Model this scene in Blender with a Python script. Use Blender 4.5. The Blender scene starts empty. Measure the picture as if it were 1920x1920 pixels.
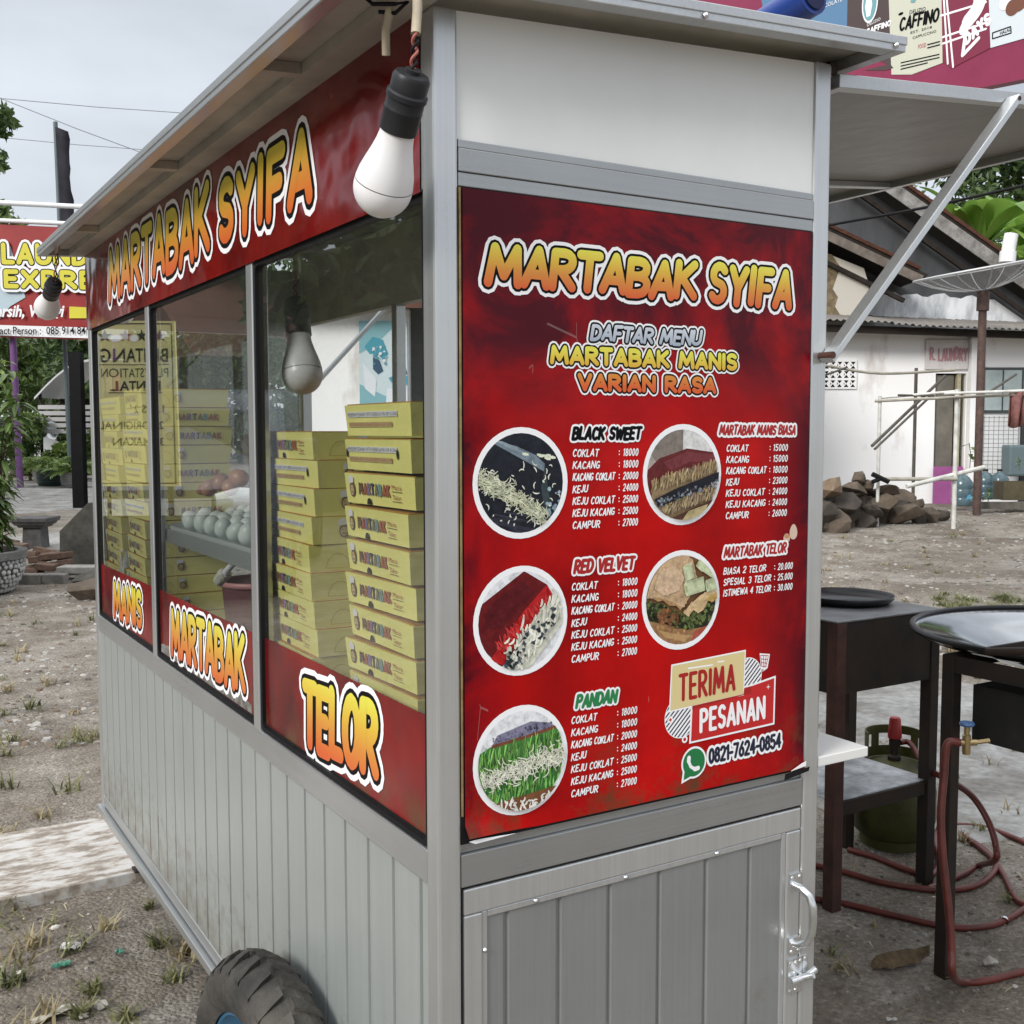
import bpy, bmesh, math, random
import numpy as np
from mathutils import Vector, Matrix
random.seed(7)
rng = np.random.default_rng(11)
S = bpy.context.scene
COL = S.collection
RAD = math.radians

# ------------------------------------------------------------------ camera
F_PX = 2065.93                      # focal length for a 1920 px wide frame
CAM = Vector((-0.5575, -1.0832, 1.30))
YAW, PITCH, ROLL = RAD(58.81), RAD(-4.2046), RAD(-0.0675)
fw = Vector((math.cos(PITCH) * math.cos(YAW), math.cos(PITCH) * math.sin(YAW), math.sin(PITCH)))
rt0 = Vector((math.sin(YAW), -math.cos(YAW), 0.0))
up0 = rt0.cross(fw)
rt = math.cos(ROLL) * rt0 + math.sin(ROLL) * up0
up = -math.sin(ROLL) * rt0 + math.cos(ROLL) * up0
cam_data = bpy.data.cameras.new('camera')
cam = bpy.data.objects.new('camera', cam_data)
COL.objects.link(cam)
cam_data.sensor_width = 36.0
cam_data.lens = 36.0 * F_PX / 1920.0
cam_data.clip_start = 0.02
cam_data.clip_end = 900.0
M3 = Matrix((rt, up, -fw)).transposed()
cam.matrix_world = Matrix.Translation(CAM) @ M3.to_4x4()
S.camera = cam

# ------------------------------------------------------------------ light: bright overcast
S.view_settings.view_transform = 'Standard'
S.view_settings.look = 'None'
S.view_settings.gamma = 1.0
S.view_settings.exposure = 1.0
SUN_EL, SUN_AZ = RAD(30), RAD(198)          # azimuth measured from +X towards +Y, where the light comes from
W = bpy.data.worlds.new('World')
S.world = W
W.use_nodes = True
nt = W.node_tree
nt.nodes.clear()
def wn(t, **k):
    n = nt.nodes.new(t)
    for a, b in k.items(): setattr(n, a, b)
    return n
wo = wn('ShaderNodeOutputWorld'); bg = wn('ShaderNodeBackground'); bg.inputs[1].default_value = 0.10
sky = wn('ShaderNodeTexSky', sky_type='NISHITA', sun_disc=False, sun_elevation=SUN_EL)
sky.sun_rotation = RAD(90) - SUN_AZ
tc = wn('ShaderNodeTexCoord'); sx = wn('ShaderNodeSeparateXYZ')
nt.links.new(tc.outputs['Generated'], sx.inputs[0])
ramp = wn('ShaderNodeValToRGB')              # cloud layer: pale at the horizon, brighter overhead
nt.links.new(sx.outputs[2], ramp.inputs[0])
e = ramp.color_ramp.elements
e[0].position = 0.0; e[0].color = (4.45, 4.68, 4.98, 1)
e[1].position = 0.38; e[1].color = (3.4, 3.6, 3.9, 1)
e2 = ramp.color_ramp.elements.new(0.8); e2.color = (10.2, 10.4, 10.6, 1)
nz = wn('ShaderNodeTexNoise'); nz.inputs['Scale'].default_value = 2.6; nz.inputs['Detail'].default_value = 5
mp = wn('ShaderNodeMapping'); mp.inputs['Scale'].default_value = (1, 1, 2.4)
nt.links.new(tc.outputs['Generated'], mp.inputs[0]); nt.links.new(mp.outputs[0], nz.inputs['Vector'])
cr = wn('ShaderNodeMapRange'); cr.inputs[1].default_value = 0.3; cr.inputs[2].default_value = 0.7
cr.inputs[3].default_value = 0.74; cr.inputs[4].default_value = 1.18
nt.links.new(nz.outputs[0], cr.inputs[0])
mul = wn('ShaderNodeVectorMath', operation='SCALE')
nt.links.new(ramp.outputs[0], mul.inputs[0]); nt.links.new(cr.outputs[0], mul.inputs['Scale'])
mx = wn('ShaderNodeMix', data_type='RGBA'); mx.inputs[0].default_value = 0.9
nt.links.new(sky.outputs[0], mx.inputs[6]); nt.links.new(mul.outputs[0], mx.inputs[7])
nt.links.new(mx.outputs[2], bg.inputs[0]); nt.links.new(bg.outputs[0], wo.inputs[0])

sun_d = bpy.data.lights.new('sun', 'SUN'); sun_d.energy = 1.5; sun_d.angle = RAD(20); sun_d.color = (1.0, 0.965, 0.92)
sun = bpy.data.objects.new('sun', sun_d); COL.objects.link(sun)
sd = Vector((math.cos(SUN_EL) * math.cos(SUN_AZ), math.cos(SUN_EL) * math.sin(SUN_AZ), math.sin(SUN_EL)))
sun.rotation_euler = sd.to_track_quat('Z', 'Y').to_euler()
try:
    S.cycles.use_denoising = True
    S.cycles.max_bounces = 10; S.cycles.transparent_max_bounces = 24
    S.cycles.caustics_reflective = False; S.cycles.caustics_refractive = False
except Exception:
    pass

# ------------------------------------------------------------------ measuring helpers (points of real planes)
def _ray(px, py): return (px - 960) / F_PX * rt - (py - 960) / F_PX * up + fw
def onX(px, py, x):
    d = _ray(px, py); return CAM + d * ((x - CAM.x) / d.x)
def onY(px, py, y):
    d = _ray(px, py); return CAM + d * ((y - CAM.y) / d.y)
def onZ(px, py, z):
    d = _ray(px, py); return CAM + d * ((z - CAM.z) / d.z)
def onD(px, py, v): return CAM + _ray(px, py) * v
RH = Vector((rt0.x, rt0.y, 0)); FH = Vector((math.cos(YAW), math.sin(YAW), 0))
C0 = Vector((CAM.x, CAM.y, 0))
def UV(u, v, z=0.0): return C0 + RH * u + FH * v + Vector((0, 0, z))   # yard axes: u across, v away
def toUV(x, y):
    d = Vector((x, y, 0)) - C0; return d.dot(RH), d.dot(FH)
def ss(x, a, b):
    t = min(1, max(0, (x - a) / (b - a))); return t * t * (3 - 2 * t)
def gh(u, v):                       # the yard rises gently towards the house
    if v <= 0.5: return 0.0
    return 0.24 * ss(v, 4.5, 16) * ss(u / v, -0.02, 0.22)
def ghxy(x, y): return gh(*toUV(x, y))

# ------------------------------------------------------------------ materials
MATS = {}
def mat(name, rgb=(0.5, 0.5, 0.5), rough=0.5, metal=0.0, spec=0.5, coat=0.0, noise=None, bump=None, trans=0.0, sheen=0.0):
    """noise=(scale, amount[, rgb2]) mottles the base colour; bump=(scale, strength)."""
    if name in MATS: return MATS[name]
    m = bpy.data.materials.new(name); m.use_nodes = True; MATS[name] = m
    t = m.node_tree; b = t.nodes['Principled BSDF']
    b.inputs['Base Color'].default_value = (*rgb, 1)
    b.inputs['Roughness'].default_value = rough; b.inputs['Metallic'].default_value = metal
    b.inputs['Specular IOR Level'].default_value = spec if spec != .5 or max(rgb) > .05 else .28
    if coat: b.inputs['Coat Weight'].default_value = coat; b.inputs['Coat Roughness'].default_value = 0.12
    co = t.nodes.new('ShaderNodeTexCoord')
    if noise:
        n = t.nodes.new('ShaderNodeTexNoise'); n.inputs['Scale'].default_value = noise[0]; n.inputs['Detail'].default_value = 6
        n.inputs['Roughness'].default_value = 0.65
        t.links.new(co.outputs['Object'], n.inputs['Vector'])
        r = t.nodes.new('ShaderNodeValToRGB'); r.color_ramp.elements[0].position = 0.32; r.color_ramp.elements[1].position = 0.68
        c2 = noise[2] if len(noise) > 2 else tuple(c * (1 - noise[1]) for c in rgb)
        k = noise[1] if len(noise) > 2 else 1.0
        r.color_ramp.elements[0].color = (*[a * (1 - k) + b2 * k for a, b2 in zip(rgb, c2)], 1)
        r.color_ramp.elements[1].color = (*[min(1, c * (1 + (0.5 * noise[1] if len(noise) == 2 else 0))) for c in rgb], 1)
        t.links.new(n.outputs[0], r.inputs[0]); t.links.new(r.outputs[0], b.inputs['Base Color'])
        mr = t.nodes.new('ShaderNodeMapRange'); mr.inputs[3].default_value = max(0.02, rough - 0.1); mr.inputs[4].default_value = min(1, rough + 0.1)
        t.links.new(n.outputs[0], mr.inputs[0]); t.links.new(mr.outputs[0], b.inputs['Roughness'])
    if bump:
        n2 = t.nodes.new('ShaderNodeTexNoise'); n2.inputs['Scale'].default_value = bump[0]; n2.inputs['Detail'].default_value = 8
        t.links.new(co.outputs['Object'], n2.inputs['Vector'])
        bp = t.nodes.new('ShaderNodeBump'); bp.inputs['Strength'].default_value = bump[1]; bp.inputs['Distance'].default_value = 0.02
        t.links.new(n2.outputs[0], bp.inputs['Height']); t.links.new(bp.outputs[0], b.inputs['Normal'])
    if trans:
        tr = t.nodes.new('ShaderNodeBsdfTranslucent'); mxs = t.nodes.new('ShaderNodeMixShader'); mxs.inputs[0].default_value = trans
        out = t.nodes['Material Output']
        src = b.inputs['Base Color'].links[0].from_socket if b.inputs['Base Color'].links else None
        if src: t.links.new(src, tr.inputs[0])
        else: tr.inputs[0].default_value = (*rgb, 1)
        t.links.new(b.outputs[0], mxs.inputs[1]); t.links.new(tr.outputs[0], mxs.inputs[2]); t.links.new(mxs.outputs[0], out.inputs[0])
    return m
def custom(name):
    m = bpy.data.materials.new(name); m.use_nodes = True; MATS[name] = m
    return m, m.node_tree, m.node_tree.nodes['Principled BSDF']
def node(t, ty, **k):
    n = t.nodes.new(ty)
    for a, b in k.items():
        if a.startswith('i_'):
            key = a[2:].replace('_', ' ')
            n.inputs[int(key) if key.isdigit() else key].default_value = b
        else: setattr(n, a, b)
    return n
def rampn(t, stops):
    r = t.nodes.new('ShaderNodeValToRGB'); cr_ = r.color_ramp
    while len(cr_.elements) < len(stops): cr_.elements.new(0.5)
    for el, (p, c) in zip(cr_.elements, stops): el.position = p; el.color = (*c, 1)
    return r

# ------------------------------------------------------------------ mesh builder
class MB:
    def __init__(s): s.v = []; s.f = []; s.m = []; s.sm = []
    def add(s, vs, fs, m=0, smooth=False):
        b = len(s.v); s.v.extend([tuple(p) for p in vs])
        for f in fs: s.f.append(tuple(i + b for i in f)); s.m.append(m); s.sm.append(smooth)
    def box(s, a, b, m=0):
        x0, y0, z0 = [min(p, q) for p, q in zip(a, b)]; x1, y1, z1 = [max(p, q) for p, q in zip(a, b)]
        s.add([(x0, y0, z0), (x1, y0, z0), (x1, y1, z0), (x0, y1, z0), (x0, y0, z1), (x1, y0, z1), (x1, y1, z1), (x0, y1, z1)],
              [(0, 3, 2, 1), (4, 5, 6, 7), (0, 1, 5, 4), (1, 2, 6, 5), (2, 3, 7, 6), (3, 0, 4, 7)], m)
    def obox(s, c, ax, ay, az, m=0):          # centre and three half-axis vectors
        c, ax, ay, az = Vector(c), Vector(ax), Vector(ay), Vector(az)
        vs = [c + ax * i + ay * j + az * k for k in (-1, 1) for j, i in ((-1, -1), (-1, 1), (1, 1), (1, -1))]
        s.add(vs, [(0, 3, 2, 1), (4, 5, 6, 7), (0, 1, 5, 4), (1, 2, 6, 5), (2, 3, 7, 6), (3, 0, 4, 7)], m)
    def bar(s, p, q, w, h, m=0, upv=(0, 0, 1)):  # rectangular bar from p to q
        p, q = Vector(p), Vector(q); d = (q - p); L = d.length; d = d / L
        a = d.cross(Vector(upv))
        if a.length < 1e-4: a = d.cross(Vector((1, 0, 0)))
        a.normalize(); b = a.cross(d)
        s.obox((p + q) / 2, d * (L / 2), a * (w / 2), b * (h / 2), m)
    def tube(s, pts, r, n=8, m=0, cap=True, smooth=True):
        pts = [Vector(p) for p in pts]; k = len(pts)
        rs = r if isinstance(r, (list, tuple)) else [r] * k
        vs = []; prev = None
        for i, p in enumerate(pts):
            d = (pts[min(i + 1, k - 1)] - pts[max(i - 1, 0)])
            d = d.normalized() if d.length > 1e-9 else Vector((0, 0, 1))
            if prev is None:
                a = d.cross(Vector((0, 0, 1)))
                if a.length < 0.05: a = d.cross(Vector((1, 0, 0)))
            else:
                a = prev - d * prev.dot(d)
                if a.length < 1e-4: a = d.cross(Vector((0.3, 1, 0.2)))
            a.normalize(); prev = a; b = d.cross(a)
            for j in range(n):
                t = 2 * math.pi * j / n
                vs.append(p + (a * math.cos(t) + b * math.sin(t)) * rs[i])
        fs = [(i * n + j, i * n + (j + 1) % n, (i + 1) * n + (j + 1) % n, (i + 1) * n + j) for i in range(k - 1) for j in range(n)]
        s.add(vs, fs, m, smooth)
        if cap:
            s.add(vs[:n], [tuple(range(n - 1, -1, -1))], m); s.add(vs[-n:], [tuple(range(n))], m)
    def cyl(s, p, q, r, n=16, m=0, r2=None): s.tube([p, q], [r, r if r2 is None else r2], n, m)
    def lathe(s, prof, c, n=24, m=0, ax=(0, 0, 1), smooth=True):   # prof: (radius, height) along ax
        ax = Vector(ax).normalized(); a = ax.cross(Vector((1, 0, 0)))
        if a.length < 0.1: a = ax.cross(Vector((0, 1, 0)))
        a.normalize(); b = ax.cross(a); c = Vector(c); vs = []
        for (r, h) in prof:
            for j in range(n):
                t = 2 * math.pi * j / n; vs.append(c + ax * h + (a * math.cos(t) + b * math.sin(t)) * r)
        k = len(prof)
        s.add(vs, [(i * n + j, i * n + (j + 1) % n, (i + 1) * n + (j + 1) % n, (i + 1) * n + j) for i in range(k - 1) for j in range(n)], m, smooth)
    def prism(s, poly, o, ex, ey, n, depth, m=0, msides=None):   # 2D polygon extruded along -n by depth
        o, ex, ey, n = Vector(o), Vector(ex), Vector(ey), Vector(n)
        k = len(poly); A = [o + ex * x + ey * y for x, y in poly]; B = [p - n * depth for p in A]
        s.add(A, [tuple(range(k))], m); s.add(B, [tuple(range(k - 1, -1, -1))], m)
        s.add(A + B, [(i, i + k, (i + 1) % k + k, (i + 1) % k) for i in range(k)], m if msides is None else msides)
    def quadstrip(s, A, B, m=0, smooth=False):
        k = len(A); s.add(list(A) + list(B), [(i, i + 1, k + i + 1, k + i) for i in range(k - 1)], m, smooth)
    def build(s, name, mats, parent=None, org=None, bevel=0.0, sharp=None, subsurf=0):
        me = bpy.data.meshes.new(name)
        if org is None: org = ORG.get(parent.name, Vector((0, 0, 0))) if parent else Vector((0, 0, 0))
        org = Vector(org)
        V = np.array(s.v, dtype=np.float64).reshape(-1, 3) - np.array(org)
        me.from_pydata(V.tolist(), [], s.f)
        for mm in (mats if isinstance(mats, (list, tuple)) else [mats]): me.materials.append(mm)
        me.polygons.foreach_set('material_index', s.m); me.polygons.foreach_set('use_smooth', s.sm)
        me.update()
        if sharp: me.set_sharp_from_angle(angle=RAD(sharp))
        o = bpy.data.objects.new(name, me); COL.objects.link(o)
        if parent: o.parent = parent; ORG[o.name] = org
        else: o.location = org; ORG[o.name] = org
        if bevel:
            b = o.modifiers.new('bevel', 'BEVEL'); b.width = bevel; b.segments = 2; b.limit_method = 'ANGLE'
        if subsurf:
            b = o.modifiers.new('smooth', 'SUBSURF'); b.levels = subsurf; b.render_levels = subsurf
        return o
ORG = {}
def tag(o, label=None, cat=None, group=None, kind=None):
    if label: o['label'] = label
    if cat: o['category'] = cat
    if group: o['group'] = group
    if kind: o['kind'] = kind
    return o
def thing(name, label, cat, loc=(0, 0, 0), group=None, rotz=0.0):
    o = bpy.data.objects.new(name, None); COL.objects.link(o); o.empty_display_size = 0.1
    o.location = loc; o.rotation_euler = (0, 0, rotz); ORG[o.name] = Vector(loc) if rotz == 0 else Vector((0, 0, 0))
    return tag(o, label, cat, group)
def dup(root, loc=None, rotz=None, label=None, group=None):
    r = root.copy(); COL.objects.link(r)
    if loc is not None: r.location = loc
    if rotz is not None: r.rotation_euler = (0, 0, rotz)
    if label: r['label'] = label
    if group: r['group'] = group
    for ch in list(root.children):
        c = ch.copy(); COL.objects.link(c); c.parent = r
        for g in list(ch.children):
            d = g.copy(); COL.objects.link(d); d.parent = c
    return r
def V3(x, y, z): return Vector((x, y, z))
# ------------------------------------------------------------------ brush lettering: strokes with round ends
def _arc(cx, cy, rx, ry, a0, a1, n=6):
    return [(cx + rx * math.cos(RAD(a0 + (a1 - a0) * i / n)), cy + ry * math.sin(RAD(a0 + (a1 - a0) * i / n))) for i in range(n + 1)]
G = {
 'A': (.62, [[(0, 0), (.33, 1), (.62, 0)], [(.1, .3), (.53, .3)]]),
 'B': (.56, [[(0, 0), (0, 1)], [(0, 1)] + _arc(.27, .77, .24, .23, 90, -90, 5) + [(0, .54)], [(0, .54)] + _arc(.28, .27, .28, .27, 90, -90, 5) + [(0, 0)]]),
 'C': (.54, [_arc(.3, .5, .3, .5, 48, 312, 10)]),
 'D': (.58, [[(0, 0), (0, 1)], [(0, 1)] + _arc(.2, .5, .38, .5, 90, -90, 8) + [(0, 0)]]),
 'E': (.46, [[(.46, 1), (0, 1), (0, 0), (.46, 0)], [(0, .52), (.38, .52)]]),
 'F': (.46, [[(.46, 1), (0, 1), (0, 0)], [(0, .5), (.38, .5)]]),
 'G': (.6, [_arc(.3, .5, .3, .5, 48, 300, 10) + [(.56, .12), (.56, .42), (.34, .42)]]),
 'H': (.58, [[(0, 0), (0, 1)], [(.58, 0), (.58, 1)], [(0, .5), (.58, .5)]]),
 'I': (.06, [[(.03, 0), (.03, 1)]]),
 'J': (.42, [[(.4, 1), (.4, .28)] + _arc(.2, .24, .2, .24, 0, -170, 6)]),
 'K': (.58, [[(0, 0), (0, 1)], [(.52, 1), (.04, .46)], [(.14, .56), (.58, 0)]]),
 'L': (.44, [[(0, 1), (0, 0), (.44, 0)]]),
 'M': (.8, [[(0, 0), (.1, 1), (.4, .22), (.7, 1), (.8, 0)]]),
 'N': (.6, [[(0, 0), (0, 1), (.6, 0), (.6, 1)]]),
 'O': (.62, [_arc(.31, .5, .31, .5, 90, 450, 14)]),
 'P': (.52, [[(0, 0), (0, 1)], [(0, 1)] + _arc(.26, .74, .26, .26, 90, -90, 6) + [(0, .48)]]),
 'Q': (.64, [_arc(.31, .5, .31, .5, 90, 450, 14), [(.4, .25), (.64, -.04)]]),
 'R': (.56, [[(0, 0), (0, 1)], [(0, 1)] + _arc(.26, .75, .26, .25, 90, -90, 6) + [(0, .5)], [(.18, .5), (.56, 0)]]),
 'S': (.5, [_arc(.26, .75, .24, .25, 30, 270, 7) + _arc(.26, .25, .25, .25, 90, -150, 7)]),
 'T': (.56, [[(0, 1), (.56, 1)], [(.28, 1), (.28, 0)]]),
 'U': (.58, [[(0, 1), (0, .3)] + _arc(.29, .29, .29, .29, 180, 360, 7) + [(.58, 1)]]),
 'V': (.6, [[(0, 1), (.3, 0), (.6, 1)]]),
 'W': (.84, [[(0, 1), (.2, 0), (.42, .8), (.64, 0), (.84, 1)]]),
 'X': (.58, [[(0, 0), (.58, 1)], [(0, 1), (.58, 0)]]),
 'Y': (.58, [[(0, 1), (.29, .45), (.58, 1)], [(.29, .45), (.29, 0)]]),
 'Z': (.54, [[(0, 1), (.54, 1), (0, 0), (.54, 0)]]),
 '0': (.5, [_arc(.25, .5, .25, .5, 90, 450, 12)]),
 '1': (.2, [[(0, .82), (.18, 1), (.18, 0)]]),
 '2': (.5, [_arc(.25, .74, .25, .26, 165, -30, 7) + [(0, 0), (.5, 0)]]),
 '3': (.5, [_arc(.23, .76, .24, .24, 150, -90, 7), _arc(.23, .26, .27, .26, 90, -150, 7)]),
 '4': (.54, [[(.4, 0), (.4, 1), (0, .3), (.54, .3)]]),
 '5': (.5, [[(.46, 1), (.06, 1), (.02, .55)] + _arc(.23, .31, .26, .31, 110, -150, 8)]),
 '6': (.5, [[(.4, 1)] + _arc(.25, .3, .25, .3, 140, 500, 12)]),
 '7': (.5, [[(0, 1), (.5, 1), (.16, 0)]]),
 '8': (.5, [_arc(.25, .76, .2, .24, 90, 450, 10), _arc(.25, .27, .25, .27, 90, 450, 10)]),
 '9': (.5, [_arc(.25, .7, .25, .3, 0, 360, 12), [(.5, .7), (.38, 0)]]),
 ':': (.06, [[(.03, .18), (.03, .2)], [(.03, .68), (.03, .7)]]),
 '.': (.06, [[(.03, 0), (.03, .02)]]), ',': (.1, [[(.06, .02), (0, -.14)]]), '-': (.3, [[(0, .42), (.3, .42)]]),
 ' ': (.26, []), '/': (.4, [[(0, 0), (.4, 1)]]), '&': (.5, [_arc(.25, .5, .25, .5, 90, 400, 10)]),
}
class Plane2:
    """a printed plane: 2D (s,t) -> 3D, with a running lift so prints never share a plane"""
    def __init__(p, o, es, et, n): p.o, p.es, p.et, p.n = Vector(o), Vector(es), Vector(et), Vector(n)
    def at(p, s, t, h=0.0): return p.o + p.es * s + p.et * t + p.n * h
def capsule(mb, P, a, b, r, h, m, n=5):
    ax, ay = a; bx, by = b; d = math.atan2(by - ay, bx - ax)
    pts = [(bx + r * math.cos(d - math.pi / 2 + math.pi * i / n), by + r * math.sin(d - math.pi / 2 + math.pi * i / n)) for i in range(n + 1)]
    pts += [(ax + r * math.cos(d + math.pi / 2 + math.pi * i / n), ay + r * math.sin(d + math.pi / 2 + math.pi * i / n)) for i in range(n + 1)]
    mb.add([P.at(s, t, h) for s, t in pts], [tuple(range(len(pts)))], m)
def layout(text, gap=0.2):
    x = 0; out = []
    for ch in text:
        w, st = G.get(ch, G['-'])
        out.append((x, st)); x += w + gap
    return out, x - gap
def brush(mb, P, text, s0, s1, t0, t1, layers, h0, gap=0.22, slant=0.0, tilt=0.0, wob=0.0, n=5, rout=None, t1r=None, step=2e-5):
    """text between s0..s1, baseline t0, cap top t1; layers = [(half width, material slot)] outermost first.
    The box holds the letters with half width rout. tilt lifts the baseline from left to right; t1r = cap top at the right end."""
    lay, Wd = layout(text, gap)
    ro = rout if rout is not None else layers[-1][0]
    A = s0 + ro; sc = (s1 - s0 - 2 * ro - abs(slant) * (t1 - t0)) / max(Wd, 1e-6); lr = random.Random(len(text) * 13 + 5)
    segs = []
    for (x, st) in lay:
        wb = lr.uniform(-wob, wob); wr = lr.uniform(-wob, wob) * 0.6
        for line in st:
            pts = []
            for (gx, gy) in line:
                s = A + (x + gx) * sc; k = (s - s0) / (s1 - s0)
                top = t1 + ((t1r - t1) * k if t1r is not None else 0)
                hh = top - t0 - tilt * k - 2 * ro if t1r is not None else t1 - t0 - 2 * ro
                t = t0 + tilt * k + ro + gy * hh + wb * hh + (gx - .3) * wr * hh
                pts.append((s + slant * gy * hh, t))
            segs += list(zip(pts[:-1], pts[1:]))
    hi = h0
    for (r, m) in layers:
        for i, (a, b) in enumerate(segs): capsule(mb, P, a, b, r, hi + (i % 23) * step, m, n)
        hi += 23 * step + 4e-5
    return hi
_fontcache = {}
def plain(mb, P, text, s0, t0, size, m, h, width=None, bold=0.0, shear=0.0, res=2):
    """flat text in Blender's built-in face; size = cap height"""
    key = (text, bold, shear, res)
    if key not in _fontcache:
        cu = bpy.data.curves.new('t', 'FONT'); cu.body = text; cu.size = 1.0; cu.offset = bold; cu.shear = shear; cu.resolution_u = res
        ob = bpy.data.objects.new('t', cu); COL.objects.link(ob)
        dg = bpy.context.evaluated_depsgraph_get(); dg.update()
        me = bpy.data.meshes.new_from_object(ob.evaluated_get(dg))
        vs = [tuple(v.co) for v in me.vertices]; fs = [tuple(p.vertices) for p in me.polygons]
        bpy.data.objects.remove(ob); bpy.data.curves.remove(cu); bpy.data.meshes.remove(me)
        _fontcache[key] = (vs, fs)
    vs, fs = _fontcache[key]
    if not vs: return
    x0 = min(v[0] for v in vs); x1 = max(v[0] for v in vs); k = size / 0.70
    kx = k if width is None else width / max(1e-6, x1 - x0)
    mb.add([P.at(s0 + (v[0] - x0) * kx, t0 + v[1] * k, h) for v in vs], fs, m)
def clip_circle(poly, c, r, n=36):
    out = list(poly)
    for i in range(n):
        a = 2 * math.pi * (i + .5) / n; nx, ny = math.cos(a), math.sin(a); d = r * math.cos(math.pi / n)
        inp = out; out = []
        for j in range(len(inp)):
            p, q = inp[j - 1], inp[j]
            dp = (p[0] - c[0]) * nx + (p[1] - c[1]) * ny - d; dq = (q[0] - c[0]) * nx + (q[1] - c[1]) * ny - d
            if dq <= 0:
                if dp > 0: k = dp / (dp - dq); out.append((p[0] + (q[0] - p[0]) * k, p[1] + (q[1] - p[1]) * k))
                out.append(q)
            elif dp <= 0: k = dp / (dp - dq); out.append((p[0] + (q[0] - p[0]) * k, p[1] + (q[1] - p[1]) * k))
        if len(out) < 3: return []
    return out
def flatpoly(mb, P, poly, h, m): mb.add([P.at(s, t, h) for s, t in poly], [tuple(range(len(poly)))], m)
def disc(c, r, n=40, ry=None): return [(c[0] + r * math.cos(2 * math.pi * i / n), c[1] + (ry or r) * math.sin(2 * math.pi * i / n)) for i in range(n)]
def rect(x0, y0, x1, y1): return [(x0, y0), (x1, y0), (x1, y1), (x0, y1)]
# ------------------------------------------------------------------ material library
def alu(name, rgb, rough, streak=(3, 3, 220), amt=0.10, metal=0.75, splash=False):
    m, t, b = custom(name)
    b.inputs['Metallic'].default_value = metal
    co = node(t, 'ShaderNodeTexCoord'); mpn = node(t, 'ShaderNodeMapping'); mpn.inputs['Scale'].default_value = streak
    n = node(t, 'ShaderNodeTexNoise', i_Scale=1.0, i_Detail=4.0)
    t.links.new(co.outputs['Object'], mpn.inputs[0]); t.links.new(mpn.outputs[0], n.inputs['Vector'])
    n2 = node(t, 'ShaderNodeTexNoise', i_Scale=5.0, i_Detail=6.0, i_Roughness=0.7); t.links.new(co.outputs['Object'], n2.inputs['Vector'])
    ad = node(t, 'ShaderNodeMath', operation='ADD'); t.links.new(n.outputs[0], ad.inputs[0]); t.links.new(n2.outputs[0], ad.inputs[1])
    r = rampn(t, [(0.3, tuple(c * (1 - amt) for c in rgb)), (0.7, tuple(min(1, c * (1 + amt)) for c in rgb))])
    hf = node(t, 'ShaderNodeMath', operation='MULTIPLY', i_1=0.5); t.links.new(ad.outputs[0], hf.inputs[0])
    t.links.new(hf.outputs[0], r.inputs[0])
    if splash:       # dried mud thrown up from the yard, and a few smears
        g = node(t, 'ShaderNodeSeparateXYZ'); t.links.new(co.outputs['Object'], g.inputs[0])
        lo = node(t, 'ShaderNodeMapRange'); lo.inputs[1].default_value = .62; lo.inputs[2].default_value = .28; t.links.new(g.outputs[2], lo.inputs[0])
        n5 = node(t, 'ShaderNodeTexNoise', i_Scale=26.0, i_Detail=9.0, i_Roughness=.75); t.links.new(co.outputs['Object'], n5.inputs['Vector'])
        sm = node(t, 'ShaderNodeMath', operation='MULTIPLY', i_1=.34); t.links.new(lo.outputs[0], sm.inputs[0])
        sa = node(t, 'ShaderNodeMath', operation='ADD'); t.links.new(sm.outputs[0], sa.inputs[0]); t.links.new(n5.outputs[0], sa.inputs[1])
        th = node(t, 'ShaderNodeMapRange'); th.inputs[1].default_value = .66; th.inputs[2].default_value = .86; th.inputs[4].default_value = .6; t.links.new(sa.outputs[0], th.inputs[0])
        mz = node(t, 'ShaderNodeMix', data_type='RGBA'); mz.inputs[7].default_value = (.20, .165, .125, 1)
        t.links.new(th.outputs[0], mz.inputs[0]); t.links.new(r.outputs[0], mz.inputs[6]); t.links.new(mz.outputs[2], b.inputs['Base Color'])
        nb = node(t, 'ShaderNodeTexNoise', i_Scale=2.6, i_Detail=2.0); t.links.new(co.outputs['Object'], nb.inputs['Vector'])
        bp = node(t, 'ShaderNodeBump', i_Strength=.16, i_Distance=.03); t.links.new(nb.outputs[0], bp.inputs['Height']); t.links.new(bp.outputs[0], b.inputs['Normal'])
    else: t.links.new(r.outputs[0], b.inputs['Base Color'])
    mr = node(t, 'ShaderNodeMapRange'); mr.inputs[3].default_value = rough - .08; mr.inputs[4].default_value = rough + .12
    t.links.new(hf.outputs[0], mr.inputs[0]); t.links.new(mr.outputs[0], b.inputs['Roughness'])
    return m
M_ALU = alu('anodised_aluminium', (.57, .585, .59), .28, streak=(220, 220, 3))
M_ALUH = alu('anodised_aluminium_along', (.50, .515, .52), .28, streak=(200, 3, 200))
M_ALUX = alu('anodised_aluminium_across_shaded', (.37, .38, .385), .27, streak=(3, 200, 200))  # toned down for the ends: their weaker light is put into the colour
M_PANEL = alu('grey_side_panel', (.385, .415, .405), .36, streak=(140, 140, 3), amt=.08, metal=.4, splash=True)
M_DOORP = alu('grey_door_panel_shaded', (.29, .30, .297), .34, streak=(160, 160, 3), amt=.09, metal=.5, splash=True)  # darker than the side panel: the dark ground's reflection painted into the colour
M_SOFFIT = mat('dull_roof_underside', (.44, .42, .37), .6, noise=(6, .3))
M_WHITEP = mat('white_composite_panel', (.80, .81, .80), .32, coat=.2, noise=(2.6, .07), bump=(3, .05))
M_BLACK = mat('black_rubber', (.008, .008, .009), .6, spec=.18)
M_CHROME = mat('zinc_plated_steel', (.72, .74, .75), .24, metal=.95, noise=(40, .2))
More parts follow.
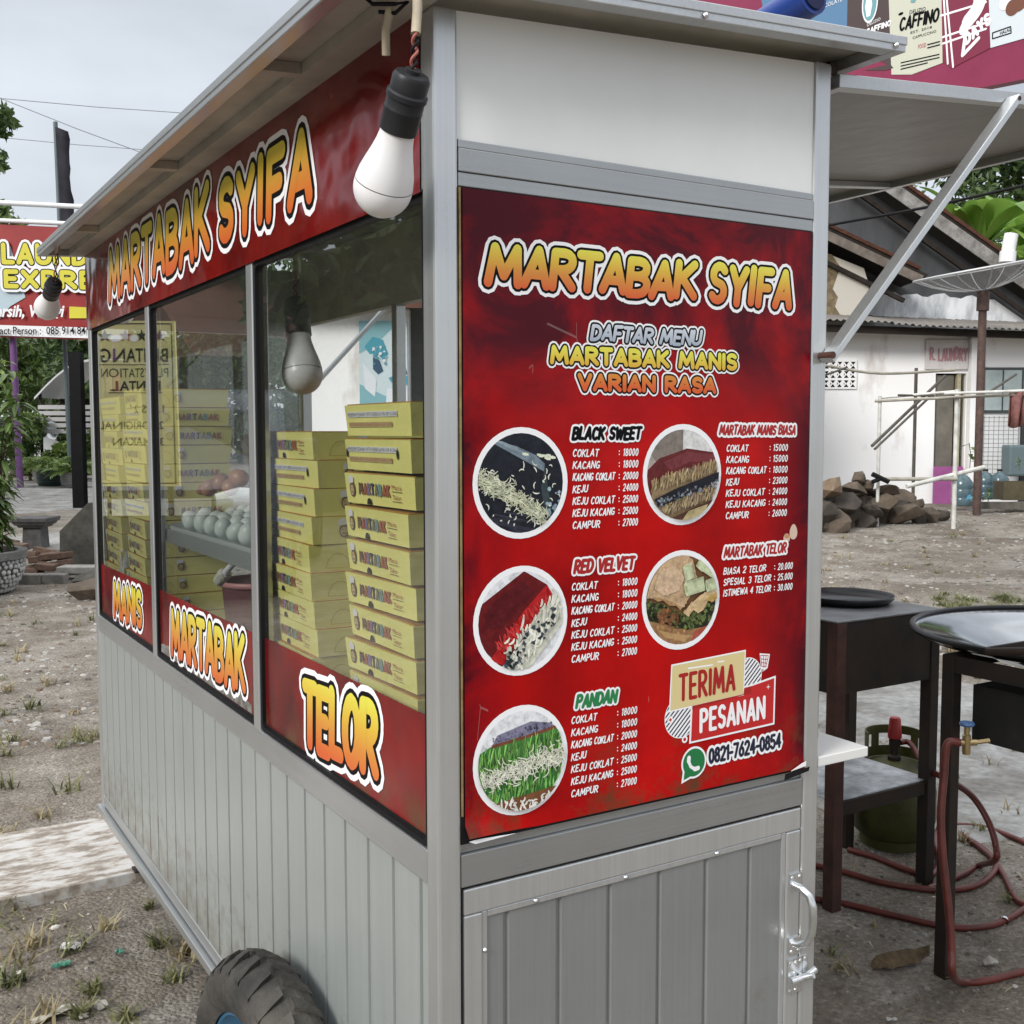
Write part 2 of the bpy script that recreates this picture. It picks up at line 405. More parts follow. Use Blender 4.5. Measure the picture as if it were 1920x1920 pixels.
M_STEEL = mat('dark_steel', (.020, .020, .021), .55, metal=.2, spec=.25, noise=(9, .8, (.05, .030, .020)))
M_RUST = mat('rusty_red_oxide', (.065, .026, .019), .8, noise=(18, .5))
M_WHITE = mat('white_plastic', (.78, .79, .80), .35)
M_LAM = mat('white_laminate', (.72, .72, .70), .25)
M_INK_W = mat('white_vinyl', (.84, .84, .86), .42, spec=.2)
M_INK_K = mat('black_vinyl', (.004, .004, .005), .45, spec=.10)
M_YBOX = mat('yellow_carton', (.90, .85, .29), .62, noise=(9, .10), bump=(60, .05))
M_YIN = mat('carton_inner_edge', (.42, .22, .05), .7)

def sticker_red(name, hi, lo, brown=0.0, rough=.24, spec=.5, vign=False):
    m, t, b = custom(name)
    co = node(t, 'ShaderNodeTexCoord')
    n = node(t, 'ShaderNodeTexNoise', i_Scale=4.2, i_Detail=5.0, i_Roughness=.6); t.links.new(co.outputs['Object'], n.inputs['Vector'])
    r = rampn(t, [(.30, lo), (.46, tuple(a * .45 + c * .55 for a, c in zip(lo, hi))), (.62, hi)])
    t.links.new(n.outputs[0], r.inputs[0]); last = r.outputs[0]
    # printed motif: darker right hand and top margins, brown blotches low down
    g = node(t, 'ShaderNodeSeparateXYZ'); t.links.new(co.outputs['Generated'], g.inputs[0])
    n2 = node(t, 'ShaderNodeTexNoise', i_Scale=11.0, i_Detail=7.0, i_Roughness=.7); t.links.new(co.outputs['Object'], n2.inputs['Vector'])
    if vign:        # the print itself: burgundy smoke round the name and down the right hand side
        pr = node(t, 'ShaderNodeMapRange'); pr.inputs[1].default_value = .60; pr.inputs[2].default_value = .78; t.links.new(g.outputs[2], pr.inputs[0])
        px_ = node(t, 'ShaderNodeMapRange'); px_.inputs[1].default_value = .80; px_.inputs[2].default_value = 1.0; t.links.new(g.outputs[0], px_.inputs[0])
        pl_ = node(t, 'ShaderNodeMapRange'); pl_.inputs[1].default_value = .14; pl_.inputs[2].default_value = 0.0; t.links.new(g.outputs[0], pl_.inputs[0])
        m1 = node(t, 'ShaderNodeMath', operation='MAXIMUM'); t.links.new(px_.outputs[0], m1.inputs[0]); t.links.new(pl_.outputs[0], m1.inputs[1])
        m2 = node(t, 'ShaderNodeMath', operation='MULTIPLY', i_1=.95); t.links.new(pr.outputs[0], m2.inputs[0])
        m3_ = node(t, 'ShaderNodeMath', operation='MAXIMUM'); t.links.new(m1.outputs[0], m3_.inputs[0]); t.links.new(m2.outputs[0], m3_.inputs[1])
        nn = node(t, 'ShaderNodeTexNoise', i_Scale=5.5, i_Detail=6.0, i_Roughness=.62, i_Distortion=.8); t.links.new(co.outputs['Object'], nn.inputs['Vector'])
        nr = node(t, 'ShaderNodeMapRange'); nr.inputs[1].default_value = .26; nr.inputs[2].default_value = .54; t.links.new(nn.outputs[0], nr.inputs[0])
        m4 = node(t, 'ShaderNodeMath', operation='MULTIPLY'); t.links.new(m3_.outputs[0], m4.inputs[0]); t.links.new(nr.outputs[0], m4.inputs[1])
        mv = node(t, 'ShaderNodeMix', data_type='RGBA'); mv.inputs[7].default_value = (.05, .002, .008, 1)
        t.links.new(m4.outputs[0], mv.inputs[0]); t.links.new(last, mv.inputs[6]); last = mv.outputs[2]
    if brown:
        low = node(t, 'ShaderNodeMapRange'); low.inputs[1].default_value = brown; low.inputs[2].default_value = 0.0
        t.links.new(g.outputs[2], low.inputs[0])
        thr = node(t, 'ShaderNodeMapRange'); thr.inputs[1].default_value = .48; thr.inputs[2].default_value = .62
        t.links.new(n2.outputs[0], thr.inputs[0])
        ml = node(t, 'ShaderNodeMath', operation='MULTIPLY'); t.links.new(low.outputs[0], ml.inputs[0]); t.links.new(thr.outputs[0], ml.inputs[1])
        mxx = node(t, 'ShaderNodeMix', data_type='RGBA'); mxx.inputs[7].default_value = (.10, .045, .02, 1)
        t.links.new(ml.outputs[0], mxx.inputs[0]); t.links.new(last, mxx.inputs[6]); last = mxx.outputs[2]
    # fine pale scratches
    mpn = node(t, 'ShaderNodeMapping'); mpn.inputs['Scale'].default_value = (9, 9, 3); mpn.inputs['Rotation'].default_value = (.5, .6, .3)
    t.links.new(co.outputs['Object'], mpn.inputs[0])
    vo = node(t, 'ShaderNodeTexVoronoi', feature='DISTANCE_TO_EDGE', i_Scale=2.0); t.links.new(mpn.outputs[0], vo.inputs['Vector'])
    n3 = node(t, 'ShaderNodeTexNoise', i_Scale=9.0, i_Detail=2.0); t.links.new(co.outputs['Object'], n3.inputs['Vector'])
    ed = node(t, 'ShaderNodeMath', operation='LESS_THAN', i_1=.006); t.links.new(vo.outputs[0], ed.inputs[0])
    gt = node(t, 'ShaderNodeMath', operation='GREATER_THAN', i_1=.70); t.links.new(n3.outputs[0], gt.inputs[0])
    sc = node(t, 'ShaderNodeMath', operation='MULTIPLY'); t.links.new(ed.outputs[0], sc.inputs[0]); t.links.new(gt.outputs[0], sc.inputs[1])
    sc2 = node(t, 'ShaderNodeMath', operation='MULTIPLY', i_1=.16); t.links.new(sc.outputs[0], sc2.inputs[0])
    m3 = node(t, 'ShaderNodeMix', data_type='RGBA'); m3.inputs[7].default_value = (.62, .52, .5, 1)
    t.links.new(sc2.outputs[0], m3.inputs[0]); t.links.new(last, m3.inputs[6]); t.links.new(m3.outputs[2], b.inputs['Base Color'])
    b.inputs['Roughness'].default_value = rough; b.inputs['Specular IOR Level'].default_value = spec
    nb = node(t, 'ShaderNodeTexNoise', i_Scale=3.2, i_Detail=3.0); t.links.new(co.outputs['Object'], nb.inputs['Vector'])
    bp = node(t, 'ShaderNodeBump', i_Strength=.42, i_Distance=.03); t.links.new(nb.outputs[0], bp.inputs['Height']); t.links.new(bp.outputs[0], b.inputs['Normal'])
    return m
M_REDMENU = sticker_red('menu_print_red', (.50, .004, .004), (.23, .002, .003), brown=.17, spec=.16, rough=.22, vign=True)
M_REDBAN = sticker_red('banner_print_red', (.18, .005, .006), (.06, .002, .004), rough=.10)
M_REDSTK = sticker_red('window_sticker_red', (.21, .008, .008), (.05, .005, .006), brown=.42, spec=.3)

def grad(name, stops, axis=2):
    m, t, b = custom(name); co = node(t, 'ShaderNodeTexCoord'); g = node(t, 'ShaderNodeSeparateXYZ')
    t.links.new(co.outputs['Generated'], g.inputs[0]); r = rampn(t, stops); t.links.new(g.outputs[axis], r.inputs[0])
    t.links.new(r.outputs[0], b.inputs['Base Color']); b.inputs['Roughness'].default_value = .3
    return m
M_FIRE = grad('yellow_to_orange_print', [(.16, (.62, .10, .015)), (.42, (.62, .24, .03)), (.62, (.66, .42, .035)), (.86, (.70, .66, .07))])
M_STEELTX = grad('silver_blue_print', [(.1, (.30, .36, .44)), (.9, (.60, .64, .70))])

def glass_mat(name, tint=(.96, .98, .97), k=1.9):
    m, t, b = custom(name); t.nodes.remove(b)
    out = t.nodes['Material Output']
    tr = node(t, 'ShaderNodeBsdfTransparent'); tr.inputs[0].default_value = (*tint, 1)
    gl = node(t, 'ShaderNodeBsdfGlossy'); gl.inputs['Roughness'].default_value = .012; gl.inputs[0].default_value = (.94, .96, .95, 1)
    fr = node(t, 'ShaderNodeFresnel', i_IOR=1.5)
    ml = node(t, 'ShaderNodeMath', operation='MULTIPLY', i_1=k, use_clamp=True); t.links.new(fr.outputs[0], ml.inputs[0])
    co = node(t, 'ShaderNodeTexCoord'); nb = node(t, 'ShaderNodeTexNoise', i_Scale=2.2, i_Detail=1.0); t.links.new(co.outputs['Object'], nb.inputs['Vector'])
    bp = node(t, 'ShaderNodeBump', i_Strength=.012, i_Distance=.05); t.links.new(nb.outputs[0], bp.inputs['Height']); t.links.new(bp.outputs[0], gl.inputs['Normal'])
    ms = node(t, 'ShaderNodeMixShader'); t.links.new(ml.outputs[0], ms.inputs[0]); t.links.new(tr.outputs[0], ms.inputs[1]); t.links.new(gl.outputs[0], ms.inputs[2])
    df = node(t, 'ShaderNodeBsdfDiffuse'); df.inputs[0].default_value = (.6, .6, .56, 1)    # a film of dust
    ms2 = node(t, 'ShaderNodeMixShader'); ms2.inputs[0].default_value = .012
    t.links.new(ms.outputs[0], ms2.inputs[1]); t.links.new(df.outputs[0], ms2.inputs[2])
    t.links.new(ms2.outputs[0], out.inputs[0]); return m
M_GLASS = glass_mat('window_glass')
def clear_mat():
    m, t, b = custom('glass_inner_face'); t.nodes.remove(b)
    tr = node(t, 'ShaderNodeBsdfTransparent'); tr.inputs[0].default_value = (.985, .99, .985, 1)
    t.links.new(tr.outputs[0], t.nodes['Material Output'].inputs[0]); return m
M_CLEAR = clear_mat()
def leaf_mat(name, a, bb, rough=.45, trans=.25):
    m, t, b = custom(name); co = node(t, 'ShaderNodeTexCoord'); gi = node(t, 'ShaderNodeNewGeometry')
    n = node(t, 'ShaderNodeTexNoise', i_Scale=1.3, i_Detail=3.0); t.links.new(co.outputs['Object'], n.inputs['Vector'])
    ad = node(t, 'ShaderNodeMath', operation='ADD'); t.links.new(n.outputs[0], ad.inputs[0])
    ml = node(t, 'ShaderNodeMath', operation='MULTIPLY', i_1=.5); t.links.new(gi.outputs['Random Per Island'], ml.inputs[0]); t.links.new(ml.outputs[0], ad.inputs[1])
    r = rampn(t, [(.42, a), (.98, bb)]); t.links.new(ad.outputs[0], r.inputs[0]); t.links.new(r.outputs[0], b.inputs['Base Color'])
    b.inputs['Roughness'].default_value = rough
    tl = node(t, 'ShaderNodeBsdfTranslucent'); t.links.new(r.outputs[0], tl.inputs[0])
    ms = node(t, 'ShaderNodeMixShader'); ms.inputs[0].default_value = trans
    t.links.new(b.outputs[0], ms.inputs[1]); t.links.new(tl.outputs[0], ms.inputs[2]); t.links.new(ms.outputs[0], t.nodes['Material Output'].inputs[0])
    return m
M_LEAFD = leaf_mat('dark_foliage', (.018, .040, .012), (.075, .125, .030))
M_LEAFM = leaf_mat('mid_foliage', (.035, .075, .018), (.14, .21, .05))
M_LEAFL = leaf_mat('light_foliage', (.07, .13, .025), (.24, .33, .08))
M_BANANA = leaf_mat('banana_leaf', (.10, .22, .03), (.26, .42, .08), trans=.35)
M_GRASS = leaf_mat('grass_blades', (.06, .075, .025), (.24, .24, .10), rough=.6)
M_DRY = leaf_mat('dry_blades', (.22, .17, .09), (.40, .34, .20), rough=.7)
M_BARK = mat('bark', (.10, .08, .06), .9, noise=(12, .5), bump=(30, .4))
# ------------------------------------------------------------------ the yard
def ground_mat():
    m, t, b = custom('packed_dirt_and_rubble')
    co = node(t, 'ShaderNodeTexCoord')
    def noise(s, d=8.0, r=.6):
        n = node(t, 'ShaderNodeTexNoise', i_Scale=s, i_Detail=d, i_Roughness=r); t.links.new(co.outputs['Object'], n.inputs['Vector']); return n
    n1 = noise(.55, 6.0); n2 = noise(5.0, 9.0, .68); n3 = noise(70.0, 8.0, .78); n4 = noise(1.4, 7.0, .62)
    r1 = rampn(t, [(.30, (.105, .088, .070)), (.48, (.205, .18, .15)), (.66, (.32, .295, .26))])
    mxa = node(t, 'ShaderNodeMix', data_type='FLOAT'); mxa.inputs[0].default_value = .5
    t.links.new(n1.outputs[0], mxa.inputs[2]); t.links.new(n2.outputs[0], mxa.inputs[3]); t.links.new(mxa.outputs[0], r1.inputs[0])
    # greyish trodden patches
    r2 = rampn(t, [(.47, (0, 0, 0)), (.56, (1, 1, 1))]); t.links.new(n4.outputs[0], r2.inputs[0])
    g2 = rampn(t, [(.3, (.195, .175, .15)), (.7, (.375, .35, .315))]); t.links.new(n2.outputs[0], g2.inputs[0])
    mA = node(t, 'ShaderNodeMix', data_type='RGBA'); t.links.new(r2.outputs[0], mA.inputs[0]); t.links.new(r1.outputs[0], mA.inputs[6]); t.links.new(g2.outputs[0], mA.inputs[7])
    # gravel grain
    vo = node(t, 'ShaderNodeTexVoronoi', i_Scale=95.0); t.links.new(co.outputs['Object'], vo.inputs['Vector'])
    hs = node(t, 'ShaderNodeSeparateColor'); t.links.new(vo.outputs['Color'], hs.inputs[0])
    gr = rampn(t, [(.0, (.42, .38, .33)), (.45, (.85, .8, .72)), (.8, (1.1, 1.05, 1.0)), (1.0, (1.9, 1.85, 1.8))]); t.links.new(hs.outputs[0], gr.inputs[0])
    mB = node(t, 'ShaderNodeMix', data_type='RGBA', blend_type='MULTIPLY'); mB.inputs[0].default_value = .30
    t.links.new(mA.outputs[2], mB.inputs[6]); t.links.new(gr.outputs[0], mB.inputs[7])
    r3 = rampn(t, [(.34, (.55, .53, .50)), (.5, (.95, .95, .95)), (.66, (1.45, 1.43, 1.40))]); t.links.new(n3.outputs[0], r3.inputs[0])
    mC = node(t, 'ShaderNodeMix', data_type='RGBA', blend_type='MULTIPLY'); mC.inputs[0].default_value = .8
    t.links.new(mB.outputs[2], mC.inputs[6]); t.links.new(r3.outputs[0], mC.inputs[7])
    t.links.new(mC.outputs[2], b.inputs['Base Color']); b.inputs['Roughness'].default_value = .92; b.inputs['Specular IOR Level'].default_value = .25
    ad = node(t, 'ShaderNodeMath', operation='ADD'); t.links.new(n2.outputs[0], ad.inputs[0])
    iv = node(t, 'ShaderNodeMath', operation='MULTIPLY', i_1=-.9); t.links.new(vo.outputs['Distance'], iv.inputs[0]); t.links.new(iv.outputs[0], ad.inputs[1])
    ad2 = node(t, 'ShaderNodeMath', operation='ADD'); t.links.new(ad.outputs[0], ad2.inputs[0]); t.links.new(n3.outputs[0], ad2.inputs[1])
    bp = node(t, 'ShaderNodeBump', i_Strength=.75, i_Distance=.012); t.links.new(ad2.outputs[0], bp.inputs['Height']); t.links.new(bp.outputs[0], b.inputs['Normal'])
    return m
M_DIRT = ground_mat()
def hnoise(x, y):
    return .012 * math.sin(x * 2.1 + 1.3 * math.sin(y * 1.7)) * math.sin(y * 2.6 + .8) + .006 * math.sin(x * 7.3 + y * 3.1) * math.sin(y * 6.1 - x * 2)
def gz(x, y): return ghxy(x, y) + hnoise(x, y)
def make_ground():
    # one sheet, fine near the cart, coarse towards the horizon
    def axis(a, b, fine0, fine1, nf, far):
        mid = list(np.linspace(fine0, fine1, nf)); out = []
        s = (fine1 - fine0) / nf; x = fine0
        while x > a: s *= 1.35; x -= s; out.insert(0, x)
        s = (fine1 - fine0) / nf; x = fine1; hi = []
        while x < b: s *= 1.35; x += s; hi.append(x)
        return out + mid + hi
    us = axis(-500, 500, -8, 8, 130, 0); vs = axis(-300, 700, -1.5, 17, 150, 0)
    mb = MB(); P = []
    for v in vs:
        for u in us:
            q = UV(u, v); P.append((q.x, q.y, gz(q.x, q.y) if abs(u) < 40 and -5 < v < 60 else gh(u, v)))
    nu = len(us)
    mb.add(P, [(j * nu + i, j * nu + i + 1, (j + 1) * nu + i + 1, (j + 1) * nu + i) for j in range(len(vs) - 1) for i in range(nu - 1)], 0, True)
    tag(mb.build('ground', M_DIRT), kind='structure')
    # pale concrete: remains of a slab right of the cart and the forecourt far left
    def cmat():
        m, t, b = custom('worn_concrete'); co = node(t, 'ShaderNodeTexCoord')
        n = node(t, 'ShaderNodeTexNoise', i_Scale=2.4, i_Detail=9.0, i_Roughness=.68); t.links.new(co.outputs['Object'], n.inputs['Vector'])
        r = rampn(t, [(.30, (.13, .115, .098)), (.44, (.22, .21, .195)), (.62, (.37, .37, .36))]); t.links.new(n.outputs[0], r.inputs[0])
        n2 = node(t, 'ShaderNodeTexNoise', i_Scale=28.0, i_Detail=5.0); t.links.new(co.outputs['Object'], n2.inputs['Vector'])
        r2 = rampn(t, [(.35, (.75, .74, .72)), (.6, (1.05, 1.05, 1.05))]); t.links.new(n2.outputs[0], r2.inputs[0])
        mm = node(t, 'ShaderNodeMix', data_type='RGBA', blend_type='MULTIPLY'); mm.inputs[0].default_value = 1
        t.links.new(r.outputs[0], mm.inputs[6]); t.links.new(r2.outputs[0], mm.inputs[7]); t.links.new(mm.outputs[2], b.inputs['Base Color'])
        b.inputs['Roughness'].default_value = .75
        bp = node(t, 'ShaderNodeBump', i_Strength=.4, i_Distance=.01); t.links.new(n2.outputs[0], bp.inputs['Height']); t.links.new(bp.outputs[0], b.inputs['Normal'])
        return m
    mc = cmat()
    def patch(name, cu, cv, ru, rv, lift, n=56, wob=.16, seed=1):
        r_ = random.Random(seed); ph = [r_.uniform(0, 6.3) for _ in range(6)]
        mb = MB(); rings = 7; pts = []
        for k in range(rings):
            for i in range(n):
                a = 2 * math.pi * i / n; w = 1 + wob * (math.sin(3 * a + ph[0]) + .6 * math.sin(7 * a + ph[1]) + .4 * math.sin(13 * a + ph[2]) + .3 * math.sin(23 * a + ph[3]))
                f = (k + .001) / (rings - 1); q = UV(cu + ru * w * f * math.cos(a), cv + rv * w * f * math.sin(a))
                edge = lift if k < rings - 1 else -.02
                pts.append((q.x, q.y, gz(q.x, q.y) + edge))
        mb.add(pts, [(k * n + i, k * n + (i + 1) % n, (k + 1) * n + (i + 1) % n, (k + 1) * n + i) for k in range(rings - 1) for i in range(n)], 0, True)
        mb.add(pts[:n], [tuple(range(n))], 0)
        tag(mb.build(name, mc), kind='structure')
    patch('pavement', 2.05, 4.55, 1.5, 1.15, .012, seed=3)
    patch('pavement', -9.5, 24.0, 5.5, 8.5, .02, seed=8, wob=.06)
    patch('pavement', -5.2, 13.2, 1.6, 1.2, .015, seed=5)
make_ground()

# loose stones, chips and shell bits lying on the dirt: countless, so one object each
def scatter_stones(name, n, size, mats_, zones, flat=.55, seed=1):
    r_ = random.Random(seed); mb = MB()
    for _ in range(n):
        u0, u1, v0, v1 = r_.choice(zones)
        v = v0 + (v1 - v0) * (r_.random() ** 1.5); u = u0 + (u1 - u0) * r_.random()
        u *= (.45 + .55 * v / v1) if v1 > 6 else 1
        q = UV(u, v); x, y = q.x, q.y
        if -.04 < x < .66 and -.02 < y < 2.05: continue
        s = size[0] + (size[1] - size[0]) * r_.random() ** 3
        z = gz(x, y); a = r_.random() * 6.3; k = 6; fl = flat * r_.uniform(.5, 1.2); m = r_.randrange(len(mats_))
        base = []; top = []
        for i in range(k):
            t = a + 6.283 * i / k; rr = s * r_.uniform(.65, 1.15)
            base.append((x + rr * math.cos(t), y + rr * math.sin(t), z - s * .15)); rr *= r_.uniform(.5, .85)
            top.append((x + rr * math.cos(t), y + rr * math.sin(t), z + s * fl * r_.uniform(.6, 1.1)))
        mb.add(base + top, [(i, (i + 1) % k, (i + 1) % k + k, i + k) for i in range(k)] + [tuple(range(k, 2 * k))], m)
    return tag(mb.build(name, mats_), kind='stuff')
STONE_M = [mat('grey_pebble', (.27, .25, .225), .9, noise=(30, .35)), mat('brown_pebble', (.17, .125, .09), .9, noise=(30, .35)),
           mat('pale_pebble', (.40, .38, .35), .85, noise=(30, .25)), mat('dark_pebble', (.13, .115, .10), .9, noise=(30, .35))]
tag(scatter_stones('gravel', 7500, (.0022, .0095), STONE_M, [(-3.4, -.6, 1.5, 5.2), (.6, 2.4, 1.6, 4.2)], seed=21), 'loose gravel strewn over the dirt around the cart', 'gravel')
tag(scatter_stones('rubble', 15000, (.006, .030), STONE_M, [(-6.5, -1.2, 4.5, 13.5), (2.2, 7.5, 4.5, 15)], flat=.38, seed=22), 'broken stone rubble covering the yard further off', 'rubble')
tag(scatter_stones('white_chips', 300, (.004, .026), [M_WHITE, mat('bone_white', (.62, .59, .53), .8)], [(-6, -.7, 1.7, 12), (.7, 7, 1.8, 14)], flat=.25, seed=23), 'white chips of plaster and paper littering the dirt', 'litter')

def blades(mb, x, y, z, n, h, spread, r_, m=0, w=.004, droop=.5):
    for _ in range(n):
        a = r_.random() * 6.283; hh = h * r_.uniform(.45, 1.1); s = spread * r_.uniform(.3, 1.1); ww = w * r_.uniform(.6, 1.2)
        bx, by = x + r_.gauss(0, spread * .22), y + r_.gauss(0, spread * .22)
        ca, sa = math.cos(a), math.sin(a); pts = []
        for k, f in enumerate((0, .4, .75, 1.0)):
            d = s * f ** 1.5; zz = z + hh * (f - droop * f * f * .6); wk = ww * (1 - f) + .0004
            pts.append((bx + ca * d - sa * wk, by + sa * d + ca * wk, zz)); pts.append((bx + ca * d + sa * wk, by + sa * d - ca * wk, zz))
        mb.add(pts, [(0, 1, 3, 2), (2, 3, 5, 4), (4, 5, 7, 6)], m)
def make_grass():
    r_ = random.Random(5); mb = MB()
    spots = [(onZ(px, py, 0), n, h) for px, py, n, h in (
        (60, 1780, 60, .09), (20, 1850, 70, .10), (130, 1790, 40, .08), (300, 1770, 60, .08), (345, 1790, 70, .09), (330, 1830, 50, .07),
        (200, 1745, 40, .07), (280, 1700, 50, .06), (170, 1860, 60, .07), (150, 1900, 70, .07), (240, 1900, 60, .06), (40, 1600, 0, .1),
        (110, 1400, 36, .10), (160, 1390, 60, .14), (20, 1390, 40, .10), (60, 1330, 60, .14), (15, 1300, 50, .1), (5, 1420, 40, .1), (90, 1290, 30, .1),
        (30, 1700, 24, .10), (1575, 1815, 26, .07), (1560, 1790, 20, .05), (1840, 1560, 30, .08), (1900, 1690, 30, .06), (1640, 1740, 16, .03))]
    for p, n, h in spots: blades(mb, p.x, p.y, gz(p.x, p.y), int(n * .5), h * .75, h * .8, r_, r_.choice((0, 0, 1)))
    for _ in range(300):
        v = r_.uniform(1.7, 12); u = r_.choice((-1, 1)) * r_.uniform(.28, .62) * v
        if u > 0 and v < 3.2: continue
        q = UV(u, v); x, y = q.x, q.y
        if -.05 < x < .7 and -.05 < y < 2.1: continue
        blades(mb, x, y, gz(x, y), r_.randint(6, 22), r_.uniform(.03, .09), r_.uniform(.04, .1), r_, r_.choice((0, 1, 1)))
    for _ in range(60):                    # greener strip near the near stove
        p = onZ(r_.uniform(1740, 1960), r_.uniform(1105, 1150), .12); blades(mb, p.x, p.y, gz(p.x, p.y), 30, .07, .12, r_, 0)
    tag(mb.build('grass', [M_GRASS, M_DRY]), 'sparse grass tufts, some dry, growing out of the dirt', 'grass', kind='stuff')
make_grass()

def make_straw():
    r_ = random.Random(31); mb = MB()
    for _ in range(900):
        v = r_.uniform(1.6, 4.5) if r_.random() < .7 else r_.uniform(4.5, 10); u = r_.choice((-1, -1, 1)) * r_.uniform(.22, .62) * v; q = UV(u, v); x, y = q.x, q.y
        if -.03 < x < .65 and -.02 < y < 2.02: continue
        a = r_.uniform(0, 6.28); L_ = r_.uniform(.012, .07); dx, dy = math.cos(a) * L_, math.sin(a) * L_; z = gz(x, y) + .003; w = r_.uniform(.0007, .0022)
        nx_, ny_ = -math.sin(a) * w, math.cos(a) * w; b_ = r_.uniform(-.006, .008)
        mb.add([(x + nx_, y + ny_, z), (x - nx_, y - ny_, z), (x + dx * .5 - nx_ + ny_ * 3, y + dy * .5 - ny_, z + b_ * .5 + .003), (x + dx * .5 + nx_ + ny_ * 3, y + dy * .5 + ny_, z + b_ * .5 + .003), (x + dx, y + dy, z + max(0, b_))], [(0, 1, 2, 3), (3, 2, 4)], r_.choice((0, 0, 1, 2)))
    tag(mb.build('straw', [M_DRY, mat('brown_twig', (.11, .08, .055), .9), mat('pale_straw', (.42, .36, .24), .85)]), 'dry straw and twigs strewn over the dirt', 'straw', kind='stuff')
make_straw()
# ------------------------------------------------------------------ the food cart
CW, CL, ZB = 0.605, 1.981, 0.28          # width (x), length (y), underside
M1, M2 = 1.3355, 0.6452                  # window mullions
def zu(x): return 1.756 + 0.066 * x      # underside of the sloping roof
cart = thing('food_cart', 'grey aluminium food cart with red lettered banner, three glass windows and a red menu board', 'food cart', (0, 0, 0))
def P(name, mb, m, parent=cart, **k): return mb.build(name, m, parent, **k)

# corner posts and mullions
for (x, y) in ((0, 0), (CW - .03, 0), (0, CL - .03), (CW - .03, CL - .03)):
    b = MB(); b.box((x, y, ZB), (x + .03, y + .03, zu(x + .015) - .001)); P('corner_post', b, M_ALU, bevel=.0035)
for y in (M1, M2):
    b = MB(); b.box((.001, y - .0145, .776), (.028, y + .0145, 1.60)); P('window_post', b, M_ALU, bevel=.002)
    b = MB(); b.box((CW - .028, y - .0125, .836), (CW - .002, y + .0125, 1.60)); P('serving_post', b, M_ALU, bevel=.002)
# long-side rails
def bar_y(x0, x1, z0, z1, m=M_ALUH, n='rail', y0=.0305, y1=CL - .0305, bev=.0015):
    b = MB(); b.box((x0, y0, z0), (x1, y1, z1)); return P(n, b, m, bevel=bev)
bar_y(.0005, .026, .7765, .8165)
bar_y(.0008, .026, .303, .329)
bar_y(-.010, .02, .28, .2985, n='bottom_skirt', y0=-.002, y1=CL + .002)
bar_y(.001, .026, 1.5665, 1.752, n='header_rail')
bar_y(CW - .026, CW - .0005, 1.60, 1.79, n='header_rail', m=M_SOFFIT)
bar_y(CW - .026, CW - .0005, .28, .33)
# short-side rails (menu end and far end)
def bar_x(y0, y1, z0, z1, n='rail', m=M_ALUH, bev=.0015):
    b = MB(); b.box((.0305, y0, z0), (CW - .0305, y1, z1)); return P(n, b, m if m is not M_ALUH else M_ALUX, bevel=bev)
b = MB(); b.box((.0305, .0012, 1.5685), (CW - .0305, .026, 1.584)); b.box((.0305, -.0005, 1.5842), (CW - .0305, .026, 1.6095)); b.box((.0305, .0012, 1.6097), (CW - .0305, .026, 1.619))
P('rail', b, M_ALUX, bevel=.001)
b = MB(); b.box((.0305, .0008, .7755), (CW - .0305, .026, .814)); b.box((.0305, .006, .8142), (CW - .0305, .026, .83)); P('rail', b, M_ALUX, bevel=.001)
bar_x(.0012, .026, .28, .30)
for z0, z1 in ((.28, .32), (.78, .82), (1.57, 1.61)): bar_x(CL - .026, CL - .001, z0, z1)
b = MB(); b.box((.0305, CL - .012, .3205), (CW - .0305, CL - .006, .7795)); P('end_panel', b, M_PANEL); b = MB(); b.box((.0305, CL - .012, 1.6105), (CW - .0305, CL - .006, 1.755)); P('end_panel', b, M_PANEL)
b = MB(); b.box((.0305, CL - .014, .8205), (CW - .0305, CL - .010, 1.5695)); P('end_window', b, [M_GLASS])
# white upper panel at the menu end (follows the roof slope)
b = MB(); b.prism([(.0302, 1.6195), (CW - .0302, 1.6195), (CW - .0302, zu(CW - .03) - .002), (.0302, zu(.03) - .002)], (0, .004, 0), (1, 0, 0), (0, 0, 1), (0, -1, 0), .006)
P('white_panel', b, M_WHITEP)
# ribbed lower panel, long side
def ribbed(z0, z1, ys, y0, y1, xf, m, name, dep=.010, w=.0085, flip=False, parent=cart):
    prof = [(y0, xf)]
    for yy in ys: prof += [(yy - w / 2, xf), (yy - w / 2 + .0012, xf + dep), (yy + w / 2 - .0028, xf + dep), (yy + w / 2, xf)]
    prof.append((y1, xf)); prof.sort(key=lambda q: q[0])
    b = MB()
    f = (lambda q, z: (q[1], q[0], z)) if not flip else (lambda q, z: (q[0], q[1], z))
    b.quadstrip([f(q, z0) for q in prof], [f(q, z1) for q in prof])
    if not flip: b.box((xf + .012, y0, z0), (xf + .014, y1, z1))
    else: b.box((y0, xf + .012, z0), (y1, xf + .014, z1))
    return P(name, b, m, parent)
ys = [.0515 + .0765 * i for i in range(26) if .0515 + .0765 * i < CL - .036]
ribbed(.3295, .776, ys, .0302, CL - .0302, .0035, M_PANEL, 'side_panel')
b = MB(); b.box((CW - .008, .0302, .3305), (CW - .004, CL - .0302, .80)); P('side_panel', b, M_PANEL)
b = MB(); b.box((.01, .01, .2805), (CW - .01, CL - .01, .286)); P('floor_panel', b, M_STEEL)
b = MB(); b.box((.0285, .03, .8175), (CW - .002, CL - .03, .8345)); P('counter', b, M_LAM)
b = MB(); b.box((CW + .001, .002, .824), (.709, CL - .02, .8385)); P('serving_ledge', b, M_LAM, bevel=.0015)

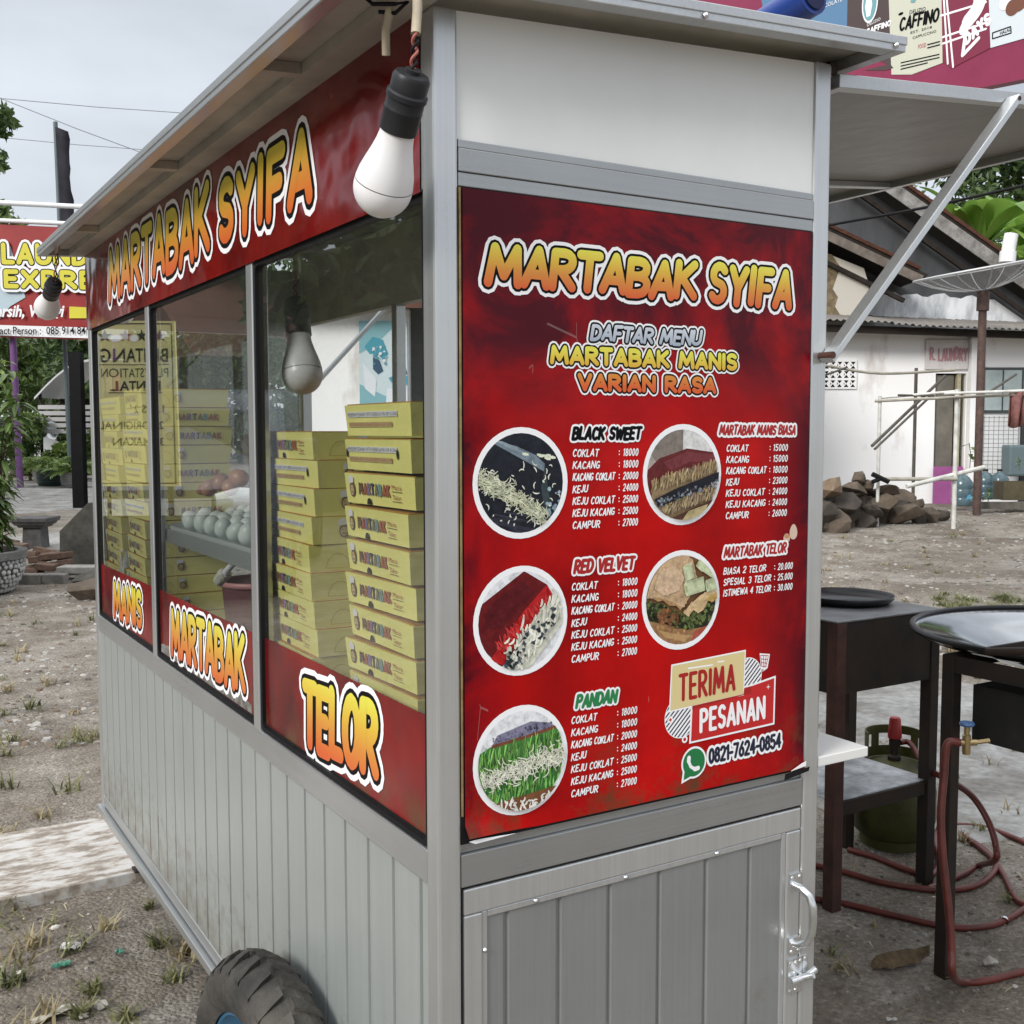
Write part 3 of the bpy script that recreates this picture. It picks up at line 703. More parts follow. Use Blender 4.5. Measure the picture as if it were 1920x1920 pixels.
# windows: glass pane (the glossy outer face is one slot, the inner faces another), black gasket, red sticker
for k, (ya, yb) in enumerate(((.0303, M2 - .0147), (M2 + .0147, M1 - .0147), (M1 + .0147, CL - .0303))):
    za, zb_ = .8172, 1.566
    b = MB()
    b.add([(.0105, ya + .004, za + .003), (.0105, yb - .004, za + .003), (.0105, yb - .004, zb_), (.0105, ya + .004, zb_)], [(0, 3, 2, 1)], 0)
    b.add([(.0145, ya + .004, za + .003), (.0145, yb - .004, za + .003), (.0145, yb - .004, zb_), (.0145, ya + .004, zb_)], [(0, 1, 2, 3)], 1)
    win = P('window', b, [M_GLASS, M_CLEAR])
    g = MB(); w = .0085
    # gasket: rounded rectangle ring
    def rr(y0, y1, z0, z1, r, n=5):
        out = []
        for cy, cz, a0 in ((y1 - r, z1 - r, 0), (y0 + r, z1 - r, 90), (y0 + r, z0 + r, 180), (y1 - r, z0 + r, 270)):
            out += [(cy + r * math.cos(RAD(a0 + 90 * i / n)), cz + r * math.sin(RAD(a0 + 90 * i / n))) for i in range(n + 1)]
        return out
    o_ = rr(ya, yb, za, zb_, .012); i_ = rr(ya + w, yb - w, za + w * .8, zb_ - w, .010); kk = len(o_)
    for xx, flip in ((.004, False), (.0165, True)):
        g.add([(xx, y, z) for y, z in o_] + [(xx, y, z) for y, z in i_], [(i, (i + 1) % kk, (i + 1) % kk + kk, i + kk) for i in range(kk)])
    g.add([(.004, y, z) for y, z in i_] + [(.0165, y, z) for y, z in i_], [(i, (i + 1) % kk, (i + 1) % kk + kk, i + kk) for i in range(kk)])
    g.add([(.004, y, z) for y, z in o_] + [(.0165, y, z) for y, z in o_], [(i, (i + 1) % kk, (i + 1) % kk + kk, i + kk) for i in range(kk)])
    P('gasket', g, M_BLACK, win)
    st = MB(); zt0, zt1 = ((.9690, .9700), (.9620, .9670), (.9530, .9605))[k]    # top edge: far side, near side
    y0, y1 = ya + .0075, yb - .0085
    st.prism([(y0, za + .010), (y1, za + .010), (y1, zt0), (y0, zt1)], (.0098, 0, 0), (0, 1, 0), (0, 0, 1), (-1, 0, 0), .0004)
    stick = P('window_sticker', st, M_REDSTK, win)
    if k == 1:       # the print has been scraped away along the lower edge
        tb = MB(); rt_ = random.Random(3); up_ = [(-1.31 + i * .0205, za + .030 + .020 * math.sin(i * .8) * (i / 30) + rt_.uniform(-.006, .006) + .012 * (i / 30)) for i in range(31)]
        for i in range(30): tb.add([(.0095, -up_[i][0], za + .011), (.0095, -up_[i + 1][0], za + .011), (.0095, -up_[i + 1][0], up_[i + 1][1]), (.0095, -up_[i][0], up_[i][1])], [(0, 1, 2, 3)])
        P('scraped_patch', tb, mat('scraped_adhesive', (.26, .25, .23), .6, noise=(55, 1.0, (.05, .045, .04))), stick)
    L = MB(); PL = Plane2((.0094, 0, 0), (0, -1, 0), (0, 0, 1), (-1, 0, 0))
    txt, a, c, z0, z1, tl, rk = (('TELOR', -.462, -.168, .821, .940, .026, .0075), ('MARTABAK', -1.232, -.712, .828, .944, .018, .0066),
                                 ('MANIS', -1.800, -1.470, .823, .928, .018, .0066))[k]
    brush(L, PL, txt, a, c, z0, z1, [(rk * 3.45, 0), (rk * 2.35, 1), (rk * 1.5, 2)], .0001, gap=.21, tilt=tl, wob=.05, rout=rk * 2.35, slant=.04, step=1.2e-5)
    P('lettering', L, [M_INK_W, M_INK_K, M_FIRE], stick)

# long banner above the windows
b = MB(); ny, nz_ = 90, 10
ysb = np.linspace(.0315, CL + .004, ny); zsb = np.linspace(1.5635, 1.765, nz_)
pv = [(-.0010 - .0003 * (1 + math.sin(y * 9 + z * 21) * math.sin(z * 30 + y * 3)), y, z) for z in zsb for y in ysb]
b.add(pv, [(j * ny + i, j * ny + i + 1, (j + 1) * ny + i + 1, (j + 1) * ny + i) for j in range(nz_ - 1) for i in range(ny - 1)], 0, True)
ban = P('banner', b, M_REDBAN)
L = MB(); PL = Plane2((-.0018, 0, 0), (0, -1, 0), (0, 0, 1), (-1, 0, 0))
brush(L, PL, 'MARTABAK', -1.702, -.818, 1.598, 1.738, [(.0290, 0), (.0205, 1), (.0128, 2)], .0001, gap=.20, slant=.10, wob=.06, rout=.0205, step=1.2e-5)
brush(L, PL, 'SYIFA', -.800, -.332, 1.598, 1.722, [(.0290, 0), (.0205, 1), (.0128, 2)], .0003, gap=.30, slant=.10, wob=.06, rout=.0205, step=1.2e-5)
P('lettering', L, [M_INK_W, M_INK_K, M_FIRE], ban)

# roof: sheet, edge frame with a shadow line, soffit cross pieces
X0, X1, Y0, Y1 = -.113, .668, -.069, 2.005
b = MB()
def sl(x0, x1, y0, y1, a, c, m=0):     # sloped slab between heights zu+a .. zu+c
    b.add([(x0, y0, zu(x0) + a), (x1, y0, zu(x1) + a), (x1, y1, zu(x1) + a), (x0, y1, zu(x0) + a), (x0, y0, zu(x0) + c), (x1, y0, zu(x1) + c), (x1, y1, zu(x1) + c), (x0, y1, zu(x0) + c)],
          [(0, 3, 2, 1), (4, 5, 6, 7), (0, 1, 5, 4), (1, 2, 6, 5), (2, 3, 7, 6), (3, 0, 4, 7)], m)
sl(X0 + .003, X1 - .003, Y0 + .003, Y1 - .003, .0155, .0185)
P('roof_sheet', b, M_SOFFIT)
b = MB()
for (x0, x1, y0, y1) in ((X0, X0 + .022, Y0, Y1), (X1 - .022, X1, Y0, Y1), (X0 + .022, X1 - .022, Y0, Y0 + .022), (X0 + .022, X1 - .022, Y1 - .022, Y1)):
    sl(x0, x1, y0, y1, 0, .0152)
P('roof_frame', b, M_ALUH, bevel=.0012)
b = MB()
for (x0, x1, y0, y1) in ((X0 - .0015, X0 + .02, Y0 - .0015, Y1), (X1 - .02, X1 + .0015, Y0 - .0015, Y1), (X0 + .02, X1 - .02, Y0 - .0015, Y0 + .02)):
    sl(x0, x1, y0, y1, .0088, .0205)
P('roof_edge', b, M_ALUH, bevel=.0012)
b = MB()
sl(-.040, .0005, Y0 + .023, Y1 - .023, .0002, .0150)
for yy in (.30, .90, 1.60): sl(X0 + .0225, -.0405, yy - .011, yy + .011, .001, .0148)
for yy in (.645, 1.335): sl(.03, CW - .03, yy - .011, yy + .011, .0005, .0148)
P('soffit_batten', b, M_SOFFIT)
for q in ((X1 - .02, Y0 - .002, zu(X1) + .005), (.32, Y0 - .002, zu(.32) + .0045)): b = MB(); b.lathe([(.0001, .003), (.003, .0022), (.004, 0)], q, 10, ax=(0, -1, 0)); P('rivet', b, M_CHROME)

# door at the menu end
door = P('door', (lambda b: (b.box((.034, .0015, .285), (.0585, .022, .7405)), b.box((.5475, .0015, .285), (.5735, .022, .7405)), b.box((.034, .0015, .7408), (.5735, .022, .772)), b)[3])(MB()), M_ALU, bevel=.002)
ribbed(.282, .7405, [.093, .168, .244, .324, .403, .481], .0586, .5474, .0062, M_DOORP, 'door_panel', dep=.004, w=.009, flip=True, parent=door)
b = MB(); b.box((.0587, .0035, .285), (.066, .010, .7405)); b.box((.5395, .0035, .285), (.5473, .010, .7405)); b.box((.066, .0035, .7325), (.5395, .010, .7405)); P('panel_bead', b, M_ALU, door, bevel=.0012)
for q in ((.133, .7365), (.268, .7365), (.42, .7365), (.0625, .693)):
    b = MB(); b.lathe([(.0001, .0032), (.0026, .0024), (.0034, 0)], (q[0], .0035, q[1]), 12, ax=(0, -1, 0)); P('screw', b, M_CHROME, door)
h = MB()                                   # pull handle: two plates and a bowed bar
for z in (.668, .575): h.box((.5525, -.0012, z - .012), (.5735, .0013, z + .012)); [h.lathe([(.0001, .0022), (.002, .0014), (.0026, 0)], (xx, -.0012, z + dz), 8, ax=(0, -1, 0)) for xx in (.556, .570) for dz in ((.007,) if z > .6 else (-.007,))]
h.tube([(.560, .000, .664), (.562, -.012, .663), (.566, -.024, .655), (.568, -.029, .640), (.568, -.030, .620), (.568, -.028, .603), (.565, -.022, .588), (.562, -.010, .580), (.560, .000, .579)],
       [.0050, .0056, .0060, .0060, .0060, .0060, .0058, .0052, .0046], 12)
P('handle', h, M_CHROME, door, sharp=40)
h = MB()                                   # barrel bolt
h.box((.552, -.0012, .506), (.578, .0013, .556)); h.tube([(.5505, -.007, .528), (.588, -.007, .528)], .0052, 12)
h.tube([(.574, -.007, .528), (.580, -.022, .536)], .0042, 10); h.box((.579, -.0014, .518), (.5885, .0, .556)); h.box((.5555, -.0065, .5205), (.562, -.001, .5355)); h.box((.567, -.0065, .5205), (.573, -.001, .5355))
h.tube([(.581, -.007, .528), (.596, -.011, .537)], [.0045, .0052], 10)
for xx, zz in ((.555, .551), (.566, .551), (.575, .551), (.555, .511), (.566, .511), (.584, .552), (.584, .521)): h.lathe([(.0001, .002), (.002, .0014), (.0026, 0)], (xx, -.0012, zz), 8, ax=(0, -1, 0))
P('latch', h, M_CHROME, door, sharp=40)
b = MB(); b.box((.0306, .0185, .30), (.0338, .0225, .77)); b.box((.034, .024, .285), (.574, .026, .77)); P('door_gap_backing', b, M_RUST)

# awning on the serving side, held up by struts
XA, ZH, SA = 1.5, 1.7655, .091
def za_(x): return ZH + SA * (x - .62)
b = MB()
def sl2(x0, x1, y0, y1, a, c):
    b.add([(x0, y0, za_(x0) + a), (x1, y0, za_(x1) + a), (x1, y1, za_(x1) + a), (x0, y1, za_(x0) + a), (x0, y0, za_(x0) + c), (x1, y0, za_(x1) + c), (x1, y1, za_(x1) + c), (x0, y1, za_(x0) + c)],
          [(0, 3, 2, 1), (4, 5, 6, 7), (0, 1, 5, 4), (1, 2, 6, 5), (2, 3, 7, 6), (3, 0, 4, 7)])
sl2(.622, XA - .003, .003, CL - .003, .0135, .0165)
m_aw = mat('awning_underside', (.19, .172, .15), .32, noise=(3.2, .4), bump=(4, .25))
awn = P('awning', b, m_aw)
b = MB(); sl2(.62, XA, 0, .020, 0, .0185); sl2(.62, XA, CL - .02, CL, 0, .0185); sl2(XA - .02, XA, .0205, CL - .0205, 0, .0185); sl2(.62, .64, .0205, CL - .0205, 0, .0132)
for yy in (M2, M1): sl2(.6405, XA - .0205, yy - .011, yy + .011, .001, .0132)
P('awning_frame', b, M_ALUH, awn, bevel=.001)
b = MB(); b.box((.6055, .004, zu(.6) - .012), (.6195, .012, zu(.6) + .004)); P('hinge', b, M_STEEL, awn)
for (y, xt) in ((-.012, .985), (CL + .012, .985)):
    b = MB(); b.bar((.592, y, 1.395), (xt, y, za_(xt) + .005), .010, .022, upv=(0, 1, 0)); P('awning_strut', b, M_ALU, bevel=.0012)
    b = MB(); b.tube([(.592, y - .012, 1.402), (.592, y + .012, 1.402)], .005, 10); P('strut_bolt', b, M_RUST); b = MB(); b.tube([(xt - .005, y - .012, za_(xt) + .001), (xt - .005, y + .014, za_(xt) + .001)], .0035, 10); P('strut_bolt', b, M_RUST)

# running gear
def wheel(xc, side):
    t = MB(); R, w = .262, .047
    prof = [(R * .72, -w * .80), (R * .80, -w * 1.0), (R * .90, -w * 1.02), (R * .965, -w * .80), (R * .992, -w * .40), (R, 0), (R * .992, w * .40), (R * .965, w * .80), (R * .90, w * 1.02), (R * .80, w * 1.0), (R * .72, w * .80)]
    c = (xc, .42, .262); t.lathe(prof, c, 56, ax=(1, 0, 0))
    # chunky angled tread blocks
    for i in range(34):
        a = 2 * math.pi * i / 34
        for sd_ in (-1, 1):
            aa = a + (0 if sd_ < 0 else math.pi / 34)
            def pt(rr, xx, da): return (xc + xx, .42 + rr * math.cos(aa + da), .262 + rr * math.sin(aa + da))
            lo, hi_ = R * .955, R * 1.032
            q = [(sd_ * .004, -.058), (sd_ * .022, -.03), (sd_ * .043, .015), (sd_ * .043, .075), (sd_ * .022, .045), (sd_ * .004, .012)]
            fall = lambda xx: -.020 * (abs(xx) / .043) ** 2
            A = [pt(hi_ + fall(xx), xx, da) for xx, da in q]; B = [pt(lo + fall(xx), xx, da) for xx, da in q]
            t.add(A + B, [tuple(range(6))] + [(j, j + 6, (j + 1) % 6 + 6, (j + 1) % 6) for j in range(6)])
    m_t = mat('dusty_tyre_rubber', (.022, .022, .022), .75, noise=(9, 1.0, (.085, .078, .068)), bump=(80, .25))
    wh = P('wheel', MBempty(c), M_STEEL)
    P('tyre', t, m_t, wh, org=(0, 0, 0), sharp=50)
    r = MB(); rp = [(R * .735, -.034), (R * .70, -.034), (R * .66, -.020), (R * .60, -.012), (R * .60, .012), (R * .66, .020), (R * .70, .034), (R * .735, .034)]
    r.lathe(rp, c, 48, ax=(1, 0, 0))
    for i in range(5):
        a = 2 * math.pi * i / 5 + .3
        r.bar((xc, .42 + .03 * math.cos(a), .262 + .03 * math.sin(a)), (xc, .42 + R * .63 * math.cos(a), .262 + R * .63 * math.sin(a)), .020, .034, upv=(1, 0, 0))
    r.lathe([(.0001, -.045), (.030, -.045), (.036, -.03), (.036, .03), (.030, .045), (.0001, .045)], c, 20, ax=(1, 0, 0))
    P('rim', r, mat('blue_painted_rim', (.03, .12, .22), .35, noise=(12, .35)), wh, org=(0, 0, 0), sharp=40)
def MBempty(c):
    b = MB(); b.lathe([(.0001, -.05), (.012, -.05), (.012, .05), (.0001, .05)], c, 10, ax=(1, 0, 0)); return b
wheel(-.062, -1); wheel(.664, 1)
b = MB(); b.tube([(-.012, .42, .262), (CW + .01, .42, .262)], .011, 10); b.box((.05, .36, .263), (.08, .48, .2795)); b.box((.52, .36, .263), (.55, .48, .2795)); P('axle', b, M_STEEL)
LGP = onZ(262, 1634, .034)
for (x, y) in ((LGP.x - .005, LGP.y), (.55, LGP.y)):
    b = MB(); b.box((x, y, .034), (x + .025, y + .025, .2795)); b.box((x - .01, y - .01, .0342), (x + .035, y + .035, .040)); P('stand_leg', b, M_RUST if x > .3 else M_STEEL)
b = MB(); b.bar((.05, .95, .272), (.05, 1.15, .20), .014, .014); b.box((.04, .90, .268), (.062, 1.0, .2795)); P('stay_bracket', b, M_RUST)
# inner shelf carrying the egg tray
SHZ = 1.088
b = MB(); b.box((.031, M2 + .006, SHZ - .022), (.33, M1 + .14, SHZ)); b.box((.029, M2 + .016, SHZ - .026), (.0312, M1 - .016, SHZ + .004)); P('egg_shelf', b, M_PANEL, bevel=.001)
b = MB()
for yy in (M2 + .02, M1 + .12): b.box((.31, yy - .008, .835), (.326, yy + .008, SHZ - .0225))
P('shelf_leg', b, M_ALU)
# ------------------------------------------------------------------ menu board printed on the short side
b = MB(); nx, nz2 = 28, 40
xs = np.linspace(.0345, .5725, nx); zs = np.linspace(.830, 1.5668, nz2)
def curl(x, z):                      # the vinyl lifts a little at its lower corners
    c1 = max(0, 1 - math.hypot((x - .0345) / .09, (z - .83) / .012)); c2 = max(0, 1 - math.hypot((x - .5725) / .05, (z - .83) / .03))
    return -.0008 - .010 * c1 ** 1.5 - .004 * c2 ** 1.4
pv = [(x, curl(x, z), z + (.006 * max(0, 1 - (x - .0345) / .10) if k == 0 else 0)) for k, z in enumerate(zs) for x in xs]
b.add(pv, [(j * nx + i, j * nx + i + 1, (j + 1) * nx + i + 1, (j + 1) * nx + i) for j in range(nz2 - 1) for i in range(nx - 1)], 0, True)
menu = P('menu_board', b, M_REDMENU)
b = MB(); b.box((.0302, .0008, .8265), (.5748, .0056, 1.5684)); P('backing_board', b, M_BLACK)
b = MB(); b.box((.0304, -.0006, .86), (.0326, .0007, 1.567)); P('board_edge', b, mat('brown_hardboard_edge', (.28, .19, .08), .8, noise=(40, .5)), menu)
b = MB(); b.prism([(.046, .8265), (.100, .8285), (.052, .8312), (.0375, .8305)], (0, -.0046, 0), (1, 0, 0), (0, 0, 1), (0, -1, 0), .0006); P('curled_corner', b, M_INK_W, menu); b = MB(); b.prism([(.545, .8305), (.5735, .8335), (.574, .840), (.5665, .8385)], (0, -.0062, 0), (1, 0, 0), (0, 0, 1), (0, -1, 0), .0006); P('curled_corner', b, M_INK_W, menu)
b = MB(); b.prism([(.532, .820), (.578, .826), (.580, .8315), (.534, .8285)], (0, -.0072, 0), (1, 0, 0), (0, 0, 1), (0, -1, 0), .0012); P('tape_end', b, M_BLACK, menu)
PM = Plane2((0, -.0012, 0), (1, 0, 0), (0, 0, 1), (0, -1, 0))
# name of the stall
L = MB()
brush(L, PM, 'MARTABAK', .0575, .380, 1.4585, 1.5150, [(.0128, 0), (.0086, 1), (.0056, 2)], .0001, gap=.17, slant=.12, wob=.05, rout=.0086, step=8e-6)
brush(L, PM, 'SYIFA', .384, .5460, 1.4560, 1.5165, [(.0128, 0), (.0086, 1), (.0056, 2)], .0001, gap=.28, slant=.12, wob=.05, rout=.0086, step=8e-6)
P('logo_lettering', L, [M_INK_W, M_INK_K, M_FIRE], menu)
L = MB()
brush(L, PM, 'DAFTAR MENU', .203, .384, 1.4045, 1.4290, [(.0068, 0), (.0045, 1), (.0022, 2)], .0007, gap=.2, slant=.2, wob=.06, rout=.0042, step=8e-6)
P('heading_lettering', L, [M_INK_W, M_INK_K, M_STEELTX], menu)
L = MB()
for tx, a, c, z0, z1 in (('MARTABAK MANIS', .147, .441, 1.3755, 1.4020), ('VARIAN RASA', .186, .406, 1.3450, 1.3705)):
    brush(L, PM, tx, a, c, z0, z1, [(.0073, 0), (.0051, 1), (.0029, 2)], .0003, gap=.24, rout=.0047, step=8e-6)
P('subheading_lettering', L, [M_INK_W, M_INK_K, M_FIRE], menu)
# five round food pictures
COLS = {}
def ink(r, g, bl):
    k = (round(r, 3), round(g, 3), round(bl, 3))
    if k not in COLS: COLS[k] = mat('print_ink', k, .36) if False else _ink(k)
    return COLS[k]
def _ink(k):
    m = bpy.data.materials.new('print_ink'); m.use_nodes = True; bb = m.node_tree.nodes['Principled BSDF']
    bb.inputs['Roughness'].default_value = .42; bb.inputs['Specular IOR Level'].default_value = .2; t = m.node_tree; co = node(t, 'ShaderNodeTexCoord'); n = node(t, 'ShaderNodeTexNoise', i_Scale=95.0, i_Detail=6.0, i_Roughness=.7); t.links.new(co.outputs['Object'], n.inputs['Vector'])
    r = rampn(t, [(.30, tuple(c * .62 for c in k)), (.5, k), (.72, tuple(min(.9, c * 1.25 + .006) for c in k))]); t.links.new(n.outputs[0], r.inputs[0]); t.links.new(r.outputs[0], bb.inputs['Base Color']); return m
class Pic:
    def __init__(p, c, r): p.c, p.r, p.mb, p.ms, p.h = c, r, MB(), [], .0002; p.ms.append(M_INK_W); flatpoly(p.mb, PM, disc(c, r), p.h, 0); p.ri = .895
    def slot(p, col):
        m = ink(*col)
        if m not in p.ms: p.ms.append(m)
        return p.ms.index(m)
    def poly(p, pts, col, clip=True):
        if clip: pts = clip_circle(pts, (0, 0), p.ri)
        if len(pts) < 3: return
        p.h += 6e-6; flatpoly(p.mb, PM, [(p.c[0] + x * p.r, p.c[1] + y * p.r) for x, y in pts], p.h, p.slot(col))
    def strand(p, x, y, L_, a, w, col, bend=.0):
        n = 4; A = []; B = []
        for i in range(n + 1):
            t = i / n - .5; aa = a + bend * t; px_, py_ = x + L_ * t * math.cos(aa), y + L_ * t * math.sin(aa); ww = w * (1 - abs(t))
            A.append((px_ - ww * math.sin(aa), py_ + ww * math.cos(aa))); B.append((px_ + ww * math.sin(aa), py_ - ww * math.cos(aa)))
        p.poly(A + B[::-1], col)
    def blob(p, x, y, r, col, r_, n=9, j=.35): p.poly([(x + r * r_.uniform(1 - j, 1 + j) * math.cos(6.283 * i / n), y + r * r_.uniform(1 - j, 1 + j) * math.sin(6.283 * i / n)) for i in range(n)], col)
    def done(p): return P('food_picture', p.mb, p.ms, menu)
def vary(c, r_, k=.3):
    f = r_.uniform(1 - k, 1 + k); return tuple(round(min(.85, x * f) * 24) / 24 if max(c) > .2 else round(min(.85, x * f) * 120) / 120 for x in c)
r_ = random.Random(3)
# 1: black cake slice with grated cheese
p = Pic((.110, 1.2400), .0645); p.poly(disc((0, 0), p.ri), (.012, .014, .022))
for _ in range(20): p.strand(r_.uniform(-.7, .7), r_.uniform(-.95, -.55), .9, r_.uniform(-.3, -.1), .02, vary((.03, .03, .05), r_))
p.poly([(-.62, .78), (-.55, .70), (.48, .20), (.50, .34), (.30, .50), (-.1, .66)], (.16, .21, .25)); p.poly([(-.55, .76), (-.2, .6), (.1, .52), (-.1, .64), (-.4, .75)], (.24, .30, .34))
p.poly([(.48, .2), (.5, .34), (.64, -.5), (.52, -.7), (.42, -.1)], (.035, .05, .055))
for _ in range(10): p.strand(r_.uniform(.05, .9), .52 + r_.uniform(-.05, .05) - .04, .14, r_.uniform(-.4, .4), .03, (.62, .66, .52))
for _ in range(26): p.blob(r_.uniform(.5, .9), r_.uniform(-.6, -.05), r_.uniform(.02, .06), vary((.25, .34, .40), r_), r_)
for i in range(420):
    t = r_.random(); p.strand(-.95 + 1.45 * t + r_.gauss(0, .05), .12 - .78 * t ** 1.2 + r_.gauss(0, .085), r_.uniform(.10, .26), r_.uniform(-1.6, .8), .010, vary((.56, .58, .42), r_, .3), r_.uniform(-1, 1))
for i in range(46): p.strand(r_.uniform(-.8, .8), r_.uniform(-.75, .35), r_.uniform(.05, .16), r_.uniform(0, 3.1), .013, (.66, .68, .58), r_.uniform(-1.5, 1.5))
p.done()
# 2: plain sweet pancake, chocolate inside
p = Pic((.3505, 1.2445), .0640); p.poly(disc((0, 0), p.ri), (.34, .30, .27)); p.poly([(-.1, .3), (.0, .9), (.9, .9), (.9, .3)], (.62, .62, .61)); p.poly([(-.9, .5), (-.6, .2), (.0, .45), (0, .9), (-.9, .9)], (.20, .17, .15))
p.poly([(-.95, .05), (-.6, .33), (.1, .52), (.95, .42), (.95, -.1), (-.4, -.4), (-.9, -.5)], (.115, .018, .020)); p.poly([(-.5, .25), (.1, .46), (.9, .38), (.9, .22), (.2, .26), (-.3, .1)], (.16, .035, .04))
p.poly([(-.72, -.20), (-.3, -.02), (.95, .26), (.95, -.66), (-.5, -.95), (-.85, -.6)], (.27, .19, .105))
for _ in range(330): x = r_.uniform(-.8, .9); p.strand(x, -.02 + .22 * x + r_.uniform(-.10, .10), r_.uniform(.05, .17), 1.4 + r_.uniform(-.3, .3), .016, vary((.33, .245, .135), r_, .55))
for _ in range(280): x = r_.uniform(-.7, .9); p.strand(x, -.52 + .22 * x + r_.uniform(-.12, .12), r_.uniform(.05, .17), 1.4 + r_.uniform(-.3, .3), .016, vary((.33, .25, .15), r_, .55))
p.poly([(-.85, -.50), (-.2, -.26), (.95, .06), (.95, -.12), (-.1, -.46), (-.85, -.68)], (.012, .013, .02))
for _ in range(80): x = r_.uniform(-.8, .9); p.blob(x, -.38 + .24 * x + r_.uniform(-.07, .07), r_.uniform(.012, .032), vary((.16, .18, .21), r_, .8), r_)
p.poly([(-.5, -.9), (.9, -.45), (.6, -.95), (-.2, -1)], (.07, .03, .02)); p.poly([(-.1, -.95), (.1, -.72), (.6, -.6), (.5, -.9), (.1, -1)], (.44, .36, .19)); p.done()
# 3: red velvet with cream
p = Pic((.110, 1.0795), .0645); p.poly(disc((0, 0), p.ri), (.66, .67, .70))
p.poly([(-.86, .34), (.06, .90), (.55, .62), (.40, .2), (-.42, -.82), (-.95, -.3)], (.115, .006, .008)); p.poly([(-.7, .3), (0, .75), (.3, .5), (-.4, -.1), (-.8, -.1)], (.085, .005, .008))
p.poly([(.55, .62), (.72, .36), (.0, -.25), (-.2, -.85), (-.66, -.66), (.06, .18)], (.40, .012, .014))
for _ in range(90): x = r_.uniform(-.5, .6); p.strand(x, .72 * x - .08 + r_.uniform(-.2, .12), r_.uniform(.06, .22), r_.uniform(-1.4, -.7), .014, vary((.50, .03, .03), r_, .5), r_.uniform(-.6, .6))
p.poly([(.86, .28), (.45, .22), (.2, -.1), (-.1, -.5), (-.30, -.85), (.1, -.95), (.5, -.55), (.9, -.1)], (.60, .60, .50))
for _ in range(220): x = r_.uniform(-.3, .85); p.strand(x, .95 * x - .52 + r_.gauss(0, .16), r_.uniform(.08, .3), r_.uniform(.6, 2.0), .026, vary((.66, .66, .56), r_, .3), r_.uniform(-1, 1))
for _ in range(60): x = r_.uniform(-.4, .7); p.blob(x, .95 * x - .55 + r_.gauss(0, .13), r_.uniform(.01, .05), vary((.035, .045, .055), r_, .9), r_, j=.6)
p.done()
# 4: savoury egg pancake
p = Pic((.3505, 1.0845), .0640); p.poly(disc((0, 0), p.ri), (.16, .08, .035))
def speck(n, poly, lo_, hi_, col, k, j=.35):
    xs_ = [q[0] for q in poly]; ys_ = [q[1] for q in poly]
    def inside(x, y):
        c = False
        for a, b2 in zip(poly, poly[1:] + poly[:1]):
            if (a[1] > y) != (b2[1] > y) and x < (b2[0] - a[0]) * (y - a[1]) / (b2[1] - a[1]) + a[0]: c = not c
        return c
    for _ in range(n):
        x, y = r_.uniform(min(xs_), max(xs_)), r_.uniform(min(ys_), max(ys_))
        if inside(x, y): p.blob(x, y, r_.uniform(lo_, hi_), vary(col, r_, k), r_, j=j)
low = [(-.95, -.30), (-.55, -.38), (-.2, -.56), (.3, -.62), (.9, -.55), (.7, -.95), (-.6, -.95)]; p.poly(low, (.30, .16, .07)); speck(160, low, .015, .06, (.34, .19, .09), .45)
p.poly([(-.6, -.55), (-.2, -.66), (.25, -.74), (.1, -.86), (-.4, -.72)], (.42, .26, .12)); p.poly([(.22, -.95), (.34, -.66), (.62, -.58), (.9, -.50), (.9, -.95)], (.33, .075, .045))
fil = [(-.95, .05), (-.5, -.05), (.0, -.28), (.5, -.22), (.95, .02), (.95, -.52), (.55, -.60), (.1, -.60), (-.3, -.48), (-.95, -.32)]; p.poly(fil, (.018, .022, .010)); speck(230, fil, .012, .06, (.085, .11, .035), .9, .55); speck(60, [(-.6, -.1), (-.1, -.25), (-.1, -.5), (-.6, -.4)], .02, .06, (.18, .08, .035), .5, .5)
cr1 = [(-.95, .10), (-.78, .10), (-.62, .02), (-.5, .04), (-.34, -.08), (-.16, -.10), (-.05, -.20), (.06, -.10), (.22, .08), (.40, .30), (.30, .70), (.1, .95), (-.5, .95), (-.95, .5)]; p.poly(cr1, (.52, .36, .21)); speck(260, cr1, .008, .035, (.56, .40, .25), .16)
p.poly([(-.6, .62), (-.2, .70), (.05, .45), (-.1, .2), (-.45, .12), (-.72, .28)], (.58, .42, .28)); speck(90, [(-.6, .62), (-.2, .70), (.05, .45), (-.1, .2), (-.45, .12), (-.72, .28)], .008, .04, (.60, .43, .29), .12)
p.poly([(-.78, .10), (-.62, .02), (-.5, .04), (-.34, -.08), (-.16, -.10), (-.05, -.20), (-.04, -.13), (-.3, .0), (-.6, .10)], (.36, .22, .10))
cr2 = [(.02, -.26), (.16, -.12), (.45, .06), (.95, .26), (.95, .0), (.78, -.10), (.66, -.06), (.54, -.24), (.40, -.30), (.28, -.22), (.14, -.34)]; p.poly(cr2, (.58, .42, .23)); speck(130, cr2, .008, .035, (.60, .44, .25), .18); p.poly([(.55, -.06), (.7, .04), (.95, .1), (.95, .0), (.78, -.10), (.66, -.06)], (.46, .30, .10))
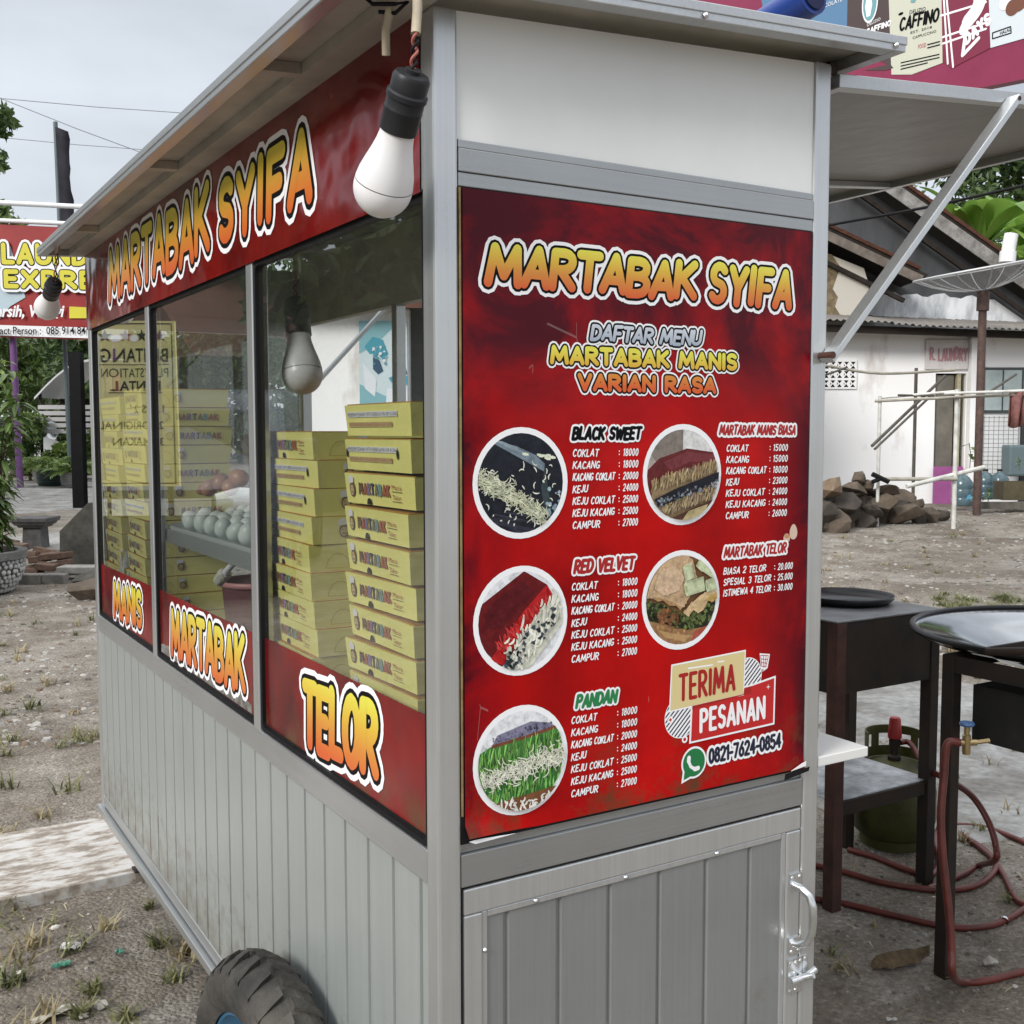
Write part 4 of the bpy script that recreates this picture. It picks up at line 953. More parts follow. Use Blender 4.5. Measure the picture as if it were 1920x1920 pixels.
for (x0, y0, x1, y1, w) in ((.10, .68, .18, .40, .12), (.66, .92, .40, .60, .11), (.55, .62, .92, .40, .09), (.08, .22, .55, .30, .15), (.62, .24, .95, .30, .13)):
    d = math.atan2(y1 - y0, x1 - x0); nx_, ny_ = -math.sin(d) * w, math.cos(d) * w
    for kk in range(7):
        f0, f1 = 1 - 2 * kk / 7, 1 - 2 * (kk + 1) / 7; sh_ = .62 + .5 * math.sin(math.pi * (kk + 1) / 8.5)
        p.poly([(x0 + nx_ * f0, y0 + ny_ * f0), (x1 + nx_ * f0, y1 + ny_ * f0), (x1 + nx_ * f1, y1 + ny_ * f1), (x0 + nx_ * f1, y0 + ny_ * f1)], (round(.47 * sh_, 2), round(.52 * sh_, 2), round(.33 * sh_, 2)))
    e_ = [(x0 + w * .32 * math.cos(t) * math.cos(d) - w * math.sin(t) * math.sin(d), y0 + w * .32 * math.cos(t) * math.sin(d) + w * math.sin(t) * math.cos(d)) for t in [q * .45 for q in range(14)]]
    p.poly(e_, (.55, .60, .40)); p.poly([(x0 + (a - x0) * .6, y0 + (c - y0) * .6) for a, c in e_], (.38, .46, .24))
p.done()
# 5: pandan pancake with cheese
p = Pic((.110, .9140), .0655); p.poly(disc((0, 0), p.ri), (.70, .71, .74)); p.poly([(-.62, .34), (-.5, .52), (.2, .68), (.62, .60), (.75, .50), (-.1, .40)], (.20, .19, .27))
for _ in range(60): x = r_.uniform(-.6, .65); p.blob(x, .50 + .14 * x + r_.uniform(-.08, .07), r_.uniform(.01, .03), vary((.10, .10, .17), r_, .7), r_)
p.poly([(-.95, .2), (-.62, .34), (.1, .42), (.95, .56), (.95, -.7), (-.4, -.74), (-.95, -.5)], (.055, .20, .045))
p.poly([(-.62, .36), (.1, .44), (.9, .56), (.9, .50), (.1, .38), (-.62, .30)], (.17, .06, .03))
for _ in range(420): x = r_.uniform(-.95, .9); y = r_.uniform(-.64, .32) + .12 * x; p.strand(x, y, r_.uniform(.08, .30), 1.5 + r_.uniform(-.25, .25), .016, vary((.16, .36, .085), r_, .7))
for _ in range(420): x = r_.uniform(-.95, .95); p.strand(x, -.13 + .17 * x + r_.gauss(0, .10), r_.uniform(.08, .24), r_.uniform(0, 3.1), .011, vary((.70, .70, .58), r_, .2), r_.uniform(-1.5, 1.5))
p.poly([(-.6, -.68), (.8, -.55), (.6, -.95), (-.4, -.95)], (.17, .07, .03))
for _ in range(50): p.strand(r_.uniform(-.6, .6), r_.uniform(-.9, -.68), r_.uniform(.08, .2), r_.uniform(0, 3.1), .02, (.74, .74, .68), r_.uniform(-2, 2))
p.done()
# price lists
L = MB(); HI = .0003
def heading(tx, a, c, z0, z1, slot): brush(L, PM, tx, a, c, z0, z1, [(.0046, 0), (.0021 if len(tx) < 13 else .00155, slot)], HI, gap=.26, slant=.2, wob=.05, rout=.0019, n=4, step=6e-6)
heading('BLACK SWEET', .1795, .2865, 1.2885, 1.3055, 1); heading('MARTABAK MANIS BIASA', .409, .550, 1.2935, 1.3085, 2)
heading('RED VELVET', .1825, .2775, 1.1285, 1.1465, 2); heading('MARTABAK TELOR', .4195, .5365, 1.1335, 1.1495, 2); heading('PANDAN', .1860, .2520, .9645, .9825, 3)
def item(tx, price, xa, xc, xb, z, hgt=.0098, wpl=None):
    lay, Wd = layout(tx, .22); k = hgt * .92
    brush(L, PM, tx, xa, min(xa + Wd * k, xc - .003), z, z + hgt, [(.00080, 0)], HI, gap=.26, slant=.2, wob=.05, rout=.0009, n=3, step=6e-6)
    brush(L, PM, ':', xc, xc + .0035, z, z + hgt, [(.00088, 0)], HI, rout=.0009, n=3)
    brush(L, PM, price, xc + .007, xb + .0005, z, z + hgt, [(.00070, 0)], HI, gap=.32, slant=.16, wob=.02, rout=.0008, n=3, step=6e-6)
names = ['COKLAT', 'KACANG', 'KACANG COKLAT', 'KEJU', 'KEJU COKLAT', 'KEJU KACANG', 'CAMPUR']
for prices, xa, xc, xb, zf, zl in ((['18000', '18000', '20000', '24000', '25000', '25000', '27000'], .181, .2485, .280, 1.2690, 1.1830),
                                   (['15000', '15000', '18000', '23000', '24000', '24000', '26000'], .4225, .4985, .5335, 1.2725, 1.1845),
                                   (['18000', '18000', '20000', '24000', '25000', '25000', '27000'], .180, .2485, .280, 1.1090, 1.0215),
                                   (['18000', '18000', '20000', '24000', '25000', '25000', '27000'], .180, .2485, .281, .9465, .8560)):
    for i, (n_, pr) in enumerate(zip(names, prices)): item(n_, pr, xa, xc, xb, zf + (zl - zf) * i / 6)
for i, (n_, pr) in enumerate((('BIASA 2 TELOR', '20.000'), ('SPESIAL 3 TELOR', '25.000'), ('ISTIMEWA 4 TELOR', '30.000'))): item(n_, pr, .420, .5105, .5465, 1.1115 - .0143 * i)
P('price_lettering', L, [M_INK_W, M_INK_K, mat('dark_red_ink', (.36, .008, .008), .36), mat('green_ink', (.015, .20, .06), .36)], menu)
# order badge: two tilted cards, striped discs, trolley, phone bubble and number
L = MB(); c_cr, c_st, c_navy, c_rd, c_dk, c_gr = 1, 0, 2, 3, 4, 5
def stripes(cx, cz, r, keep, h):
    pts = [q for q in disc((cx, cz), r, 40)]; flatpoly(L, PM, pts, h, 0)
    for k in range(-9, 10):
        o = k * .0050; dx, dz = .72, .69
        line = [(cx + o * dz - .04 * dx - .0010 * dz, cz - o * dx - .04 * dz + .0010 * dx), (cx + o * dz + .04 * dx - .0010 * dz, cz - o * dx + .04 * dz + .0010 * dx),
                (cx + o * dz + .04 * dx + .0010 * dz, cz - o * dx + .04 * dz - .0010 * dx), (cx + o * dz - .04 * dx + .0010 * dz, cz - o * dx - .04 * dz - .0010 * dx)]
        q = clip_circle(line, (cx, cz), r * .96)
        if len(q) > 2: flatpoly(L, PM, q, h + 2e-5, c_navy)
stripes(.466, .972, .0255, None, .00020); stripes(.352, .932, .0275, None, .00020)
flatpoly(L, PM, [(.3655, .8950), (.5165, .8995), (.5175, .9670), (.3675, .9450)], .00030, 0); flatpoly(L, PM, [(.3685, .8975), (.5138, .9020), (.5148, .9640), (.3705, .9425)], .00034, c_rd)
flatpoly(L, PM, [(.3315, .9410), (.4600, .9470), (.4620, 1.0085), (.3345, 1.0025)], .00040, 0); flatpoly(L, PM, [(.3335, .9430), (.4582, .9490), (.4602, 1.0065), (.3362, 1.0005)], .00044, c_cr)
flatpoly(L, PM, [(.3700, .9395), (.4585, .9475), (.4725, .9480), (.4725, .9580), (.4600, .9570), (.4586, .9488), (.3700, .9445)], .00046, c_dk)
flatpoly(L, PM, rect(.362, .9935, .404, .9955), .00048, 0); flatpoly(L, PM, rect(.412, .9965, .424, .9983), .00048, 0)
brush(L, PM, 'TERIMA', .3465, .4440, .9520, .9890, [(.0026, c_dk)], .0005, gap=.30, tilt=.0035, rout=.0026, n=4); 
brush(L, PM, 'PESANAN', .3825, .4990, .9060, .9390, [(.0026, 0)], .0005, gap=.30, tilt=.0035, rout=.0026, n=4)
for a in range(4): flatpoly(L, PM, [(.5035 + .0008 * math.cos(a * 1.5708 + 1.5708), .9530 + .0008 * math.sin(a * 1.5708 + 1.5708)), (.5035 + .0042 * math.cos(a * 1.5708), .9530 + .0042 * math.sin(a * 1.5708)), (.5035 - .0008 * math.cos(a * 1.5708 + 1.5708), .9530 - .0008 * math.sin(a * 1.5708 + 1.5708))], .0006 + a * 1e-5, 0)
flatpoly(L, PM, [(.487, 1.001), (.506, .998), (.502, .979), (.493, .975), (.490, .980)], .0003, 0)
for a, c in (((.489, .998), (.503, .996)), ((.4895, .993), (.5015, .991)), ((.490, .988), (.5, .986)), ((.4915, .983), (.499, .981)), ((.489, .998), (.4915, .982)), ((.494, .997), (.495, .981)), ((.499, .9965), (.497, .981)), ((.503, .996), (.499, .981))): capsule(L, PM, a, c, .0005, .00034 + a[1] * 1e-5, c_dk, 3)
for q in ((.4935, .9775), (.4985, .9765)): flatpoly(L, PM, disc(q, .0013, 8), .00038, c_dk)
for q, r1 in (((.334, .931), .0052), ((.358, .902), .0048)): flatpoly(L, PM, disc(q, r1, 4 if q[0] < .34 else 16), .00030, 0); flatpoly(L, PM, disc(q, r1 * .5, 4 if q[0] < .34 else 16), .00033, c_rd)
flatpoly(L, PM, disc((.374, .8690), .0212), .00030, 0); flatpoly(L, PM, [(.3530, .8440), (.3560, .8640), (.3700, .8490)], .00031, 0)
flatpoly(L, PM, disc((.374, .8690), .0185), .00035, c_gr); flatpoly(L, PM, [(.3568, .8480), (.3585, .8620), (.3690, .8515)], .00036, c_gr)
for i, (a, c, r1) in enumerate((((.3655, .8765), (.3650, .8720), .0030), ((.3650, .8720), (.3685, .8645), .0022), ((.3685, .8645), (.3755, .8600), .0022), ((.3755, .8600), (.3812, .8605), .0030))): capsule(L, PM, a, c, r1, .0004 + i * 1e-5, 0)
brush(L, PM, '0821-7624-0854', .3985, .5300, .8620, .8840, [(.0056, 0), (.0021, c_navy)], .0003, gap=.24, tilt=.003, rout=.0021, n=4, step=6e-6)
flatpoly(L, PM, [(.546 + .0072 * math.cos(t) * (1 - .18 * math.sin(t)), 1.1625 + .0105 * math.sin(t)) for t in np.linspace(0, 6.283, 24)[:-1]], .0004, 6)
flatpoly(L, PM, disc((.5335, 1.1545), .0062, 18), .00043, 6); flatpoly(L, PM, disc((.5340, 1.1570), .0048, 14, .003), .00046, 7)
P('order_badge', L, [M_INK_W, mat('cream_ink', (.66, .55, .27), .36), mat('navy_ink', (.015, .018, .04), .36), mat('signal_red_ink', (.50, .012, .014), .36), mat('dark_red_ink'), mat('phone_green_ink', (.008, .17, .05), .36),
                     mat('eggshell_ink', (.62, .46, .36), .36), mat('yolk_ink', (.48, .25, .10), .36)], menu)
# ------------------------------------------------------------------ lamps hanging under the eaves
def lamp(label, C, axis, s=1.0, loc_wire=()):
    """C = centre of the globe, axis = unit vector from the globe up towards the socket"""
    ax = Vector(axis).normalized(); t = thing('light_bulb', label, 'light bulb', C, 'bare bulbs hung on the food cart')
    def lt(name, prof, m, parent=t):
        b = MB(); b.lathe([(r * s, h * s) for r, h in prof], C, 40, ax=ax); return P(name, b, m, parent, sharp=35)
    R = .0325
    lt('diffuser', [(.0001, -R)] + [(R * math.sin(RAD(a)), -R * math.cos(RAD(a))) for a in range(10, 100, 8)], mat('frosted_diffuser', (.82, .82, .84), .3))
    lt('bulb_housing', [(R * .992, .0055), (R * .985, .008), (R * .93, .018), (R * .82, .030), (R * .71, .041), (R * .62, .052), (R * .58, .060), (R * .57, .067), (.0001, .067)], mat('white_bulb_plastic', (.78, .78, .79), .32))
    so = lt('socket', [(.0001, .0655), (.0205, .0655), (.0205, .088), (.0208, .0885), (.0208, .0895), (.0205, .090), (.0205, .100), (.0220, .101), (.0220, .106), (.0200, .108), (.0200, .122), (.0175, .126), (.0085, .127), (.0085, .131), (.0001, .131)], mat('black_bakelite', (.022, .023, .026), .42))
    top = Vector(C) + ax * .129 * s
    for i, (m, ph) in enumerate(((mat('red_wire', (.34, .10, .08), .5), 0), (M_BLACK, 3.14))):
        b = MB(); pts = []
        end = Vector(loc_wire[0]); n = 16
        for k in range(n + 1):
            f = k / n; q = top.lerp(end, f) + Vector((.0028 * math.cos(ph + f * 11), .0028 * math.sin(ph + f * 11), 0)); pts.append(q)
        b.tube(pts, .0016, 6); P('wire', b, m, t)
    b = MB(); b.tube([Vector(q) for q in loc_wire], .0052, 8); P('cable_sheath', b, mat('cream_cable_sheath', (.42, .36, .26), .6, noise=(30, .3)), t)
    return t
cN, tN = onX(718, 352, -.062), onX(770, 152, -.062)
lamp('white bulb in a black socket, large and close beside the front corner post', cN, (tN - cN).normalized(), .96, [tN + V3(.004, -.004, .045), tN + V3(.008, .0, .070), tN + V3(.012, .008, .092), tN + V3(.022, .012, .1)])
b = MB(); b.tube([(-.052, -.010, 1.752), (-.054, -.006, 1.735), (-.050, .012, 1.722), (-.046, .020, 1.700)], .0045, 8)
b.tube([(-.075, .01, 1.752), (-.070, .0, 1.742), (-.055, -.022, 1.738), (-.044, -.028, 1.740), (-.05, -.012, 1.733), (-.06, .006, 1.738)], .0022, 6, 1)
tag(b.build('cable_knot', [mat('cream_cable_sheath'), M_BLACK]), 'knotted cream and black cable ends tied under the roof corner', 'cable')
cF = onX(88, 577, -.085); tF = onX(103, 518, -.085)
lamp('white bulb in a black socket, small, at the far end of the roof edge', cF, (Vector((0, .0, 0)) + (tF - cF)).normalized() + Vector((.02, 0, 0)), 1.0, [tF + Vector((0, -.04, .055)), tF + Vector((0, -.06, .07)), tF + Vector((0, -.09, .075))])

cI = onD(567, 702, 1.80); tI = onD(556, 580, 1.82)
lamp('bulb in a black socket hanging inside the cart above the low carton stack', cI, (tI - cI).normalized(), 1.02, [tI + V3(0, 0, .05), tI + V3(.002, .004, .12), Vector((tI.x + .004, tI.y + .01, zu(tI.x) + .004))])

# ------------------------------------------------------------------ cartons of martabak
BW, BD, BH = .210, .200, .0418
def carton_mesh():
    b = MB(); t = .0035
    b.add([(-BD / 2 + t, -BW / 2 + t, 0), (BD / 2 - t, -BW / 2 + t, 0), (BD / 2 - t, BW / 2 - t, 0), (-BD / 2 + t, BW / 2 - t, 0),
           (-BD / 2, -BW / 2, BH - .001), (BD / 2, -BW / 2, BH - .001), (BD / 2, BW / 2, BH - .001), (-BD / 2, BW / 2, BH - .001)],
          [(0, 3, 2, 1), (4, 5, 6, 7), (0, 1, 5, 4), (1, 2, 6, 5), (2, 3, 7, 6), (3, 0, 4, 7)], 0)
    b.box((-BD / 2 + .003, -BW / 2 + .003, BH - .0009), (BD / 2 - .003, BW / 2 - .003, BH + .0006), 1)
    return b
def face_plane(side):
    # front face leans out by t over the height; -x face (front) or -y face (side)
    if side == 'front': return Plane2((-BD / 2 + .0022, BW / 2, 0), (0, -1, 0), Vector((-.083, 0, 1)).normalized(), (-1, 0, 0))
    return Plane2((-BD / 2, -BW / 2 + .0022, 0), (1, 0, 0), Vector((0, -.083, 1)).normalized(), (0, -1, 0))
MC = [M_INK_W, mat('brown_print', (.17, .10, .07), .6), mat('dark_blue_print', (.05, .05, .10), .6), mat('brick_red_print', (.42, .13, .08), .6), mat('violet_print', (.25, .18, .36), .6),
      mat('grey_print', (.22, .20, .17), .6), mat('teal_print', (.22, .36, .36), .6), mat('olive_crease', (.46, .38, .05), .7), mat('hole_black', (.02, .015, .01), .9), mat('skin_print', (.60, .47, .24), .6)]
def cook(b, PL, s, t, k, h0):      # small round cook's head with a white cap
    flatpoly(b, PL, disc((s, t), k, 18, k * 1.25), h0, 1); flatpoly(b, PL, disc((s - k * .1, t - k * .1), k * .68, 14, k * .85), h0 + 3e-5, 9)
    flatpoly(b, PL, [(s - k * 1.25, t + k * .9), (s + k * .55, t + k * 1.1), (s + k * .7, t + k * 1.9), (s - k * .3, t + k * 2.3), (s - k * 1.3, t + k * 1.9)], h0 + 6e-5, 0)
    flatpoly(b, PL, rect(s - k * .45, t - k * .55, s + k * .35, t - k * .35), h0 + 6e-5, 1)
    for d in (-.35, .25): flatpoly(b, PL, disc((s + d * k, t + k * .2), k * .12, 6), h0 + 6e-5, 1)
def print_A():
    b = MB(); PL = face_plane('front'); h = .0004
    cook(b, PL, .026, .019, .0085, h)
    cl = [1, 3, 4, 2, 5, 6, 3, 3]; lay, Wd = layout('MARTABAK', .18); x0, x1 = .047, .140; sc = (x1 - x0) / Wd
    for i, ((x, st), ch) in enumerate(zip(lay, 'MARTABAK')):
        wch = G[ch][0]; brush(b, PL, ch, x0 + x * sc - .001, x0 + (x + wch) * sc + .001, .0125, .0295, [(.0019, cl[i])], h, rout=.0019, n=3)
    plain(b, PL, 'Manis', .147, .0235, .0062, 3, h, width=.026); plain(b, PL, 'Telor', .147, .0105, .0062, 3, h, width=.024)
    flatpoly(b, PL, rect(.146, .0205, .175, .0213), h, 1); flatpoly(b, PL, rect(.146, .0078, .173, .0086), h, 1)
    flatpoly(b, PL, [(.0770 + .0075 * math.cos(RAD(a)), .0008 + .0085 * math.sin(RAD(a))) for a in range(0, 181, 20)], h, 8)
    PS = face_plane('side'); pts = [(.046 + .018 * math.cos(RAD(a)), .006 + .022 * math.sin(RAD(a))) for a in range(180, -1, -15)]
    for p0, p1 in zip(pts[:-1], pts[1:]): capsule(b, PS, p0, p1, .0004, h + p0[0] * 1e-4, 7, 2)
    capsule(b, PS, (.028, .006), (.064, .006), .0003, h, 7, 2); cook(b, PS, .082, .020, .0078, h)
    return b
def print_B(holes):
    b = MB(); PL = face_plane('front'); h = .0004
    flatpoly(b, PL, rect(.012, .0245, .172, .0318), h - .0001, 0)
    plain(b, PL, 'MENERIMA PESANAN UNTUK BERBAGAI MACAM ACARA', .013, .0255, .0052, 2, h, width=.158, res=1)
    flatpoly(b, PL, rect(.014, .0115, .155, .0180), h - .0001, 9)
    plain(b, PL, '- KEPUASAN ANDA ADALAH KEBAHAGIAAN KAMI', .014, .0125, .0048, 3, h, width=.140, res=1)
    if holes:
        for s in (.009, .172): flatpoly(b, PL, disc((s, .0225), .0032, 12, .0062), h + .0001, 8)
    PS = face_plane('side'); cook(b, PS, .052, .020, .0085, h)
    for i, (ch, c) in enumerate(zip('MARTABAK', (1, 3, 4, 2, 5, 6, 3, 3))): brush(b, PS, ch, .076 + i * .0125, .086 + i * .0125, .0125, .0285, [(.0017, c)], h, rout=.0017, n=3)
    return b
_prints = [print_A(), print_B(True), print_B(False)]
_me = {}
def make_carton(kind, loc, rz, label, group):
    if kind not in _me:
        o = carton_mesh().build('carton', [M_YBOX, M_YIN]); p = _prints[kind].build('carton_print', MC, o, org=(0, 0, 0)); _me[kind] = o
        o.location = loc; o.rotation_euler = (0, 0, rz); return tag(o, label, 'carton', group)
    c = dup(_me[kind], loc, rz, label, group); return c
ORD = ['topmost', 'second', 'third', 'fourth', 'fifth', 'sixth', 'seventh', 'eighth', 'ninth', 'tenth', 'eleventh', 'twelfth', 'thirteenth']
rb = random.Random(4)
def stack(cx, cy, top, kinds, desc, group, z0=.8347, jit=.006):
    n = int(round((top - z0) / (BH + .0022))); step = (top - z0) / n
    for i in range(n):
        k = kinds[i] if i < len(kinds) else 0; from_top = i; z = z0 + (n - 1 - i) * step
        lab = ('%s yellow carton of %s' if i == 0 else '%s yellow carton from the top of %s') % (ORD[i], desc)
        make_carton(k, (cx + rb.uniform(-jit, jit) * .5, cy + rb.uniform(-jit, jit), z), RAD(rb.uniform(-2.6, 2.6)), lab, group)
stack(.034 + BD / 2, .131 + BW / 2, 1.340, [2, 1, 0, 0, 0, 0, 0, 0, 0, 0, 0, 0], 'the tall stack nearest the corner post', 'yellow cartons stacked behind the near window')
stack(.034 + BD / 2, .462 + BW / 2, 1.300, [0, 1, 1, 2, 0, 0, 0, 0, 0, 0, 0], 'the lower stack beside the near window mullion', 'yellow cartons stacked behind the near window')
stack(.022 + BD / 2, 1.735 + BW / 2, 1.386, [2, 2, 0, 0, 2, 0, 0, 0, 0, 0, 0, 0], 'the stack in the far corner of the cart', 'yellow cartons stacked behind the far window', jit=.003)
stack(.028 + BD / 2, 1.500 + BW / 2, 1.400, [0, 2, 2, 0, 2, 0, 2, 0, 0, 0, 0, 0], 'the right stack behind the far window', 'yellow cartons stacked behind the far window', jit=.004)

# ------------------------------------------------------------------ eggs on their tray
b = MB(); b.box((.036, M2 + .03, SHZ + .0005), (.30, M1 - .018, SHZ + .004)); 
for yy in (M2 + .03, M1 - .020): b.box((.036, yy, SHZ + .0042), (.30, yy + .0022, SHZ + .016))
b.box((.036, M2 + .033, SHZ + .0042), (.0382, M1 - .021, SHZ + .010))
tag(b.build('egg_tray', mat('clear_grey_tray', (.50, .54, .52), .3)), 'low grey tray holding rows of eggs on the shelf', 'tray')
egg_prof = [(.0001, -.0205)] + [(.0205 * math.sin(RAD(a)) * (1 - .02 * math.cos(RAD(a))), -.0205 * math.cos(RAD(a)) if a < 90 else -.0285 * math.cos(RAD(a))) for a in range(15, 180, 15)] + [(.0001, .0285)]
def egg(m, name):
    b = MB(); b.lathe(egg_prof, (0, 0, 0), 20); return b.build(name, m, org=(0, 0, 0))
duck = egg(mat('pale_green_eggshell', (.68, .76, .72), .42, noise=(7, .14)), 'duck_egg'); hen = egg(mat('brown_eggshell', (.52, .27, .15), .4, noise=(6, .18)), 'hen_egg')
ud = uh = 0; re_ = random.Random(2)
for row, (x, off, zl) in enumerate(((.060, 0, 0), (.098, .041, .002), (.137, 0, .004), (.176, .041, .006))):
    y = M2 + .062 + off
    while y < M1 - .050:
        brown = False
        o = duck if ud == 0 else duck.copy()
        if ud: COL.objects.link(o)
        ud += 1; o.location = (x + re_.uniform(-.003, .003), y + re_.uniform(-.003, .003), SHZ + .0265 + zl); o.rotation_euler = (re_.uniform(-.5, .5), re_.uniform(-.7, .2), re_.uniform(0, 6))
        o.scale = (re_.uniform(.84, .94),) * 3; o.location.z -= .003; tag(o, 'pale green duck egg standing among others on the tray in the middle window', 'egg', 'pale green duck eggs on the tray'); y += .074
for i, (px, py) in enumerate(((374, 918), (413, 905), (450, 897), (432, 914), (392, 916), (356, 922))):
    q = onX(px, py, .155); x, y, dz = q.x, q.y, q.z - SHZ - .027
    o = hen if i == 0 else hen.copy()
    if i: COL.objects.link(o)
    o.location = (x, y, SHZ + .027 + dz); o.rotation_euler = (1.2 + re_.uniform(-.3, .3), re_.uniform(-.4, .4), re_.uniform(0, 6)); tag(o, 'brown hen egg lying behind the pale green eggs', 'egg', 'brown hen eggs behind the duck eggs'); o.scale = (.92, .92, .92)
# tub with a pastry brush, white bottle
c = onX(432, 1075, .10); tub = thing('plastic_tub', 'dark pink plastic tub on the counter in the middle window', 'tub', (c.x + .06, c.y, .835))
b = MB(); b.lathe([(.0001, 0), (.062, 0), (.075, .150), (.079, .152), (.079, .160), (.072, .160), (.060, .006), (.0001, .006)], (c.x + .06, c.y, .835), 32); P('tub_body', b, mat('maroon_plastic', (.16, .06, .07), .45), tub, sharp=40)
b = MB(); b.lathe([(.0790, .1535), (.0815, .155), (.0815, .163), (.0785, .164)], (c.x + .06, c.y, .835), 32); P('tub_rim', b, mat('pink_plastic', (.55, .25, .26), .4), tub)
a_, b_ = onX(410, 1090, .035), onX(450, 1040, .05); t = thing('pastry_brush', 'white pastry brush leaning inside the middle window', 'brush', a_)
d = (b_ - a_); bm = MB(); bm.tube([a_, a_ + d * .28, a_ + d * .34], [.011, .013, .009], 10); P('bristles', bm, mat('cream_bristle', (.68, .66, .58), .8, bump=(200, .5)), t)
bm = MB(); bm.tube([a_ + d * .34, a_ + d * .6, a_ + d * .85, b_], [.007, .006, .009, .007], 10); P('brush_handle', bm, M_WHITE, t)
c = onX(238, 1075, .035); t = thing('white_bottle', 'white cylindrical bottle standing in front of the far cartons', 'bottle', (c.x, c.y, .835))
ztop = onX(238, 1030, .035).z; b = MB(); b.lathe([(.0001, 0), (.0155, 0), (.0165, .004), (.0165, ztop - .835 - .022), (.015, ztop - .835 - .018)], (c.x, c.y, .835), 24); P('bottle_body', b, mat('white_bottle_plastic', (.62, .63, .63), .35, noise=(30, .2)), t)
b = MB(); b.lathe([(.0155, ztop - .835 - .018), (.0155, ztop - .835), (.0001, ztop - .835)], (c.x, c.y, .835), 24); P('bottle_cap', b, M_WHITE, t, sharp=40)
# ------------------------------------------------------------------ right of the cart: stove stands, gas, hoses
M_PLATE = mat('worn_grey_steel_sheet', (.24, .25, .26), .36, metal=.55, noise=(5, .45), bump=(16, .10))
M_SHEETW = mat('scuffed_pale_sheet', (.62, .64, .67), .45, metal=.2, noise=(14, .6), bump=(40, .1))
X1a, X1b, Y1a, Y1b, Z1 = 1.672, 2.082, .938, 1.262, .795
t1 = thing('stove_stand', 'dark steel stove stand with deep sides and a pale lower shelf, beside the cart corner', 'stove stand', (1.87, 1.1, 0))
b = MB(); b.box((X1a - .004, Y1a - .004, Z1 - .004), (X1b + .006, Y1b + .004, Z1 + .002)); P('top_plate', b, M_PLATE, t1, bevel=.002)
b = MB(); b.box((X1a, Y1a, .598), (X1b, Y1a + .003, Z1 - .0045)); P('side_panel', b, M_STEEL, t1)
b = MB(); b.box((X1a, Y1b - .003, .598), (X1b, Y1b, Z1 - .0045)); P('side_panel', b, M_STEEL, t1)
for x in (X1a, X1b - .003):
    b = MB(); b.box((x, Y1a + .0035, .598), (x + .003, Y1b - .0035, Z1 - .0045)); P('side_panel', b, M_STEEL, t1)
for x, y in ((X1a - .002, Y1a - .003), (X1b - .032, Y1a - .003), (X1a - .002, Y1b - .033), (X1b - .032, Y1b - .033)):
    b = MB(); b.box((x, y, gz(x, y) - .01), (x + .036, y + .036, Z1 - .005)); P('leg', b, [M_RUST if (x < 1.7 and y < 1) else M_STEEL][0], t1, bevel=.002)
b = MB(); b.box((X1a + .036, Y1a + .004, .262), (X1b - .034, Y1a + .010, .300)); P('shelf_rail', b, M_STEEL, t1); b = MB(); b.box((X1a + .036, Y1b - .010, .262), (X1b - .034, Y1b - .004, .300)); P('shelf_rail', b, M_STEEL, t1)
b = MB(); b.box((X1a + .012, Y1a + .012, .3005), (X1b - .01, Y1b - .012, .304)); P('lower_shelf', b, M_SHEETW, t1)
c = onZ(1545, 1118, Z1 + .02)
b = MB(); pc = (1.95, 1.16, Z1 + .0022); R = .135
b.lathe([(.0001, .003), (R * .86, .003), (R * .97, .016), (R, .024), (R * 1.01, .024), (R * 1.0, .014), (R * .88, 0), (.0001, 0)], pc, 40)
tag(b.build('griddle_pan', mat('black_iron_pan', (.025, .025, .027), .3, metal=.6)), 'round black iron griddle pan on top of the stove stand', 'pan')
# second stand, nearer, partly outside the picture
X2a, X2b, Y2a, Y2b, Z2 = 1.640, 2.20, .02, .588, .775
t2 = thing('stove_stand', 'black steel stove stand under the wide shallow wok at the right edge', 'stove stand', (1.9, .3, 0))
for x, y in ((X2a, Y2b - .032), (X2a, Y2a), (X2b - .032, Y2b - .032), (X2b - .032, Y2a)):
    b = MB(); b.box((x, y, gz(x, y) - .01), (x + .032, y + .032, Z2)); P('leg', b, M_STEEL, t2, bevel=.002)
b = MB(); b.box((X2a + .002, Y2a + .0325, .735), (X2a + .010, Y2b - .0325, Z2)); b.box((X2b - .010, Y2a + .0325, .735), (X2b - .002, Y2b - .0325, Z2)); b.box((X2a + .0325, Y2a + .002, .735), (X2b - .0325, Y2a + .01, Z2)); b.box((X2a + .0325, Y2b - .01, .735), (X2b - .0325, Y2b - .002, Z2)); P('top_rail', b, M_STEEL, t2)
b = MB(); b.box((X2a + .05, Y2a + .05, .575), (X2b - .05, Y2b - .05, .705)); P('burner_box', b, mat('soot_black_steel', (.010, .010, .011), .7, noise=(12, .5, (.03, .028, .025))), t2)
b = MB(); wc = (2.02, .485, .802); R = .392
prof = [(.0001, -.085), (.10, -.082), (.20, -.068), (.28, -.046), (R * .93, -.010), (R * .985, -.002), (R, .003), (R * 1.004, .000), (R * 1.0, -.010), (R * .94, -.020), (.285, -.056), (.20, -.078), (.10, -.092), (.0001, -.095)]
b.lathe([(.0001, -.078), (.08, -.076), (.15, -.068), (.21, -.053), (.265, -.031), (.31, -.016), (R * .93, -.007), (R * .975, .0), (R * .985, .003), (R * .985, -.006), (R * .95, -.016), (.31, -.024), (.27, -.040), (.20, -.066), (.0001, -.090)], wc, 96)
wok = tag(b.build('wide_pan', mat('oiled_black_steel', (.40, .41, .425), .09, metal=1.0, noise=(4, .25)), sharp=50), 'wide shallow black steel pan with a glossy face reflecting the sky', 'pan')
